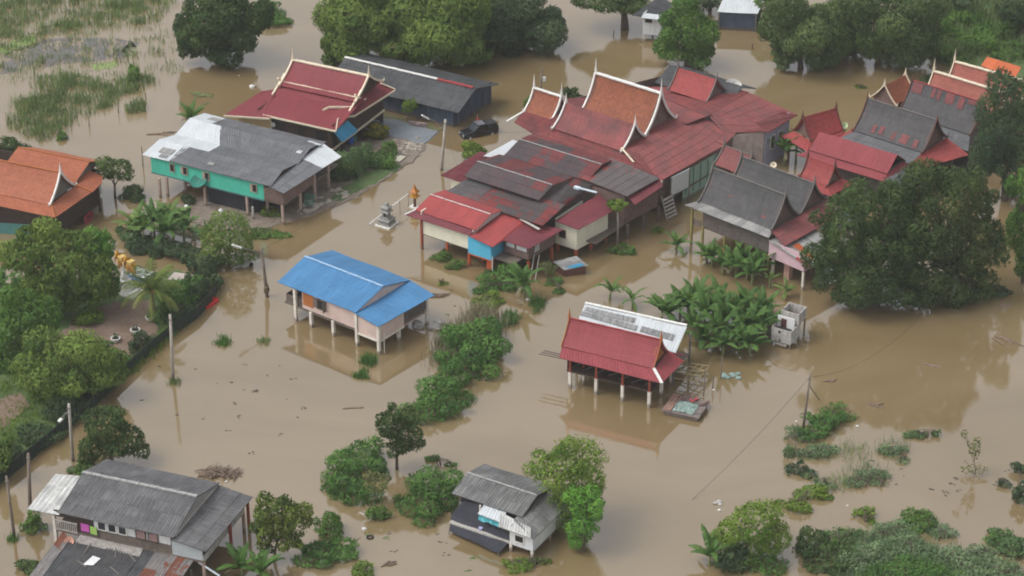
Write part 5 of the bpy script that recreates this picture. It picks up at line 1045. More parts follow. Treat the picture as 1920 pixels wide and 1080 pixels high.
# thicket chain in the middle
bush('large vine covered thicket with dry grass behind it', (890, 705), [(900, 632, 44, 36), (915, 662, 40, 34), (868, 640, 40, 34), (872, 680, 48, 34), (845, 705, 36, 28), (905, 690, 34, 26)], L_VINE, dens=26, leaf=(.4, .15))
bush('dense low vine mound joined to the tall round tree', (830, 795), [(838, 738, 46, 34), (800, 765, 44, 30), (845, 765, 36, 26), (780, 780, 26, 20)], L_VINE, dens=26, leaf=(.4, .15))
tree('tall narrow round topped tree in the middle of the water', (744, 880), [(741, 782, 32, 30), (768, 815, 32, 32), (722, 798, 26, 28), (748, 838, 30, 22), (742, 805, 34, 36)], L_DARK, dens=26, leaf=(.4, .17), tr=.14, sub=.36)
bush('feathery green thicket left of the tall round topped tree', (655, 945), [(680, 850, 42, 32), (655, 880, 42, 32), (635, 910, 34, 26), (670, 925, 40, 26), (700, 880, 26, 24)], L_VINE, dens=26, leaf=(.42, .15))
tree('spindly reddish tree in front of the feathery thicket', (702, 945), [(708, 900, 26, 20)], L_REDB, dens=22, leaf=(.35, .14), tr=.05)
bush('small round bush in front of the spindly reddish tree', (711, 990), [(711, 966, 19, 20)], L_MID)
bush('big bush left of the mossy roofed hut', (798, 978), [(815, 910, 48, 34), (785, 935, 44, 34), (835, 935, 34, 34), (805, 955, 40, 24)], L_VINE, dens=26, leaf=(.4, .15))
bush('creeper on a fallen stem behind the mossy hut', (830, 868), [(810, 858, 20, 6), (845, 872, 14, 5)], L_VINE)
tree('round tree with yellow green leaf tips beside the ribbed house', (512, 1050), [(512, 958, 42, 42), (556, 972, 34, 40), (500, 1000, 28, 34), (545, 1010, 30, 24)], L_TIP, dens=24, leaf=(.42, .19), tr=.13, sub=.36)
bush('bushy shrub right of the yellow tipped tree', (615, 1020), [(616, 985, 28, 32)], L_MID)
bush('low leafy spread below the bushy shrub', (605, 1062), [(605, 1035, 56, 24)], L_VINE)
bush('leafy plants cut by the bottom edge in the centre left', (682, 1082), [(684, 1070, 26, 16)], L_LIGHT)
tree('bright green bushy tree behind the mossy hut', (1085, 990), [(1060, 872, 66, 46), (1092, 920, 42, 46), (1035, 885, 40, 34), (1075, 905, 50, 40), (1072, 945, 44, 40)], L_LIGHT, dens=26, leaf=(.42, .13), tr=.14, rag=.3, droop=-.2)
tree('smaller bright tree with a twiggy base right against the hut', (1088, 1032), [(1098, 945, 34, 38), (1094, 980, 34, 32), (1092, 1008, 22, 20)], leafmat('leaf_bright', (0.0759, 0.2194, 0.0338), (0.22, 0.44, 0.0688)), dens=26, leaf=(.36, .15), tr=.1, stems=3)
bush('low weeds in the water below the mossy hut', (965, 1072), [(965, 1058, 30, 14), (1000, 1052, 20, 8), (1025, 1052, 12, 8)], L_LIGHT)
bush('round bush at the corner of the ribbed house', (66, 1008), [(64, 982, 23, 25)], L_MID)
bush('bush cut by the bottom edge in front of the rusty lean-to', (70, 1085), [(70, 1068, 45, 16)], L_OLIVE)
# lower right
tree('large bright green bush tree left of the reeds', (1395, 1042), [(1405, 985, 60, 44), (1380, 1005, 42, 36), (1438, 1005, 38, 34), (1405, 1025, 50, 26)], L_LIGHT, dens=24, leaf=(.38, .13), tr=.12)
bush('dark bushes at the bottom edge in front of the bright green bush tree', (1385, 1085), [(1380, 1055, 38, 30)], L_DARKB)
bush('dark round bush between the bright bush tree and the reeds', (1530, 1075), [(1515, 1020, 36, 26), (1550, 1050, 50, 28)], L_DARK)
bush('mid green bush at the upper rim of the reeds', (1738, 1000), [(1736, 975, 34, 24)], L_MID)
bush('vine mound under the leaning wooden pole', (1555, 820), [(1545, 790, 40, 22), (1520, 815, 30, 14)], L_VINE)
bush('dark low bush below the leaning wooden pole', (1500, 898), [(1500, 880, 26, 16)], L_DARKB)
bush('bright creeper mat left of the thin reed tufts', (1505, 958), [(1515, 925, 42, 14), (1490, 945, 30, 16)], L_LIGHT)
bush('small leafy island right of the bright creeper mat', (1620, 972), [(1620, 960, 22, 12), (1635, 975, 10, 8)], L_LIGHT)
bush('small weed island beyond the reed tufts', (1720, 822), [(1720, 815, 32, 8), (1755, 812, 8, 10)], L_FEATH)
tree('thin bare tree with brownish leaves standing alone in the water', (1830, 890), [(1825, 840, 14, 24), (1832, 880, 22, 10), (1808, 815, 7, 9)], L_REDB, dens=13, leaf=(.3, .12), tr=.04)
bush('shrub cut by the right edge of the flood', (1915, 950), [(1915, 930, 18, 26), (1910, 880, 14, 12)], L_DARKB)
bush('ragged bush at the right edge beside the pale reeds', (1900, 1050), [(1895, 1025, 38, 22), (1870, 1000, 20, 10)], L_FEATH)
# marsh corner
bush('upright dark shrub in the marsh', (250, 168), [(252, 142, 15, 24)], L_MID)
bush('small pointed shrub at the marsh edge', (117, 266), [(115, 256, 14, 9), (112, 246, 5, 10)], L_MID)
# grasses nobody could count
blades('marsh_grass', [(-20, -20), (330, -20), (300, 40), (120, 60), (60, 70), (-20, 110)], 8000, (.35, 1.2), .085, L_REED, 'pale green marsh grass along the upper left edge', None, 'stuff', clump=260, clr=.6)
blades('marsh_grass', [(20, 200), (90, 140), (200, 145), (310, 140), (265, 170), (180, 210), (80, 262), (20, 240)], 6500, (.35, 1.2), .085, L_REED, 'tussocky marsh grass nearer the houses', None, 'stuff', clump=190, clr=.55)
blades('marsh_grass', [(10, 60), (320, 30), (330, 150), (100, 150), (0, 160)], 2400, (.3, 1.1), .07, L_REED, 'sparse marsh grass between the scum patches', None, 'stuff', clump=170, clr=.5)
blades('reed_tuft', [(233, 205), (270, 190), (275, 210), (240, 215)], 260, (.6, 1.7), .08, L_REED, 'reed tuft standing alone near the wooden stakes', 'reeds')
blades('reed_bank', [(1735, 80), (1745, 10), (1930, -40), (1930, 120), (1840, 100), (1800, 130)], 6500, (.5, 1.8), .12, L_REED, 'tall mixed reeds covering the far right bank', None, 'stuff', z=.2, clump=300, clr=.9)
bush('bright green creeper on the bank beside the dark mango tree', (520, 50), [(515, 38, 34, 16), (500, 20, 30, 20)], L_VINE)
bush('weedy bank at the foot of the white raised hut', (1340, 48), [(1350, 45, 34, 8)], L_VINE)
L_PALE = leafmat('leaf_pale_scrub', (.1, .17, .075), (.26, .36, .18))
blades('reed_bed', [(1590, 1015), (1660, 990), (1760, 1012), (1830, 1045), (1850, 1100), (1560, 1100), (1580, 1040)], 3800, (.25, .95), .07, L_PALE, 'pale feathery reeds between the scrub mounds along the bottom right', None, 'stuff', lean=.9, clump=130, clr=.6)
for lob, lb, mm in (([(1640, 1035, 46, 26), (1610, 1055, 34, 22)], 'pale feathery scrub mound beside the dark round bush', 1), ([(1700, 1020, 40, 20), (1725, 1035, 36, 20)], 'pale scrub mound under the mid green bush', 1), ([(1700, 1070, 60, 24), (1650, 1078, 40, 20)], 'green scrub mound at the bottom edge of the reeds', 0), ([(1790, 1050, 46, 22), (1820, 1068, 34, 20)], 'pale scrub mound where the reeds end', 1), ([(1870, 1062, 40, 22), (1905, 1075, 30, 18)], 'scrub at the lower right corner', 1), ([(1590, 1022, 22, 12)], 'small scrub tuft at the left rim of the reeds', 0), ([(1765, 1000, 26, 14)], 'small pale tuft right of the mid green bush', 1), ([(1450, 1062, 34, 22)], 'leafy scrub between the bright bush tree and the dark round bush', 0), ([(1560, 1010, 34, 18), (1600, 1000, 26, 12)], 'ragged scrub behind the dark round bush', 0), ([(1680, 990, 40, 14), (1650, 1005, 30, 12)], 'thin pale scrub at the upper rim of the reeds', 1), ([(1840, 1035, 36, 14)], 'thin scrub right of the reeds', 1), ([(1880, 1010, 30, 14)], 'ragged scrub above the lower right corner', 0), ([(1760, 1075, 50, 18)], 'green scrub cut by the bottom edge near the corner', 0), ([(1545, 845, 30, 14), (1510, 850, 22, 12)], 'yellowish scrub below the vine mound', 1), ([(1600, 905, 24, 12), (1640, 890, 28, 14)], 'wispy scrub round the largest reed tuft', 1), ([(1670, 845, 28, 12)], 'wispy scrub round the wide grassy tuft', 1)):
    bush(lb, (0, 0), lob, L_PALE if mm else L_VINE, leaf=(.36, .1), dens=34, rag=.4)
for lob, lb, mm in (([(1560, 770, 26, 16), (1590, 785, 20, 10), (1530, 800, 22, 14)], 'creeper islands spreading right of the leaning wooden pole', L_VINE), ([(1490, 815, 22, 20), (1480, 850, 16, 16)], 'straggly weeds below the leaning wooden pole', L_FEATH), ([(1545, 905, 26, 12)], 'thin weeds between the dark low bush and the dry tuft', L_FEATH), ([(1650, 905, 20, 8)], 'flat weeds in front of the largest tuft', L_PALE), ([(1690, 860, 18, 8)], 'flat weeds beside the wide grassy tuft', L_PALE), ([(1880, 905, 16, 10)], 'weeds near the shrub at the right edge', L_DARKB)):
    bush(lb, (0, 0), lob, mm, leaf=(.34, .1), dens=26, rag=.4)
for (x, y, rx, ry), lb in (((128, 768, 40, 26), 'vine hedge over the net fence behind the first street lamp'), ((180, 722, 38, 26), 'vine hedge over the net fence right of the first street lamp'), ((225, 682, 30, 22), 'vine hedge over the net fence left of the pale pole'), ((266, 642, 26, 20), 'vine hedge just left of the pale concrete pole'), ((330, 590, 26, 20), 'vine hedge over the net fence below the palm'), ((80, 815, 40, 22), 'vine hedge over the net fence above the short brown pole'), ((374, 548, 18, 24), 'vine hedge at the corner of the net fence'), ((30, 850, 30, 22), 'vine hedge over the net fence at the left edge')):
    bush(lb, (x, y), [(x, y, rx, ry), (x-rx*.5, y+ry*.5, rx*.6, ry*.7)], L_VINE if x % 2 else L_DARKB, z=.15, rag=.3, leaf=(.34, .14))
for lob, lb in (([(1790, 30, 50, 26), (1760, 62, 40, 26)], 'dense green thicket on the far bank beside the olive tree'), ([(1860, 60, 46, 26), (1830, 85, 36, 20)], 'dense green thicket in the middle of the far bank'), ([(1895, 95, 36, 20)], 'thicket on the far bank above the orange shelter'), ([(1765, 100, 30, 20), (1790, 112, 24, 14)], 'thicket at the waterline of the far bank')):
    bush(lb, (0, 0), lob, L_MID, z=.2, leaf=(.5, .18), dens=20, rag=.3)
tree('light olive tree between the olive green tree and the dense olive one', (1585, 120), [(1580, 40, 46, 50), (1590, 80, 30, 30)], L_OLIVE, dens=28, leaf=(.5, .18), tr=.3, dy=4)
tree('green tree at the top edge left of the dense olive one', (1440, 45), [(1440, 5, 40, 30)], L_MID, dens=18, tr=.25)
tree('mango tree filling the gap at the back of the big grove', (770, 70), [(765, 10, 70, 50), (900, 5, 60, 40)], L_MANGO, dens=17, leaf=(.75, .24), tr=.4, droop=.6, sub=.34, K=22, dy=6)
for i, (p, lb) in enumerate((((1630, 885), 'thin reed tuft, the largest of those beside the creeper mat'), ((1572, 905), 'dry reed tuft between the creeper mat and the largest tuft'), ((1670, 845), 'wide grassy tuft below the weed island'), ((1600, 848), 'yellowish tuft beside the floating white ball'), ((1540, 850), 'yellow green reeds in front of the vine mound'))):
    x, y = p; blades('reed_tuft', [(x-34, y-6), (x, y-16), (x+34, y-4), (x+10, y+14), (x-20, y+12)], 170, (.3, 1.1), .045, L_REED if i % 2 else L_FEATH, lb, 'reeds', clump=26, clr=.5, lean=.8)
blades('dry_grass', [(800, 690), (850, 610), (900, 585), (950, 600), (930, 640), (850, 680)], 3000, (.7, 1.9), .06, L_DRY, 'dry straw coloured grass behind the vine thicket', None, 'stuff', clump=110, clr=.6)
for x, y, r, lb in ((328, 716, 12, 'weeds caught round the foot of the pale concrete pole'), (22, 1012, 8, 'weeds at the foot of the weathered wooden pole'), (1010, 575, 22, 'grassy growth beside the bright green mound'), (955, 600, 24, 'tall grass at the upper end of the big thicket'), (690, 678, 20, 'green grass tuft under the front post of the blue roofed house'), (418, 642, 14, 'lone green tuft in the water right of the garden fence'), (492, 640, 12, 'faint tuft of drowned grass between the utility pole and the blue house'), (680, 705, 14, 'sparse drowned weeds in front of the blue house'), (68, 1010, 0, '')):
    if r: blades('grass_tuft', [(x-r, y), (x, y-r*.6), (x+r, y), (x, y+r*.6)], 380 if r > 13 else 130, (.3, 1.3 if r > 15 else .6), .07, L_REED if r == 12 else L_VINE, lb, 'grass tuft', clump=14, clr=.25)
blades('garden_weeds', [(-20, 700), (60, 690), (120, 780), (20, 860), (-40, 900)], 3000, (.15, .55), .08, L_LIGHT, 'long grass in the garden behind the net fence', None, 'stuff', z=.15, clump=260, clr=.5)
blades('garden_weeds', [(230, 690), (300, 625), (330, 600), (340, 610), (290, 660), (240, 705)], 900, (.2, .7), .09, L_LIGHT, 'weeds growing along the inside of the net fence', None, 'stuff', z=.15, clump=120, clr=.4)
# bananas
for i, (x, y, h_) in enumerate(((1255, 610, 1.7), (1290, 600, 1.9), (1320, 625, 2.4), (1345, 650, 2.1), (1375, 610, 1.9), (1400, 640, 2.2), (1420, 610, 1.6), (1300, 580, 1.5), (1350, 592, 1.8), (1398, 592, 1.6), (1440, 630, 1.5), (1320, 655, 1.2), (1385, 660, 1.6), (1275, 590, 1.4), (1360, 630, 2.3), (1305, 640, 1.8), (1335, 605, 2.0), (1420, 640, 1.8), (1405, 665, 1.3), (1355, 668, 1.5), (1240, 600, 1.2), (1430, 600, 1.4))):
    banana('banana plant in the dense clump between the silver shed roof and the concrete water tank', (x, y), h_, 11, 2.9, .37, 'bananas in the dense clump by the silver roof', seed=i*7+3)
for i, (x, y) in enumerate(((1355, 515), (1380, 520), (1410, 535), (1335, 500), (1425, 520), (1395, 505), (1368, 505), (1400, 525))):
    banana('banana plant in the row before the olive posts of the grey Thai house', (x, y), 1.3+.2*(i % 3), 9, 2.4, .33, 'bananas before the grey Thai house', seed=i*5+40)
banana('small banana plant standing alone in the channel left of the olive posts', (1268, 472), 1.0, 9, 2.2, .32, seed=5)
banana('small banana plant just left of the row under the grey Thai house', (1325, 492), .9, 9, 2.1, .32, seed=9)
banana('young upright banana in front of the pink side room', (1443, 540), 1.2, 4, 1.5, .2, m=L_BANL, seed=12, droop=.7)
banana('low banana sprout right of the upright one by the pink side room', (1472, 556), .9, 7, 1.7, .22, m=L_BANL, seed=15)
banana('banana plant with bent leaves behind the silver roof, the farther of two', (1143, 562), 1.3, 9, 2.6, .2, seed=22, droop=2.4)
banana('banana plant with bent leaves beside the silver roof edge, the nearer of two', (1186, 578), 1.0, 8, 2.2, .2, seed=25, droop=2.2)
banana('broad banana plant in front of the sky blue room', (984, 558), 2.0, 11, 2.9, .38, seed=31)
for i, (x, y) in enumerate(((290, 445), (325, 440), (308, 460), (270, 455), (345, 448), (258, 442), (300, 430))):
    banana('banana plant in the clump beside the umbrella tree and teal house', (x, y), 2.3-.2*i, 11, 2.9, .38, 'bananas before the teal house', m=L_BANL if i % 2 else L_BAN, seed=50+i, z=.05)
for i, (x, y) in enumerate(((385, 440), (365, 448))):
    banana('thin young banana under the teal wall', (x, y), .9, 6, 1.3, .14, 'young bananas under the teal wall', seed=70+i, z=.05)
for i, (x, y, lb) in enumerate(((35, 575, 'large banana plant at the left edge between the garden trees'), (5, 560, 'banana plant cut by the left edge'), (455, 1080, 'banana plant at the bottom edge beside the ribbed house'), (490, 1090, 'second banana plant at the bottom edge, under the yellow tipped tree'), (1330, 1060, 'banana plant left of the bright green bush tree'), (360, 236, 'banana plant behind the white roof sheets of the teal house'))):
    banana(lb, (x, y), 1.9 if i < 2 else 1.2, 9, 2.8, .36, seed=80+i, z=.1 if i < 2 else 0)
for i, (x, y, lb) in enumerate(((1470, 312, 'tall banana plant behind the twin grey gables'), (1492, 305, 'banana plant against the lavender wall'), (1575, 325, 'banana plant rising between the little red pavilion and the crimson roof'))):
    banana(lb, (x, y), 2.3, 10, 2.7, .36, seed=95+i)
def papaya():
    p = at(1157, 458); root = empty('papaya_tree', p, 0, 'papaya tree with a bare slim trunk beside the cream room', 'papaya tree')
    MB().tube([(0, 0, -.5), (.05, 0, 2.5), (-.05, .05, 4.6)], [.12, .1, .08], 8).ob('trunk', mat('papaya_trunk', (.32, .29, .24), .9), root, True)
    c = np.array([-.05, .05, 4.7]); P, Nn, T = crown_points([(c, np.array([1.15, 1.1, .75]))], 30, 14, .4)
    leaf_mesh('crown', P, Nn, .42, .2, T, L_LIGHT, root, .5)
papaya()
def coconut():
    p = at(287, 600, .15); root = empty('coconut_palm', p, 0, 'coconut palm with drooping yellowing fronds in the garden', 'palm tree')
    H_ = 3.5; MB().tube([(0, 0, -.2), (.1, 0, 1.2), (.05, .05, H_)], [.3, .24, .2], 9).ob('trunk', BARK, root, True)
    b = MB(); T = []
    for i in range(22):
        f = i/22; frond_leaf(b, T, (.05, .05, H_), i*2.4, 1.35-1.7*(1-f)**1.4, random.uniform(3.2, 4.0), .85, random.uniform(.1, .45) if f > .35 else random.uniform(.5, .95), 1.1+.5*(1-f), seg=8, nl=4)
    mkob('crown', b.v, b.f, L_PALM, root, tint=T)
    MB().blob((.2, -.15, H_-.1), (.2, .2, .25)).ob('coconut', ORTRIM, root, True)
coconut()

# ------------------------------------------------------------------ poles, wires, fence
def pole(label, base, top, m=POLEC, r=.13, name='utility_pole', lamp=None, bulge=False, z=-.6, group=None):
    b = at(*base); t = aty(top[0], top[1], b[1]); root = empty(name, b, 0, label, 'street lamp' if lamp else 'pole', group); d = t-b
    sh = MB().tube([d*(-.1), d*.5, d], [r*1.15, r, r*.8], 8); 
    p_ = sh.ob('shaft', m, root, True)
    if lamp:
        e = aty(lamp[0], lamp[1], b[1]-1.0)-b; s = aty(lamp[2], lamp[3], b[1])-b
        MB().tube([s, (s+e)/2+(0, 0, .1), e*.75+s*.25, e], [.07, .07, .06, .06], 6).ob('arm', GREYTRIM, root)
        q = s+(e-s)*.72; k = MB(); k.beam(q, e+(e-s)*.05, .3, .13); o = k.ob('lamp_head', WHITE, root); k = MB(); k.beam(q-(0, 0, .09), e-(0, 0, .09), .22, .05); k.ob('lens', CHROME, o)
    if bulge: MB().blob((0, -.1, .9), (.3, .3, .6), 8, 6, .25).ob('vine_wrap', mat('dead_vine', (.14, .1, .06), .9), root)
    k = MB(); k.tube([d*.93+np.array([-.2, -.12, 0]), d*.93+np.array([.2, -.12, 0])], .05, 6); k.ob('insulator', GREYTRIM, root)
    return b+d*.95
t1 = pole('weathered wooden pole nearest the lower left corner', (27, 1008), (12, 893), POLEW, .14)
t2 = pole('short brown wooden pole between the net fence and the grey ribbed house', (57, 968), (53, 850), POLEW, .17)
t3 = pole('concrete street lamp pole beside the dark bushy tree', (137, 864), (129, 757), POLEC, .15, 'street_lamp', (111, 790, 128, 772))
t4 = pole('plain pale concrete pole at the bend of the net fence', (325, 714), (319, 590), POLEC, .16)
t5 = pole('leaning street lamp pole with a long pale lamp, left of the blue house', (501, 556), (490, 465), POLEW, .17, 'street_lamp', (438, 460, 490, 477), bulge=True)
t6 = pole('tall street lamp pole with white lamp head near the pickup', (828, 319), (835, 224), POLEC, .16, 'street_lamp', (793, 217, 832, 238))
t7 = pole('distant wooden pole with a white meter box behind the white spired gables', (1013, 182), (1016, 127), POLEW, .12)
t8 = pole('leaning wooden pole with a prop in the right hand flood', (1506, 802), (1519, 702), POLEW, .12)
MB().tube([at(1535, 748), t8*.9+at(1512, 790)*.1-(0, 0, .4)], [.06, .05], 6).ob('prop_pole', POLEW); o = bpy.data.objects['prop_pole']; tag(o, 'thin prop leaning against the wooden pole in the right hand flood', 'pole')
o = MB().box(-.18, .18, -.16, .16, -.25, .25).ob('meter_box', WHITEW); o.location = t7+np.array([.3, -.25, -1.2]); tag(o, 'white meter box on the distant wooden pole', 'box')
def wire(a, b, sag, label, r=.016):
    a = np.array(a); b = np.array(b); pts = [a+(b-a)*t-np.array([0, 0, sag*4*t*(1-t)]) for t in np.linspace(0, 1, 15)]
    tag(MB().tube(pts, r, 4).ob('power_line', CABLE), label, 'cable')
wire(t8, aty(1150, 1060, 178), 1.2, 'thin power line sagging from the leaning wooden pole to the bottom edge')
wire(t8, aty(1730, 590, 214), 1.6, 'thin power line running from the leaning wooden pole to the huge trees')
wire(t1, t3, .6, 'thin wire along the left poles as far as the first street lamp', .015)
wire(t3, t4, .6, 'thin wire between the first street lamp and the pale pole', .015); wire(t4, t5, .6, 'thin wire between the pale pole and the leaning lamp', .015); wire(t5, t6, .8, 'thin wire over the road from the leaning lamp to the tall lamp', .015)
for x, y, h_, lb in ((167, 237, 1.3, 'dark wooden stake at the marsh edge, the nearest of three'), (222, 212, 1.3, 'dark wooden stake at the marsh edge, the middle one of three'), (273, 187, .9, 'short wooden stake at the marsh edge, the farthest of three'), (1319, 742, 3.2, 'tall dark stake in the water right of the red pavilion'), (1336, 730, 1.6, 'shorter dark stake with a white float at its foot'), (1351, 711, 2.6, 'dark stake standing nearest the bananas'), (268, 312, 2.6, 'very thin pole left of the teal house'), (1410, 92, .8, 'thin stake far out in the water by the olive trees'), (1150, 70, 1.0, 'short dark stub left of the bare trunk')):
    b = at(x, y); o = MB().tube([(0, 0, -.6), (.04, .02, h_*.5), (.02, 0, h_)], [.075, .07, .055], 6).ob('stake', POLEW if h_ > 1 else BARK); o.location = b; tag(o, lb, 'stake')
for (a_, b_, lb) in ((t6, HH.w(.3, .5, 4.6), 'thin service wire from the tall street lamp to the red hall'), (t6, HF.w(-1.5, 10, 3.6), 'thin service wire from the tall street lamp to the maroon roof'), (t5, HT.w(18.4, .3, 4.2), 'thin service wire from the leaning lamp to the teal house'), (t3, H14.w(-.6, 4, 3.6), 'thin service wire from the first street lamp to the ribbed house'), (t7, HH.w(-3, 8, 5), 'thin service wire from the distant pole to the hall')): wire(a_, b_, .7, lb, .013)
def net_fence():
    line = [(-30, 932), (0, 905), (90, 834), (177, 759), (235, 704), (275, 667), (320, 629), (372, 592), (404, 556), (407, 538)]; P = [at(x, y+3, 0) for x, y in line]; root = empty('net_fence', P[4], 0, 'dark green net fence running along the edge of the raised garden', 'fence'); o = P[4]
    b = MB()
    for i in range(len(P)-1): b.beam(P[i]-o+(0, 0, .62), P[i+1]-o+(0, 0, .62), .05, 1.45)
    b.ob('net', mat('dark_green_net', (.018, .03, .02), .9, .5, 3, dirt=(.03, .05, .02), dirt_amt=.6), root)
    for i in range(len(P)-1):
        n = max(1, int(np.linalg.norm(P[i+1]-P[i])/2.6))
        for k in range(n): q = P[i]+(P[i+1]-P[i])*k/n-o; MB().tube([q+(0, 0, -.5), q+(0, 0, 1.4)], .04, 6).ob('post', GREYTRIM, root)
net_fence()

# ------------------------------------------------------------------ pickup truck
def pickup():
    a = at(868, 257); b = at(928, 245); d = b-a; ang = atan2(d[1], d[0]); c = (a+b)/2; root = empty('pickup_truck', (c[0], c[1], -.3), ang, 'black pickup truck with a dark canopy standing wheel deep in the flood', 'pickup truck')
    # nose towards -x
    def loft(name, secs, m, parent=root):   # secs: x, half width low, half width high, z low, z high
        V = []; 
        for x, w0, w1, z0, z1 in secs: V += [(x, -w0, z0), (x, -w0*1.02, z0+(z1-z0)*.6), (x, -w1, z1-.05), (x, -w1*.85, z1), (x, w1*.85, z1), (x, w1, z1-.05), (x, w0*1.02, z0+(z1-z0)*.6), (x, w0, z0)]
        n = len(secs); Fs = [(i*8+j, (i+1)*8+j, (i+1)*8+(j+1) % 8, i*8+(j+1) % 8) for i in range(n-1) for j in range(8)]+[tuple(range(8)), tuple((n-1)*8+j for j in range(8))[::-1]]
        return MB().add(V, Fs).ob(name, m, parent, True if False else False)
    loft('body', [(-2.7, .78, .7, .45, .88), (-2.55, .88, .82, .4, 1.0), (-1.3, .93, .88, .35, 1.14), (-1.2, .93, .9, .35, 1.14), (2.5, .93, .9, .4, 1.16), (2.65, .88, .85, .5, 1.12)], CARB)
    loft('cab', [(-1.2, .88, .82, 1.1, 1.18), (-.55, .88, .74, 1.1, 1.82), (.0, .88, .76, 1.1, 1.9), (.7, .88, .76, 1.1, 1.9), (.9, .88, .76, 1.1, 1.84)], CARB)
    loft('canopy', [(1.0, .88, .78, 1.12, 1.78), (1.6, .88, .8, 1.12, 1.86), (2.4, .88, .78, 1.12, 1.8), (2.64, .86, .74, 1.12, 1.5)], mat('canopy_black', (.02, .02, .022), .45, .2))
    GL = mat('car_glass', (.05, .06, .07), .06, .1, spec=.9); MB().box(-.5, .7, -.7, .7, 1.885, 1.91).ob('painted_roof_sheen', mat('car_roof_painted_sheen', (.12, .125, .14), .3, .1, spec=.8), root)  # thin slab over the black cab roof, its paler base colour paints a sheen
    MB().add([(-1.22, -.74, 1.2), (-1.22, .74, 1.2), (-.6, .64, 1.8), (-.6, -.64, 1.8)], [(0, 1, 2, 3)]).ob('windscreen', GL, root)
    for s in (-1, 1):
        MB().add([(-.85, s*.885, 1.22), (.05, s*.885, 1.22), (.05, s*.76, 1.65), (-.42, s*.76, 1.65)], [(0, 1, 2, 3)]).ob('side_window', GL, root)
        MB().add([(.12, s*.885, 1.22), (.85, s*.885, 1.22), (.8, s*.77, 1.65), (.12, s*.77, 1.65)], [(0, 1, 2, 3)]).ob('side_window', GL, root)
        MB().add([(1.1, s*.9, 1.3), (2.3, s*.9, 1.3), (2.2, s*.82, 1.65), (1.15, s*.82, 1.68)], [(0, 1, 2, 3)]).ob('canopy_window', GL, root)
        MB().box(-2.72, -2.6, s*.62-.16, s*.62+.16, .68, .86).ob('headlight', CHROME, root)
        MB().box(-.95, -.75, s*1.02-.1, s*1.02+.1, 1.15, 1.32).ob('mirror', CARB, root)
        MB().box(2.63, 2.69, s*.76-.08, s*.76+.08, .75, 1.05).ob('tail_light', REDP, root)
        for x in (-1.75, 1.65):
            w = MB().tube([(x, s*.68, .36), (x, s*.95, .36)], .37, 18).ob('wheel', TYRE, root, False); MB().tube([(x, s*.93, .36), (x, s*.965, .36)], .2, 12).ob('rim', CHROME, w)
    MB().box(-2.8, -2.66, -.8, .8, .42, .6).ob('bumper', mat('bumper_dark', (.05, .05, .055), .5), root); MB().box(-2.74, -2.68, -.42, .42, .66, .82).ob('grille', BLACK, root)
    root.scale = (.84, .86, .92)
    o = MB(); o.tube([(0, 0, 0), (.0, 0, 1.5)], .03, 6); o = o.ob('flag', mat('flag_pole', (.55, .45, .35), .6)); o.location = (c[0]-.2, c[1]+1.5, .3); tag(o, 'small red flag on a stick beside the cab of the black pickup', 'flag')
    f = MB().add([(0, 0, 1.45), (.1, -.05, 1.2), (.42, -.02, .55), (-.3, .05, .5), (-.1, .0, 1.1), (.05, .1, .9)], [(0, 1, 5, 4), (1, 2, 5), (4, 5, 3), (2, 3, 5)]).ob('cloth', REDP, o)
pickup()

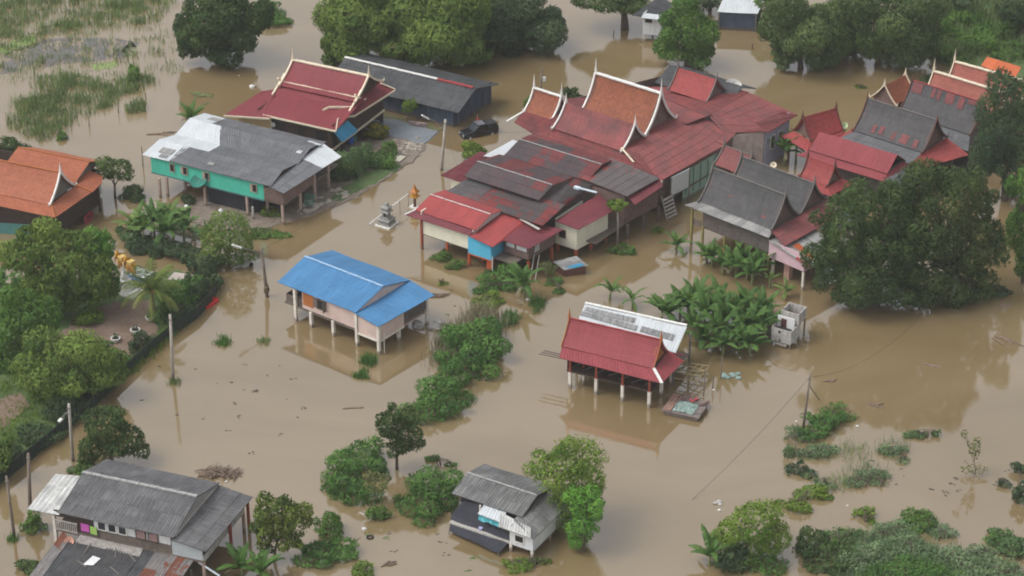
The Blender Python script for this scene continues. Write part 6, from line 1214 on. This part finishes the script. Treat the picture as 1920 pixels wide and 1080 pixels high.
# ------------------------------------------------------------------ shrines
def chedi():
    p = at(237, 548, .16); root = empty('white_chedi', p, radians(-32), 'white stepped chedi with a tall spire in the garden', 'shrine')
    b = MB(); 
    b.box(-1.15, 1.75, -.95, .95, 0, .28); b.box(-1.05, 1.3, -.85, .85, .28, .5); b.box(-.95, .9, -.75, .75, .5, .74); b.box(-.75, .6, -.62, .62, .74, 1.0); b.ob('base', WHITE, root)
    MB().tier([(.55, 1.0), (.55, 1.25), (.48, 1.25), (.48, 1.45), (.56, 1.5), (.4, 1.6)], True, c=(-.1, 0)).ob('plinth', WHITE, root)
    MB().tier([(.38, 1.6), (.42, 1.75), (.36, 2.05), (.22, 2.3), (.2, 2.36), (.14, 2.5), (.1, 2.8), (.05, 3.1), (.015, 3.5)], False, 12, c=(-.1, 0)).ob('spire', WHITE, root, True)
    p = at(262, 518, .16); root = empty('shrine_platform', p, radians(-32), 'white platform with a blue rim carrying two golden elephants', 'platform')
    MB().box(-1.1, 1.3, -.9, .9, 0, .42).ob('rim', mat('blue_rim', (.16, .26, .5), .6), root); MB().box(-1.04, 1.24, -.84, .84, .42, .5).ob('slab', mat('pale_slab', (.6, .6, .66), .6), root)
    h = .66
    def eleph(loc, lb):
        r = empty('golden_elephant', loc, radians(-32)+pi, lb, 'statue')
        b = MB(); b.blob((0, 0, 1.05), (.55, .34, .38), 12, 8, .02); b.blob((.62, 0, 1.4), (.27, .24, .3), 10, 8, .02)
        b.tube([(.55, 0, 1.3), (.3, 0, 1.15)], [.25, .3], 10); b.tube([(.82, 0, 1.35), (.95, 0, 1.0), (.97, 0, .6), (1.05, 0, .4)], [.13, .1, .07, .05], 8)
        for x in (-.32, .32):
            for y in (-.2, .2): b.tube([(x, y, 0), (x, y, .5), (x, y, 1.0)], [.13, .12, .16], 8)
        b.tube([(-.52, 0, 1.2), (-.62, 0, .8)], [.04, .02], 5); b.ob('body', GOLD, r, True)
        for s in (-1, 1):
            MB().add([(.55, s*.22, 1.6), (.4, s*.5, 1.55), (.36, s*.48, 1.2), (.55, s*.24, 1.15)], [(0, 1, 2, 3)]).ob('ear', GOLD, r); MB().tube([(.8, s*.12, 1.2), (1.0, s*.14, 1.05), (1.1, s*.14, 1.1)], [.04, .03, .01], 6).ob('tusk', WHITE, r)
        MB().box(-.3, .28, -.37, .37, 1.1, 1.47).ob('saddle_cloth', mat('pale_gold', (.58, .4, .13), .5, .15), r); MB().tier([(.24, 1.62), (.2, 1.75), (.1, 1.9), (.02, 2.15)], False, 10, c=(.6, 0)).ob('crown', GOLD, r)
    eleph(at(247, 512, h), 'golden elephant statue closest to the chedi spire'); eleph(at(226, 505, h)+np.array([1.1, 1.6, 0]), 'golden elephant statue farther from the camera, half behind the other') if False else eleph(at(230, 503, h), 'golden elephant statue half hidden behind the chedi spire')
chedi()
def stone_shrine():
    p = at(725, 421); root = empty('stone_shrine', p, radians(-30), 'grey stone pagoda shrine on a white base standing in the water', 'shrine')
    MB().box(-.95, .95, -.95, .95, -.4, .16).ob('base', WHITE, root)
    MB().tier([(.78, .16), (.78, .36), (.66, .36), (.66, .62), (.76, .66), (.76, .78), (.5, .86), (.5, 1.0), (.36, 1.05)], True).ob('steps', STONEG, root)
    MB().tier([(.33, 1.05), (.33, 1.55), (.42, 1.6), (.6, 1.68), (.56, 1.75), (.4, 1.8), (.4, 2.1), (.5, 2.15), (.44, 2.25), (.25, 2.35), (.18, 2.6), (.1, 2.7)], True).ob('shrine_house', STONEG, root)
    for k in range(4):
        a = k*pi/2+pi/4; MB().tube([(.62*cos(a), .62*sin(a), .8), (.66*cos(a), .66*sin(a), 1.15)], [.09, .03], 6).ob('corner_finial', STONEG, root)
        MB().box(-.14, .14, -.36, -.32, 1.12, 1.48).ob('niche', BLACK, root) if k == 0 else None
    p = at(778, 389); root = empty('spirit_house', p, radians(-30), 'small golden spirit house on a red brown post', 'shrine')
    MB().box(-.55, .55, -.4, .4, -.4, .14).ob('base', WHITE, root); MB().tier([(.2, .14), (.15, .3), (.14, 1.3), (.3, 1.4)], False, 10).ob('post', BROWNT, root)
    MB().box(-.5, .5, -.42, .42, 1.4, 1.5).ob('floor', GOLD, root); MB().box(-.26, .26, -.22, .22, 1.5, 1.95).ob('shrine_house', GOLD, root); MB().tier([(.44, 1.95), (.3, 2.15), (.24, 2.2), (.12, 2.45), (.03, 2.9)], True).ob('roof', mat('red_gold', (.4, .15, .03), .5), root)
    for s in (-1, 1): MB().tube([(s*.45, -.3, 1.5), (s*.5, -.3, 2.0)], [.04, .02], 6).ob('corner_finial', GOLD, root)
stone_shrine()
def rail():
    P = [at(693, 424), at(716, 412), at(750, 398), at(766, 386)]; root = empty('pipe_rail', P[1], 0, 'white pipe rail on thin posts behind the stone shrine', 'rail'); o = P[1]; T = [P[0]-o+(0, 0, .3), P[1]-o+(0, 0, .65), P[2]-o+(0, 0, 1.5), P[3]-o+(0, 0, 1.5)]
    MB().tube([t for t in T], [.06, .06, .06, .06], 6).ob('pipe', WHITE, root)
    for i in (1, 2, 3): MB().tube([P[i]-o+(0, 0, -.5), T[i]+(0, 0, .05)], .035, 6).ob('post', POLEW, root)
rail()

# ------------------------------------------------------------------ concrete toilet hut with an open tank
def tank():
    A = at(1445, 646); B = at(1481, 655); d = B-A; ang = atan2(d[1], d[0])-.05; root = empty('concrete_tank_hut', A, ang, 'ruined white concrete hut on short legs with an open tank on top', 'tank')
    W_, D_ = 2.15, 2.3; z = .55; t = .1
    b = MB(); b.box(0, W_, 0, D_, z, z+.12); b.box(0, W_, 0, t, z+.12, z+1.5); b.box(0, t, t, D_, z+.12, z+1.6); b.box(W_-t, W_, t, D_, z+.12, z+1.5); b.box(t, W_-t, D_-t, D_, z+.12, z+2.1)
    WD = mat('stained_white_render', (.4, .385, .36), .9, .25, 1.5, dirt=(.15, .13, .11), dirt_amt=.75); b.ob('lower_wall', WD, root)
    MB().box(.75, 1.0, -.03, 0, z+1.05, z+1.3).ob('vent', BLACK, root); MB().box(.8, 1.1, -.02, 0, z+.12, z+.32).ob('stain_hole', WOODM, root)
    y = 1.15; k = MB(); k.box(.1, W_-.2, y, y+.1, z+1.1, z+2.35); k.ob('partition', mat('white_board', (.68, .68, .67), .7, .08), root); MB().box(.5, 1.1, y-.04, y, z+1.15, z+2.1).ob('door', mat('dark_red_door', (.09, .035, .03), .7), root)
    k = MB(); z2 = z+1.6; k.box(.3, W_+.1, 1.5, 1.6, z2, z2+1.2); k.box(.3, W_+.1, 3.3, 3.4, z2, z2+1.2); k.box(.3, .4, 1.6, 3.3, z2, z2+1.2); k.box(W_, W_+.1, 1.6, 3.3, z2, z2+1.2); k.box(.4, W_, 1.6, 3.3, z2, z2+.12); k.ob('tank', WD, root)
    MB().box(.4, W_, 1.6, 3.3, z2+.12, z2+.35).ob('tank_water', mat('tank_sludge', (.14, .11, .09), .6), root)
    for (x, yy, zz) in ((.1, .1, z), (W_-.1, .1, z), (W_-.1, 2.2, z), (.1, 2.2, z), (W_, 3.3, z2), (.4, 3.3, z2)): MB().box(x-.07, x+.07, yy-.07, yy+.07, -.5, zz).ob('leg', WOODM, root)
    MB().tube([(.6, .1, .22), (1.7, .1, .22)], .2, 10).ob('pipe', CONC, root)
tank()
# raft of salvaged goods
def raft():
    A = at(1250, 782); B = at(1300, 790); d = B-A; ang = atan2(d[1], d[0])-.1; p = at(1285, 770); root = empty('floating_raft', p, ang, 'floating platform heaped with salvaged boards and grey green sheeting', 'raft')
    b = MB(); b.box(-1.7, 1.7, -1.5, 1.5, .05, .42); b.ob('hull', WOODM, root); b = MB()
    for k in range(9): b.box(-1.9, 1.9, -1.6+k*.36, -1.27+k*.36, .42+random.uniform(0, .03), .5+random.uniform(0, .05))
    b.ob('deck', mat('grey_brown_deck', (.17, .14, .13), .9, .35, 3), root)
    b = MB()
    for k in range(11): x = random.uniform(-1.9, -1.1); b.beam((x, -1.5, .6), (x+random.uniform(-.2, .3), 1.4, .62+random.random()*.2), .14, .06)
    b.ob('plank', mat('reddish_plank', (.28, .17, .13), .9, .3), root)
    n = 12; V = []
    for i in range(n+1):
        for j in range(n+1): V.append((-.9+i*2.1/n, -1.3+j*1.9/n, .6+.28*sin(pi*i/n)*sin(pi*j/n)+random.uniform(-.09, .09)))
    MB().add(V, [(i*(n+1)+j, (i+1)*(n+1)+j, (i+1)*(n+1)+j+1, i*(n+1)+j+1) for i in range(n) for j in range(n)]).ob('sheeting', TRASHG, root)
    b = MB()
    for k in range(22): x, y = random.uniform(-1.2, 1.7), random.uniform(.5, 1.6); a = random.uniform(0, 3); b.beam((x, y, .6), (x+.9*cos(a), y+.6*sin(a), .62+random.random()*.25), .1, .05)
    b.ob('scrap', WOODB, root)
    b = MB()
    for k in range(4): b.blob((random.uniform(-.6, 1.7), random.uniform(.4, 1.3), .75), (.16, .14, .1), 7, 5)
    b.ob('red_rag', mat('red_rag', (.45, .06, .08), .8), root)
raft()
def low_shed():
    h = House('low_shed', 'small sunken shed with scrap sheet roof under the cream room', 'shed', (1037, 492), (1062, 508), .9)
    h.panel([(0, 0, .95), (2.0, 0, .85), (3.0, 2.4, 1.1), (.7, 2.6, 1.2)], R_SILV, 'corr'); h.panel([(1.7, .3, .97), (2.4, .9, 1.0), (2.8, 2.0, 1.14), (2.2, 2.0, 1.18)], R_TEAL, 'flat', name='patch_sheet', wob=0); h.wall((.15, .15), (1.9, .15), -.5, .8, BROWNT); h.wall((1.9, .2), (2.7, 2.3), -.5, .85, BROWNT)
low_shed()
# ------------------------------------------------------------------ dishes
def dish(label, px, z, r, m, az, el, name='satellite_dish', stand=.8, w=None):
    p = at(*px, z) if w is None else np.array(w); root = empty(name, p, az, label, 'satellite dish'); n = 20; V = [(0, 0, 0)]; Fs = []
    for k in range(1, 5):
        for j in range(n): rr = r*k/4; V.append((rr*cos(2*pi*j/n), rr*sin(2*pi*j/n), .42*rr*rr/r))
    Fs = [(0, 1+j, 1+(j+1) % n) for j in range(n)]+[(1+(k-1)*n+j, 1+k*n+j, 1+k*n+(j+1) % n, 1+(k-1)*n+(j+1) % n) for k in range(1, 4) for j in range(n)]
    R_ = np.array([[1, 0, 0], [0, cos(el), -sin(el)], [0, sin(el), cos(el)]]); V = [tuple(R_@np.array(v)) for v in V]
    MB().add(V, Fs).ob('reflector', m, root, True); f = R_@np.array([0, 0, r*.75]); MB().tube([R_@np.array([0, r*.6, .2*r]), f], .02, 5).ob('feed_arm', GREYTRIM, root); MB().blob(f, (.08, .08, .08)).ob('receiver', GREYTRIM, root); MB().tube([(0, 0, 0), (0, .15, -stand)], .05, 6).ob('mast', GREYTRIM, root)
dish('green mesh satellite dish hung on the teal wall', (374, 342), 2.9, .95, DISHG, radians(-28), .55)
dish('large grey satellite dish on the rear of the hall roof', (1374, 163), 5.6, 1.0, DISHW, .4, .35)
dish('cream round dish behind the twin grey gables', (1450, 310), 4.4, .38, CREAMT, -.2, .75)
dish('pale green round dish beside the steep dark roof', (1583, 236), 4.2, .42, mat('pale_green_disc', (.5, .62, .36), .6, .15), -.2, .8)
dish('orange rimmed dish on the rusty lean-to roof', (130, 1016), 2.1, .45, mat('faded_orange', (.55, .28, .2), .7, .25), -.1, .8)
# ------------------------------------------------------------------ garden things
b0 = at(282, 600, .18)
def pot(px, lb, k=1.0):
    p = at(*px, .18); root = empty('plant_pot', p, 0, lb, 'plant pot'); MB().tier([(.34*k, 0), (.44*k, .12), (.48*k, .34), (.53*k, .36), (.53*k, .42), (.42*k, .42), (.4*k, .3)], False, 16).ob('pot', WHITE, root, False); MB().tier([(.4*k, .3), (.1, .33)], False, 12).ob('soil', mat('pot_soil', (.05, .04, .03)), root)
    P, Nn, T = crown_points([(np.array([0, 0, .65]), np.array([.3, .3, .3])*k)], 40, 6); leaf_mesh('foliage', P, Nn, .25, .1, T, L_DARKB, root)
pot((282, 600), 'white round planter at the foot of the coconut palm'); pot((254, 624), 'white round planter in the middle of the three on the soil'); pot((217, 640), 'white round planter farthest from the coconut palm', .95)
def slab(name, px, w, d, h_, ang, m, lb, cat, z=.05):
    o = MB().box(-w/2, w/2, -d/2, d/2, 0, h_).ob(name, m); o.location = at(*px, z); o.rotation_euler = (0, 0, ang); return tag(o, lb, cat)
slab('concrete_slab', (333, 521), 1.5, 1.7, .14, -.3, mat('pinkish_slab', (.42, .36, .33), .85), 'pale concrete slab lying at the garden end by the water', 'slab', .16)
slab('concrete_slab', (744, 297), 1.6, 1.5, .12, -.5, mat('cream_slab', (.46, .44, .35), .85), 'cream concrete slab on the bank below the croton', 'slab', .14)
def bench():
    a = at(384, 579); b = at(406, 564); d = b-a; L = np.linalg.norm(d); c = (a+b)/2; root = empty('red_trough', (c[0], c[1], 0), atan2(d[1], d[0]), 'bright red plastic trough floating against the net fence', 'trough'); w = .62
    k = MB(); k.box(-L/2, L/2, -w/2, w/2, -.1, .12); k.box(-L/2, L/2, -w/2, -w/2+.07, .12, .34); k.box(-L/2, L/2, w/2-.07, w/2, .12, .42); k.box(-L/2, -L/2+.07, -w/2+.07, w/2-.07, .12, .36); k.box(L/2-.07, L/2, -w/2+.07, w/2-.07, .12, .36); k.ob('trough', REDP, root); MB().box(-L*.1, -L*.05, -w/2+.07, w/2-.07, .12, .26).ob('divider', REDP, root)
bench()
def boat(lb, a, b, w, m, z=0, inner=None):
    a = at(*a, z); b = at(*b, z); d = b-a; L = np.linalg.norm(d); c = (a+b)/2; root = empty('small_boat', (c[0], c[1], z), atan2(d[1], d[0]), lb, 'boat'); n = 10; V = []; 
    for i in range(n+1):
        t = i/n*2-1; ww = w*(1-abs(t)**2.4)*.5+.03; zz = .12+.16*abs(t)**2
        V += [(t*L/2, -ww, zz+.2), (t*L/2, -ww*.55, -.05+.1*t*t), (t*L/2, ww*.55, -.05+.1*t*t), (t*L/2, ww, zz+.2), (t*L/2, ww*.82, zz+.19), (t*L/2, ww*.45, .04+.1*t*t), (t*L/2, -ww*.45, .04+.1*t*t), (t*L/2, -ww*.82, zz+.19)]
    MB().add(V, [(i*8+j, (i+1)*8+j, (i+1)*8+(j+1) % 8, i*8+(j+1) % 8) for i in range(n) for j in range(8)]+[tuple(range(8)), tuple(n*8+j for j in range(8))[::-1]]).ob('hull', m, root, False)
    for t in (-.35, .3): MB().box(t*L/2-.1, t*L/2+.1, -w*.42, w*.42, .2, .25).ob('seat', WOODM, root)
boat('pinkish red plastic boat under the orange roofed house', (160, 421), (173, 402), .85, PINKP)
boat('weathered wooden dugout boat on the verge before the slate blue shed', (765, 233), (800, 238), .8, mat('faded_boat', (.33, .25, .24), .85, .3), .1)
boat('pale hull slung beneath the teal house beside the stair', (357, 345), (378, 352), .9, mat('pale_hull', (.4, .42, .45), .6, .2), 1.7)
def cart():
    p = at(462, 498); root = empty('hand_cart', p, radians(35), 'pale tipped handcart lying in the water by the leaning lamp', 'cart'); k = MB(); k.add([(-.7, -.5, .12), (.7, -.5, .12), (.7, .5, .55), (-.7, .5, .55), (-.7, -.5, .2), (.7, -.5, .2), (.7, .5, .63), (-.7, .5, .63)], [(3, 2, 1, 0), (4, 5, 6, 7), (0, 1, 5, 4), (1, 2, 6, 5), (2, 3, 7, 6), (3, 0, 4, 7)]); k.ob('tray', mat('cart_grey', (.42, .4, .37), .7, .3), root)
    for s in (-1, 1): MB().tube([(-.7, s*.35, .3), (-1.7, s*.3, .1)], .04, 6).ob('handle', GREYTRIM, root)
    MB().tube([(.3, -.55, .25), (.3, -.47, .25)], .25, 14).ob('wheel', TYRE, root); MB().blob((.1, .1, .6), (.3, .25, .15)).ob('load', TRASHW, root)
cart()
def chair_green():
    h = HT; p = h.l(578, 385, .12); root = empty('folding_frame', h.w(p[0], p[1], .12), radians(-20), 'green metal folding rack under the right end of the teal house', 'rack'); k = MB()
    for i in range(6): k.tube([(-.5+i*.2, 0, .1), (-.4+i*.2, .35, 1.2)], .03, 5)
    k.tube([(-.6, 0, .1), (.6, 0, .1)], .04, 5); k.tube([(-.5, .35, 1.2), (.7, .35, 1.2)], .04, 5); k.ob('rack', mat('rack_green', (.08, .35, .27), .6), root)
    MB().tube([(-.5, .8, 0), (-.4, .35, 1.1)], .035, 5).ob('leg', mat('rack_green', (.08, .35, .27)), root); MB().tube([(.5, .8, 0), (.6, .35, 1.1)], .035, 5).ob('leg', mat('rack_green', (.08, .35, .27)), root)
chair_green()
def stones():
    R = random.Random(5)
    areas = [((560, 360), (650, 395), 46, 'stones and rubble on the bank under the teal house'), ((730, 262), (790, 288), 34, 'pale stones on the bank beside the concrete pad')]
    for (x0, y0), (x1, y1), n, lb in areas:
        b = MB()
        for _ in range(n):
            t = R.random(); x = x0+(x1-x0)*t; y = (y1-(y1-y0)*t if 'teal' in lb else R.uniform(y0, y1))+R.uniform(-14, 10)*(1 if 'teal' in lb else .3); p = at(x, y, .12); s = R.uniform(.12, .5); b.blob(p, (s, s*R.uniform(.6, 1), s*.45), 7, 5, .3)
        tag(b.ob('rubble', mat('pale_stone', (.36, .32, .27), .95, .35, 2)), lb, None, None, 'stuff')
stones()
for (x, y, w, lb) in ((415, 402, .3, 'white sack beside the net screen under the teal house'), (350, 395, .3, 'pale bucket under the teal house near the stair')):
    o = MB().blob((0, 0, .3), (w, w, .42), 8, 6, .12).ob('sack', TRASHW); o.location = at(x, y, .1); tag(o, lb, 'sack')
# ------------------------------------------------------------------ drifting things
def drift(name, px, m, lb, cat, size=.5, kind='blob', ang=0, n=1):
    b = MB(); R = random.Random(int(px[0]*7+px[1]))
    for k in range(n):
        x, y = (R.uniform(-size, size), R.uniform(-size*.6, size*.6)) if n > 1 else (0, 0)
        if kind == 'blob': s = (size*.45 if n > 1 else size)*R.uniform(.7, 1.1); b.blob((x, y, s*.25), (s, s*.75, s*.5), 8, 6, .2)
        elif kind == 'log': a = ang+R.uniform(-.5, .5)*(n > 1); L = size*R.uniform(.7, 1.2); d = np.array([cos(a), sin(a), 0])*L; c = np.array([x, y, .04]); b.tube([c-d, c+(0, 0, R.uniform(0, .12)*(n > 1)), c+d*.95], [.07, .08, .045], 6)
        elif kind == 'twig': a = R.uniform(0, pi); L = R.uniform(.25, .8); d = np.array([cos(a), sin(a), R.uniform(-.25, .35)])*L; c = np.array([x*1.15, y*.8, .12+.35*R.random()*max(0, 1-abs(x)/size)]); b.tube([c-d, c+(R.uniform(-.1, .1), R.uniform(-.1, .1), 0), c+d], [.045, .05, .015], 5)
        elif kind == 'board': a = ang+R.uniform(-.3, .3)*(n > 1); d = np.array([cos(a), sin(a), 0])*size; c = np.array([x, y, .04]); b.beam(c-d, c+d, .2, .06)
        elif kind == 'ring': b.tube([(size*cos(t), size*sin(t), .05) for t in np.linspace(0, 2*pi, 15)], size*.35, 6)
    o = b.ob(name, m); o.location = at(*px, 0); return tag(o, lb, cat)
for px, m, lb, s in (((683, 992), TRASHW, 'white float drifting below the small round bush', .22), ((1607, 799), TRASHW, 'white ball floating beside the vine mound', .16), ((1493, 790), TRASHW, 'white scrap floating at the foot of the leaning wooden pole', .15), ((473, 163), TRASHW, 'white foam lump floating left of the burgundy roof', .4), ((424, 903), TRASHW, 'white bottle floating by the brush heap', .18), ((1338, 731), TRASHW, 'white float at the foot of the shorter dark stake', .18), ((1589, 948), TRASHW, 'tiny white scrap beside the small leafy island', .14), ((1349, 957), TRASHW, 'white scrap above the bright green bush tree', .17), ((448, 142), TRASHW, 'tiny white speck floating near the dark mango tree', .12), ((990, 562), TRASHW, 'white bag under the big banana leaves', .25), ((200, 597), TRASHW, 'small pale stone on the bare soil', .16), ((868, 607), TRASHW, 'white bag caught in the dry grass', .3)):
    drift('floating_scrap', px, m, lb, 'litter', s)
drift('litter_heap', (803, 611), TRASH, 'heap of floating grey bags beside the blue house', 'litter', 1.3, n=11)
drift('litter_heap', (826, 556), DRIFT, 'tangle of twigs drifting right of the blue roof', 'driftwood', .9, 'log', n=7)
drift('litter_heap', (1371, 706), TRASHG, 'floating bundle of green and grey cloth near the stakes', 'litter', .8, n=8)
drift('litter_heap', (1340, 945), TRASH, 'small cluster of rubbish near the bright green bush tree', 'litter', .6, n=5)
o = drift('brush_heap', (412, 888), DRIFT, 'heap of dead brush in the water behind the ribbed house', 'driftwood', 1.5, 'twig', n=110); 
drift('floating_log', (662, 765), DRIFT, 'long plank floating in open water', 'driftwood', 1.0, 'board', .1)
drift('floating_log', (687, 968), PALETRIM, 'pale log floating beside the small round bush', 'driftwood', 1.1, 'log', -.7)
drift('floating_log', (1885, 642), DRIFT, 'leafy branch drifting near the right edge, the upper one', 'driftwood', 1.3, 'log', -.9, n=4)
drift('floating_log', (1745, 684), DRIFT, 'curved green twig drifting in the wide brown reflection', 'driftwood', .6, 'log', -.9, n=3)
drift('floating_log', (1558, 714), DRIFT, 'small twig clump right of the leaning wooden pole', 'driftwood', .5, 'log', .3, n=4)
drift('floating_log', (1640, 762), DRIFT, 'low twig with leaves between the pole and the weed island', 'driftwood', .7, 'log', .1, n=3)
drift('floating_log', (380, 178), mat('dead_leaves', (.13, .15, .06), .9, .4), 'floating clump of dead leaves near the dark mango tree', 'driftwood', 1.0, 'log', -.3, n=14)
drift('floating_log', (305, 252), DRIFT, 'thin twigs floating behind the white roof sheets', 'driftwood', 1.0, 'log', -.3, n=6)
drift('floating_log', (445, 318), DRIFT, 'hidden', 'driftwood', .1, 'log') if False else None
drift('floating_log', (1880, 576), DRIFT, 'thin branch drifting below the low dark bush', 'driftwood', .8, 'log', -.2, n=3)
drift('drifting_ring', (694, 1008), TYRE, 'dark tyre floating near the pale log', 'tyre', .26, 'ring')
drift('floating_log', (733, 1058), DRIFT, 'twiggy stump floating at the bottom centre', 'driftwood', .5, 'log', .4, n=4)
drift('floating_log', (155, 312), DRIFT, 'long thin stick floating beyond the orange roof', 'driftwood', 1.2, 'log', .2)
R0 = random.Random(3)
for k in range(44):
    x, y = ((R0.uniform(240, 620), R0.uniform(680, 860)) if k < 26 else (R0.uniform(1600, 1900), R0.uniform(840, 930)))
    o = MB(); 
    for _ in range(R0.randint(1, 4)): o.blob((R0.uniform(-.25, .25), R0.uniform(-.2, .2), 0), (R0.uniform(.05, .2), .06, .03), 6, 4, .3)
    o = o.ob('leaf_litter', mat('wet_leaf_litter', (.06, .055, .04), .8)); o.location = at(x, y, .005)
    tag(o, 'dark wet leaf scrap floating in the open water at lower left' if k < 26 else 'dark wet leaf scrap floating among the reed tufts', 'litter', 'leaf scraps in the lower left flood' if k < 26 else 'leaf scraps among the reed tufts')
for k in range(40):
    x, y = (R0.uniform(720, 1000), R0.uniform(540, 640)) if k < 22 else (R0.uniform(560, 900), R0.uniform(985, 1070))
    o = MB()
    for _ in range(R0.randint(2, 5)): o.blob((R0.uniform(-.35, .35), R0.uniform(-.25, .25), 0), (R0.uniform(.06, .22), .07, .03), 6, 4, .3)
    o = o.ob('leaf_litter', mat('wet_leaf_litter', (.06, .055, .04), .8) if k % 3 else mat('green_scrap', (.09, .14, .04), .8)); o.location = at(x, y, .005)
    tag(o, 'wet plant scrap floating between the blue house and the big thicket' if k < 22 else 'wet plant scrap floating round the shrubs at the bottom centre', 'litter', 'plant scraps beside the big thicket' if k < 22 else 'plant scraps at the bottom centre')
# scum on the marsh
def scum():
    for nm, lb, col1, col2, polys in (('floating_scum', 'dark grey mat of floating plants in the marsh', (.10, .095, .10), (.17, .16, .15), [[(10, 100), (90, 72), (210, 70), (262, 80), (240, 108), (140, 118), (60, 130), (0, 140)]]), ('floating_scum', 'bright green duckweed floating in the marsh', (.16, .24, .06), (.24, .3, .1), [[(-10, 92), (30, 72), (64, 64), (70, 85), (20, 108)], [(226, 96), (246, 76), (258, 90), (246, 108)], [(170, 122), (215, 112), (225, 125), (180, 135)]])):
        m, t, b = newmat(nm+lb[:4]); tc = t.nodes.new('ShaderNodeTexCoord').outputs['Object']; c = mixc(t, noise(t, tc, .8, 5), col1, col2); t.links.new(c, b.inputs['Base Color']); b.inputs['Roughness'].default_value = .7
        mp = N(t, 'Mapping'); mp.inputs['Scale'].default_value = (.6, .25, 1); t.links.new(tc, mp.inputs[0])
        tr = t.nodes.new('ShaderNodeBsdfTransparent'); mx = t.nodes.new('ShaderNodeMixShader'); t.links.new(mrange(t, noise(t, mp.outputs[0], .9, 7, .75), .44, .54), mx.inputs[0]); t.links.new(tr.outputs[0], mx.inputs[1]); t.links.new(b.outputs[0], mx.inputs[2]); t.links.new(mx.outputs[0], t.nodes['Material Output'].inputs[0])
        k = MB()
        for p in polys:
            q = [at(x, y, .012) for x, y in p]; k.add(q, [tuple(range(len(q)))])
        tag(k.ob(nm, m), lb, None, None, 'stuff')
scum()

# ------------------------------------------------------------------ faint air between the drone and the village
def haze():
    m = bpy.data.materials.new('haze'); m.use_nodes = True; t = m.node_tree; t.nodes.clear()
    o = t.nodes.new('ShaderNodeOutputMaterial'); v = t.nodes.new('ShaderNodeVolumePrincipled'); v.inputs['Color'].default_value = (.97, .96, .94, 1); v.inputs['Density'].default_value = .00015
    t.links.new(v.outputs[0], o.inputs['Volume'])
    MB().box(-760, 760, -210, 1310, -2.6, 131).ob('haze', m)['kind'] = 'stuff'
haze()
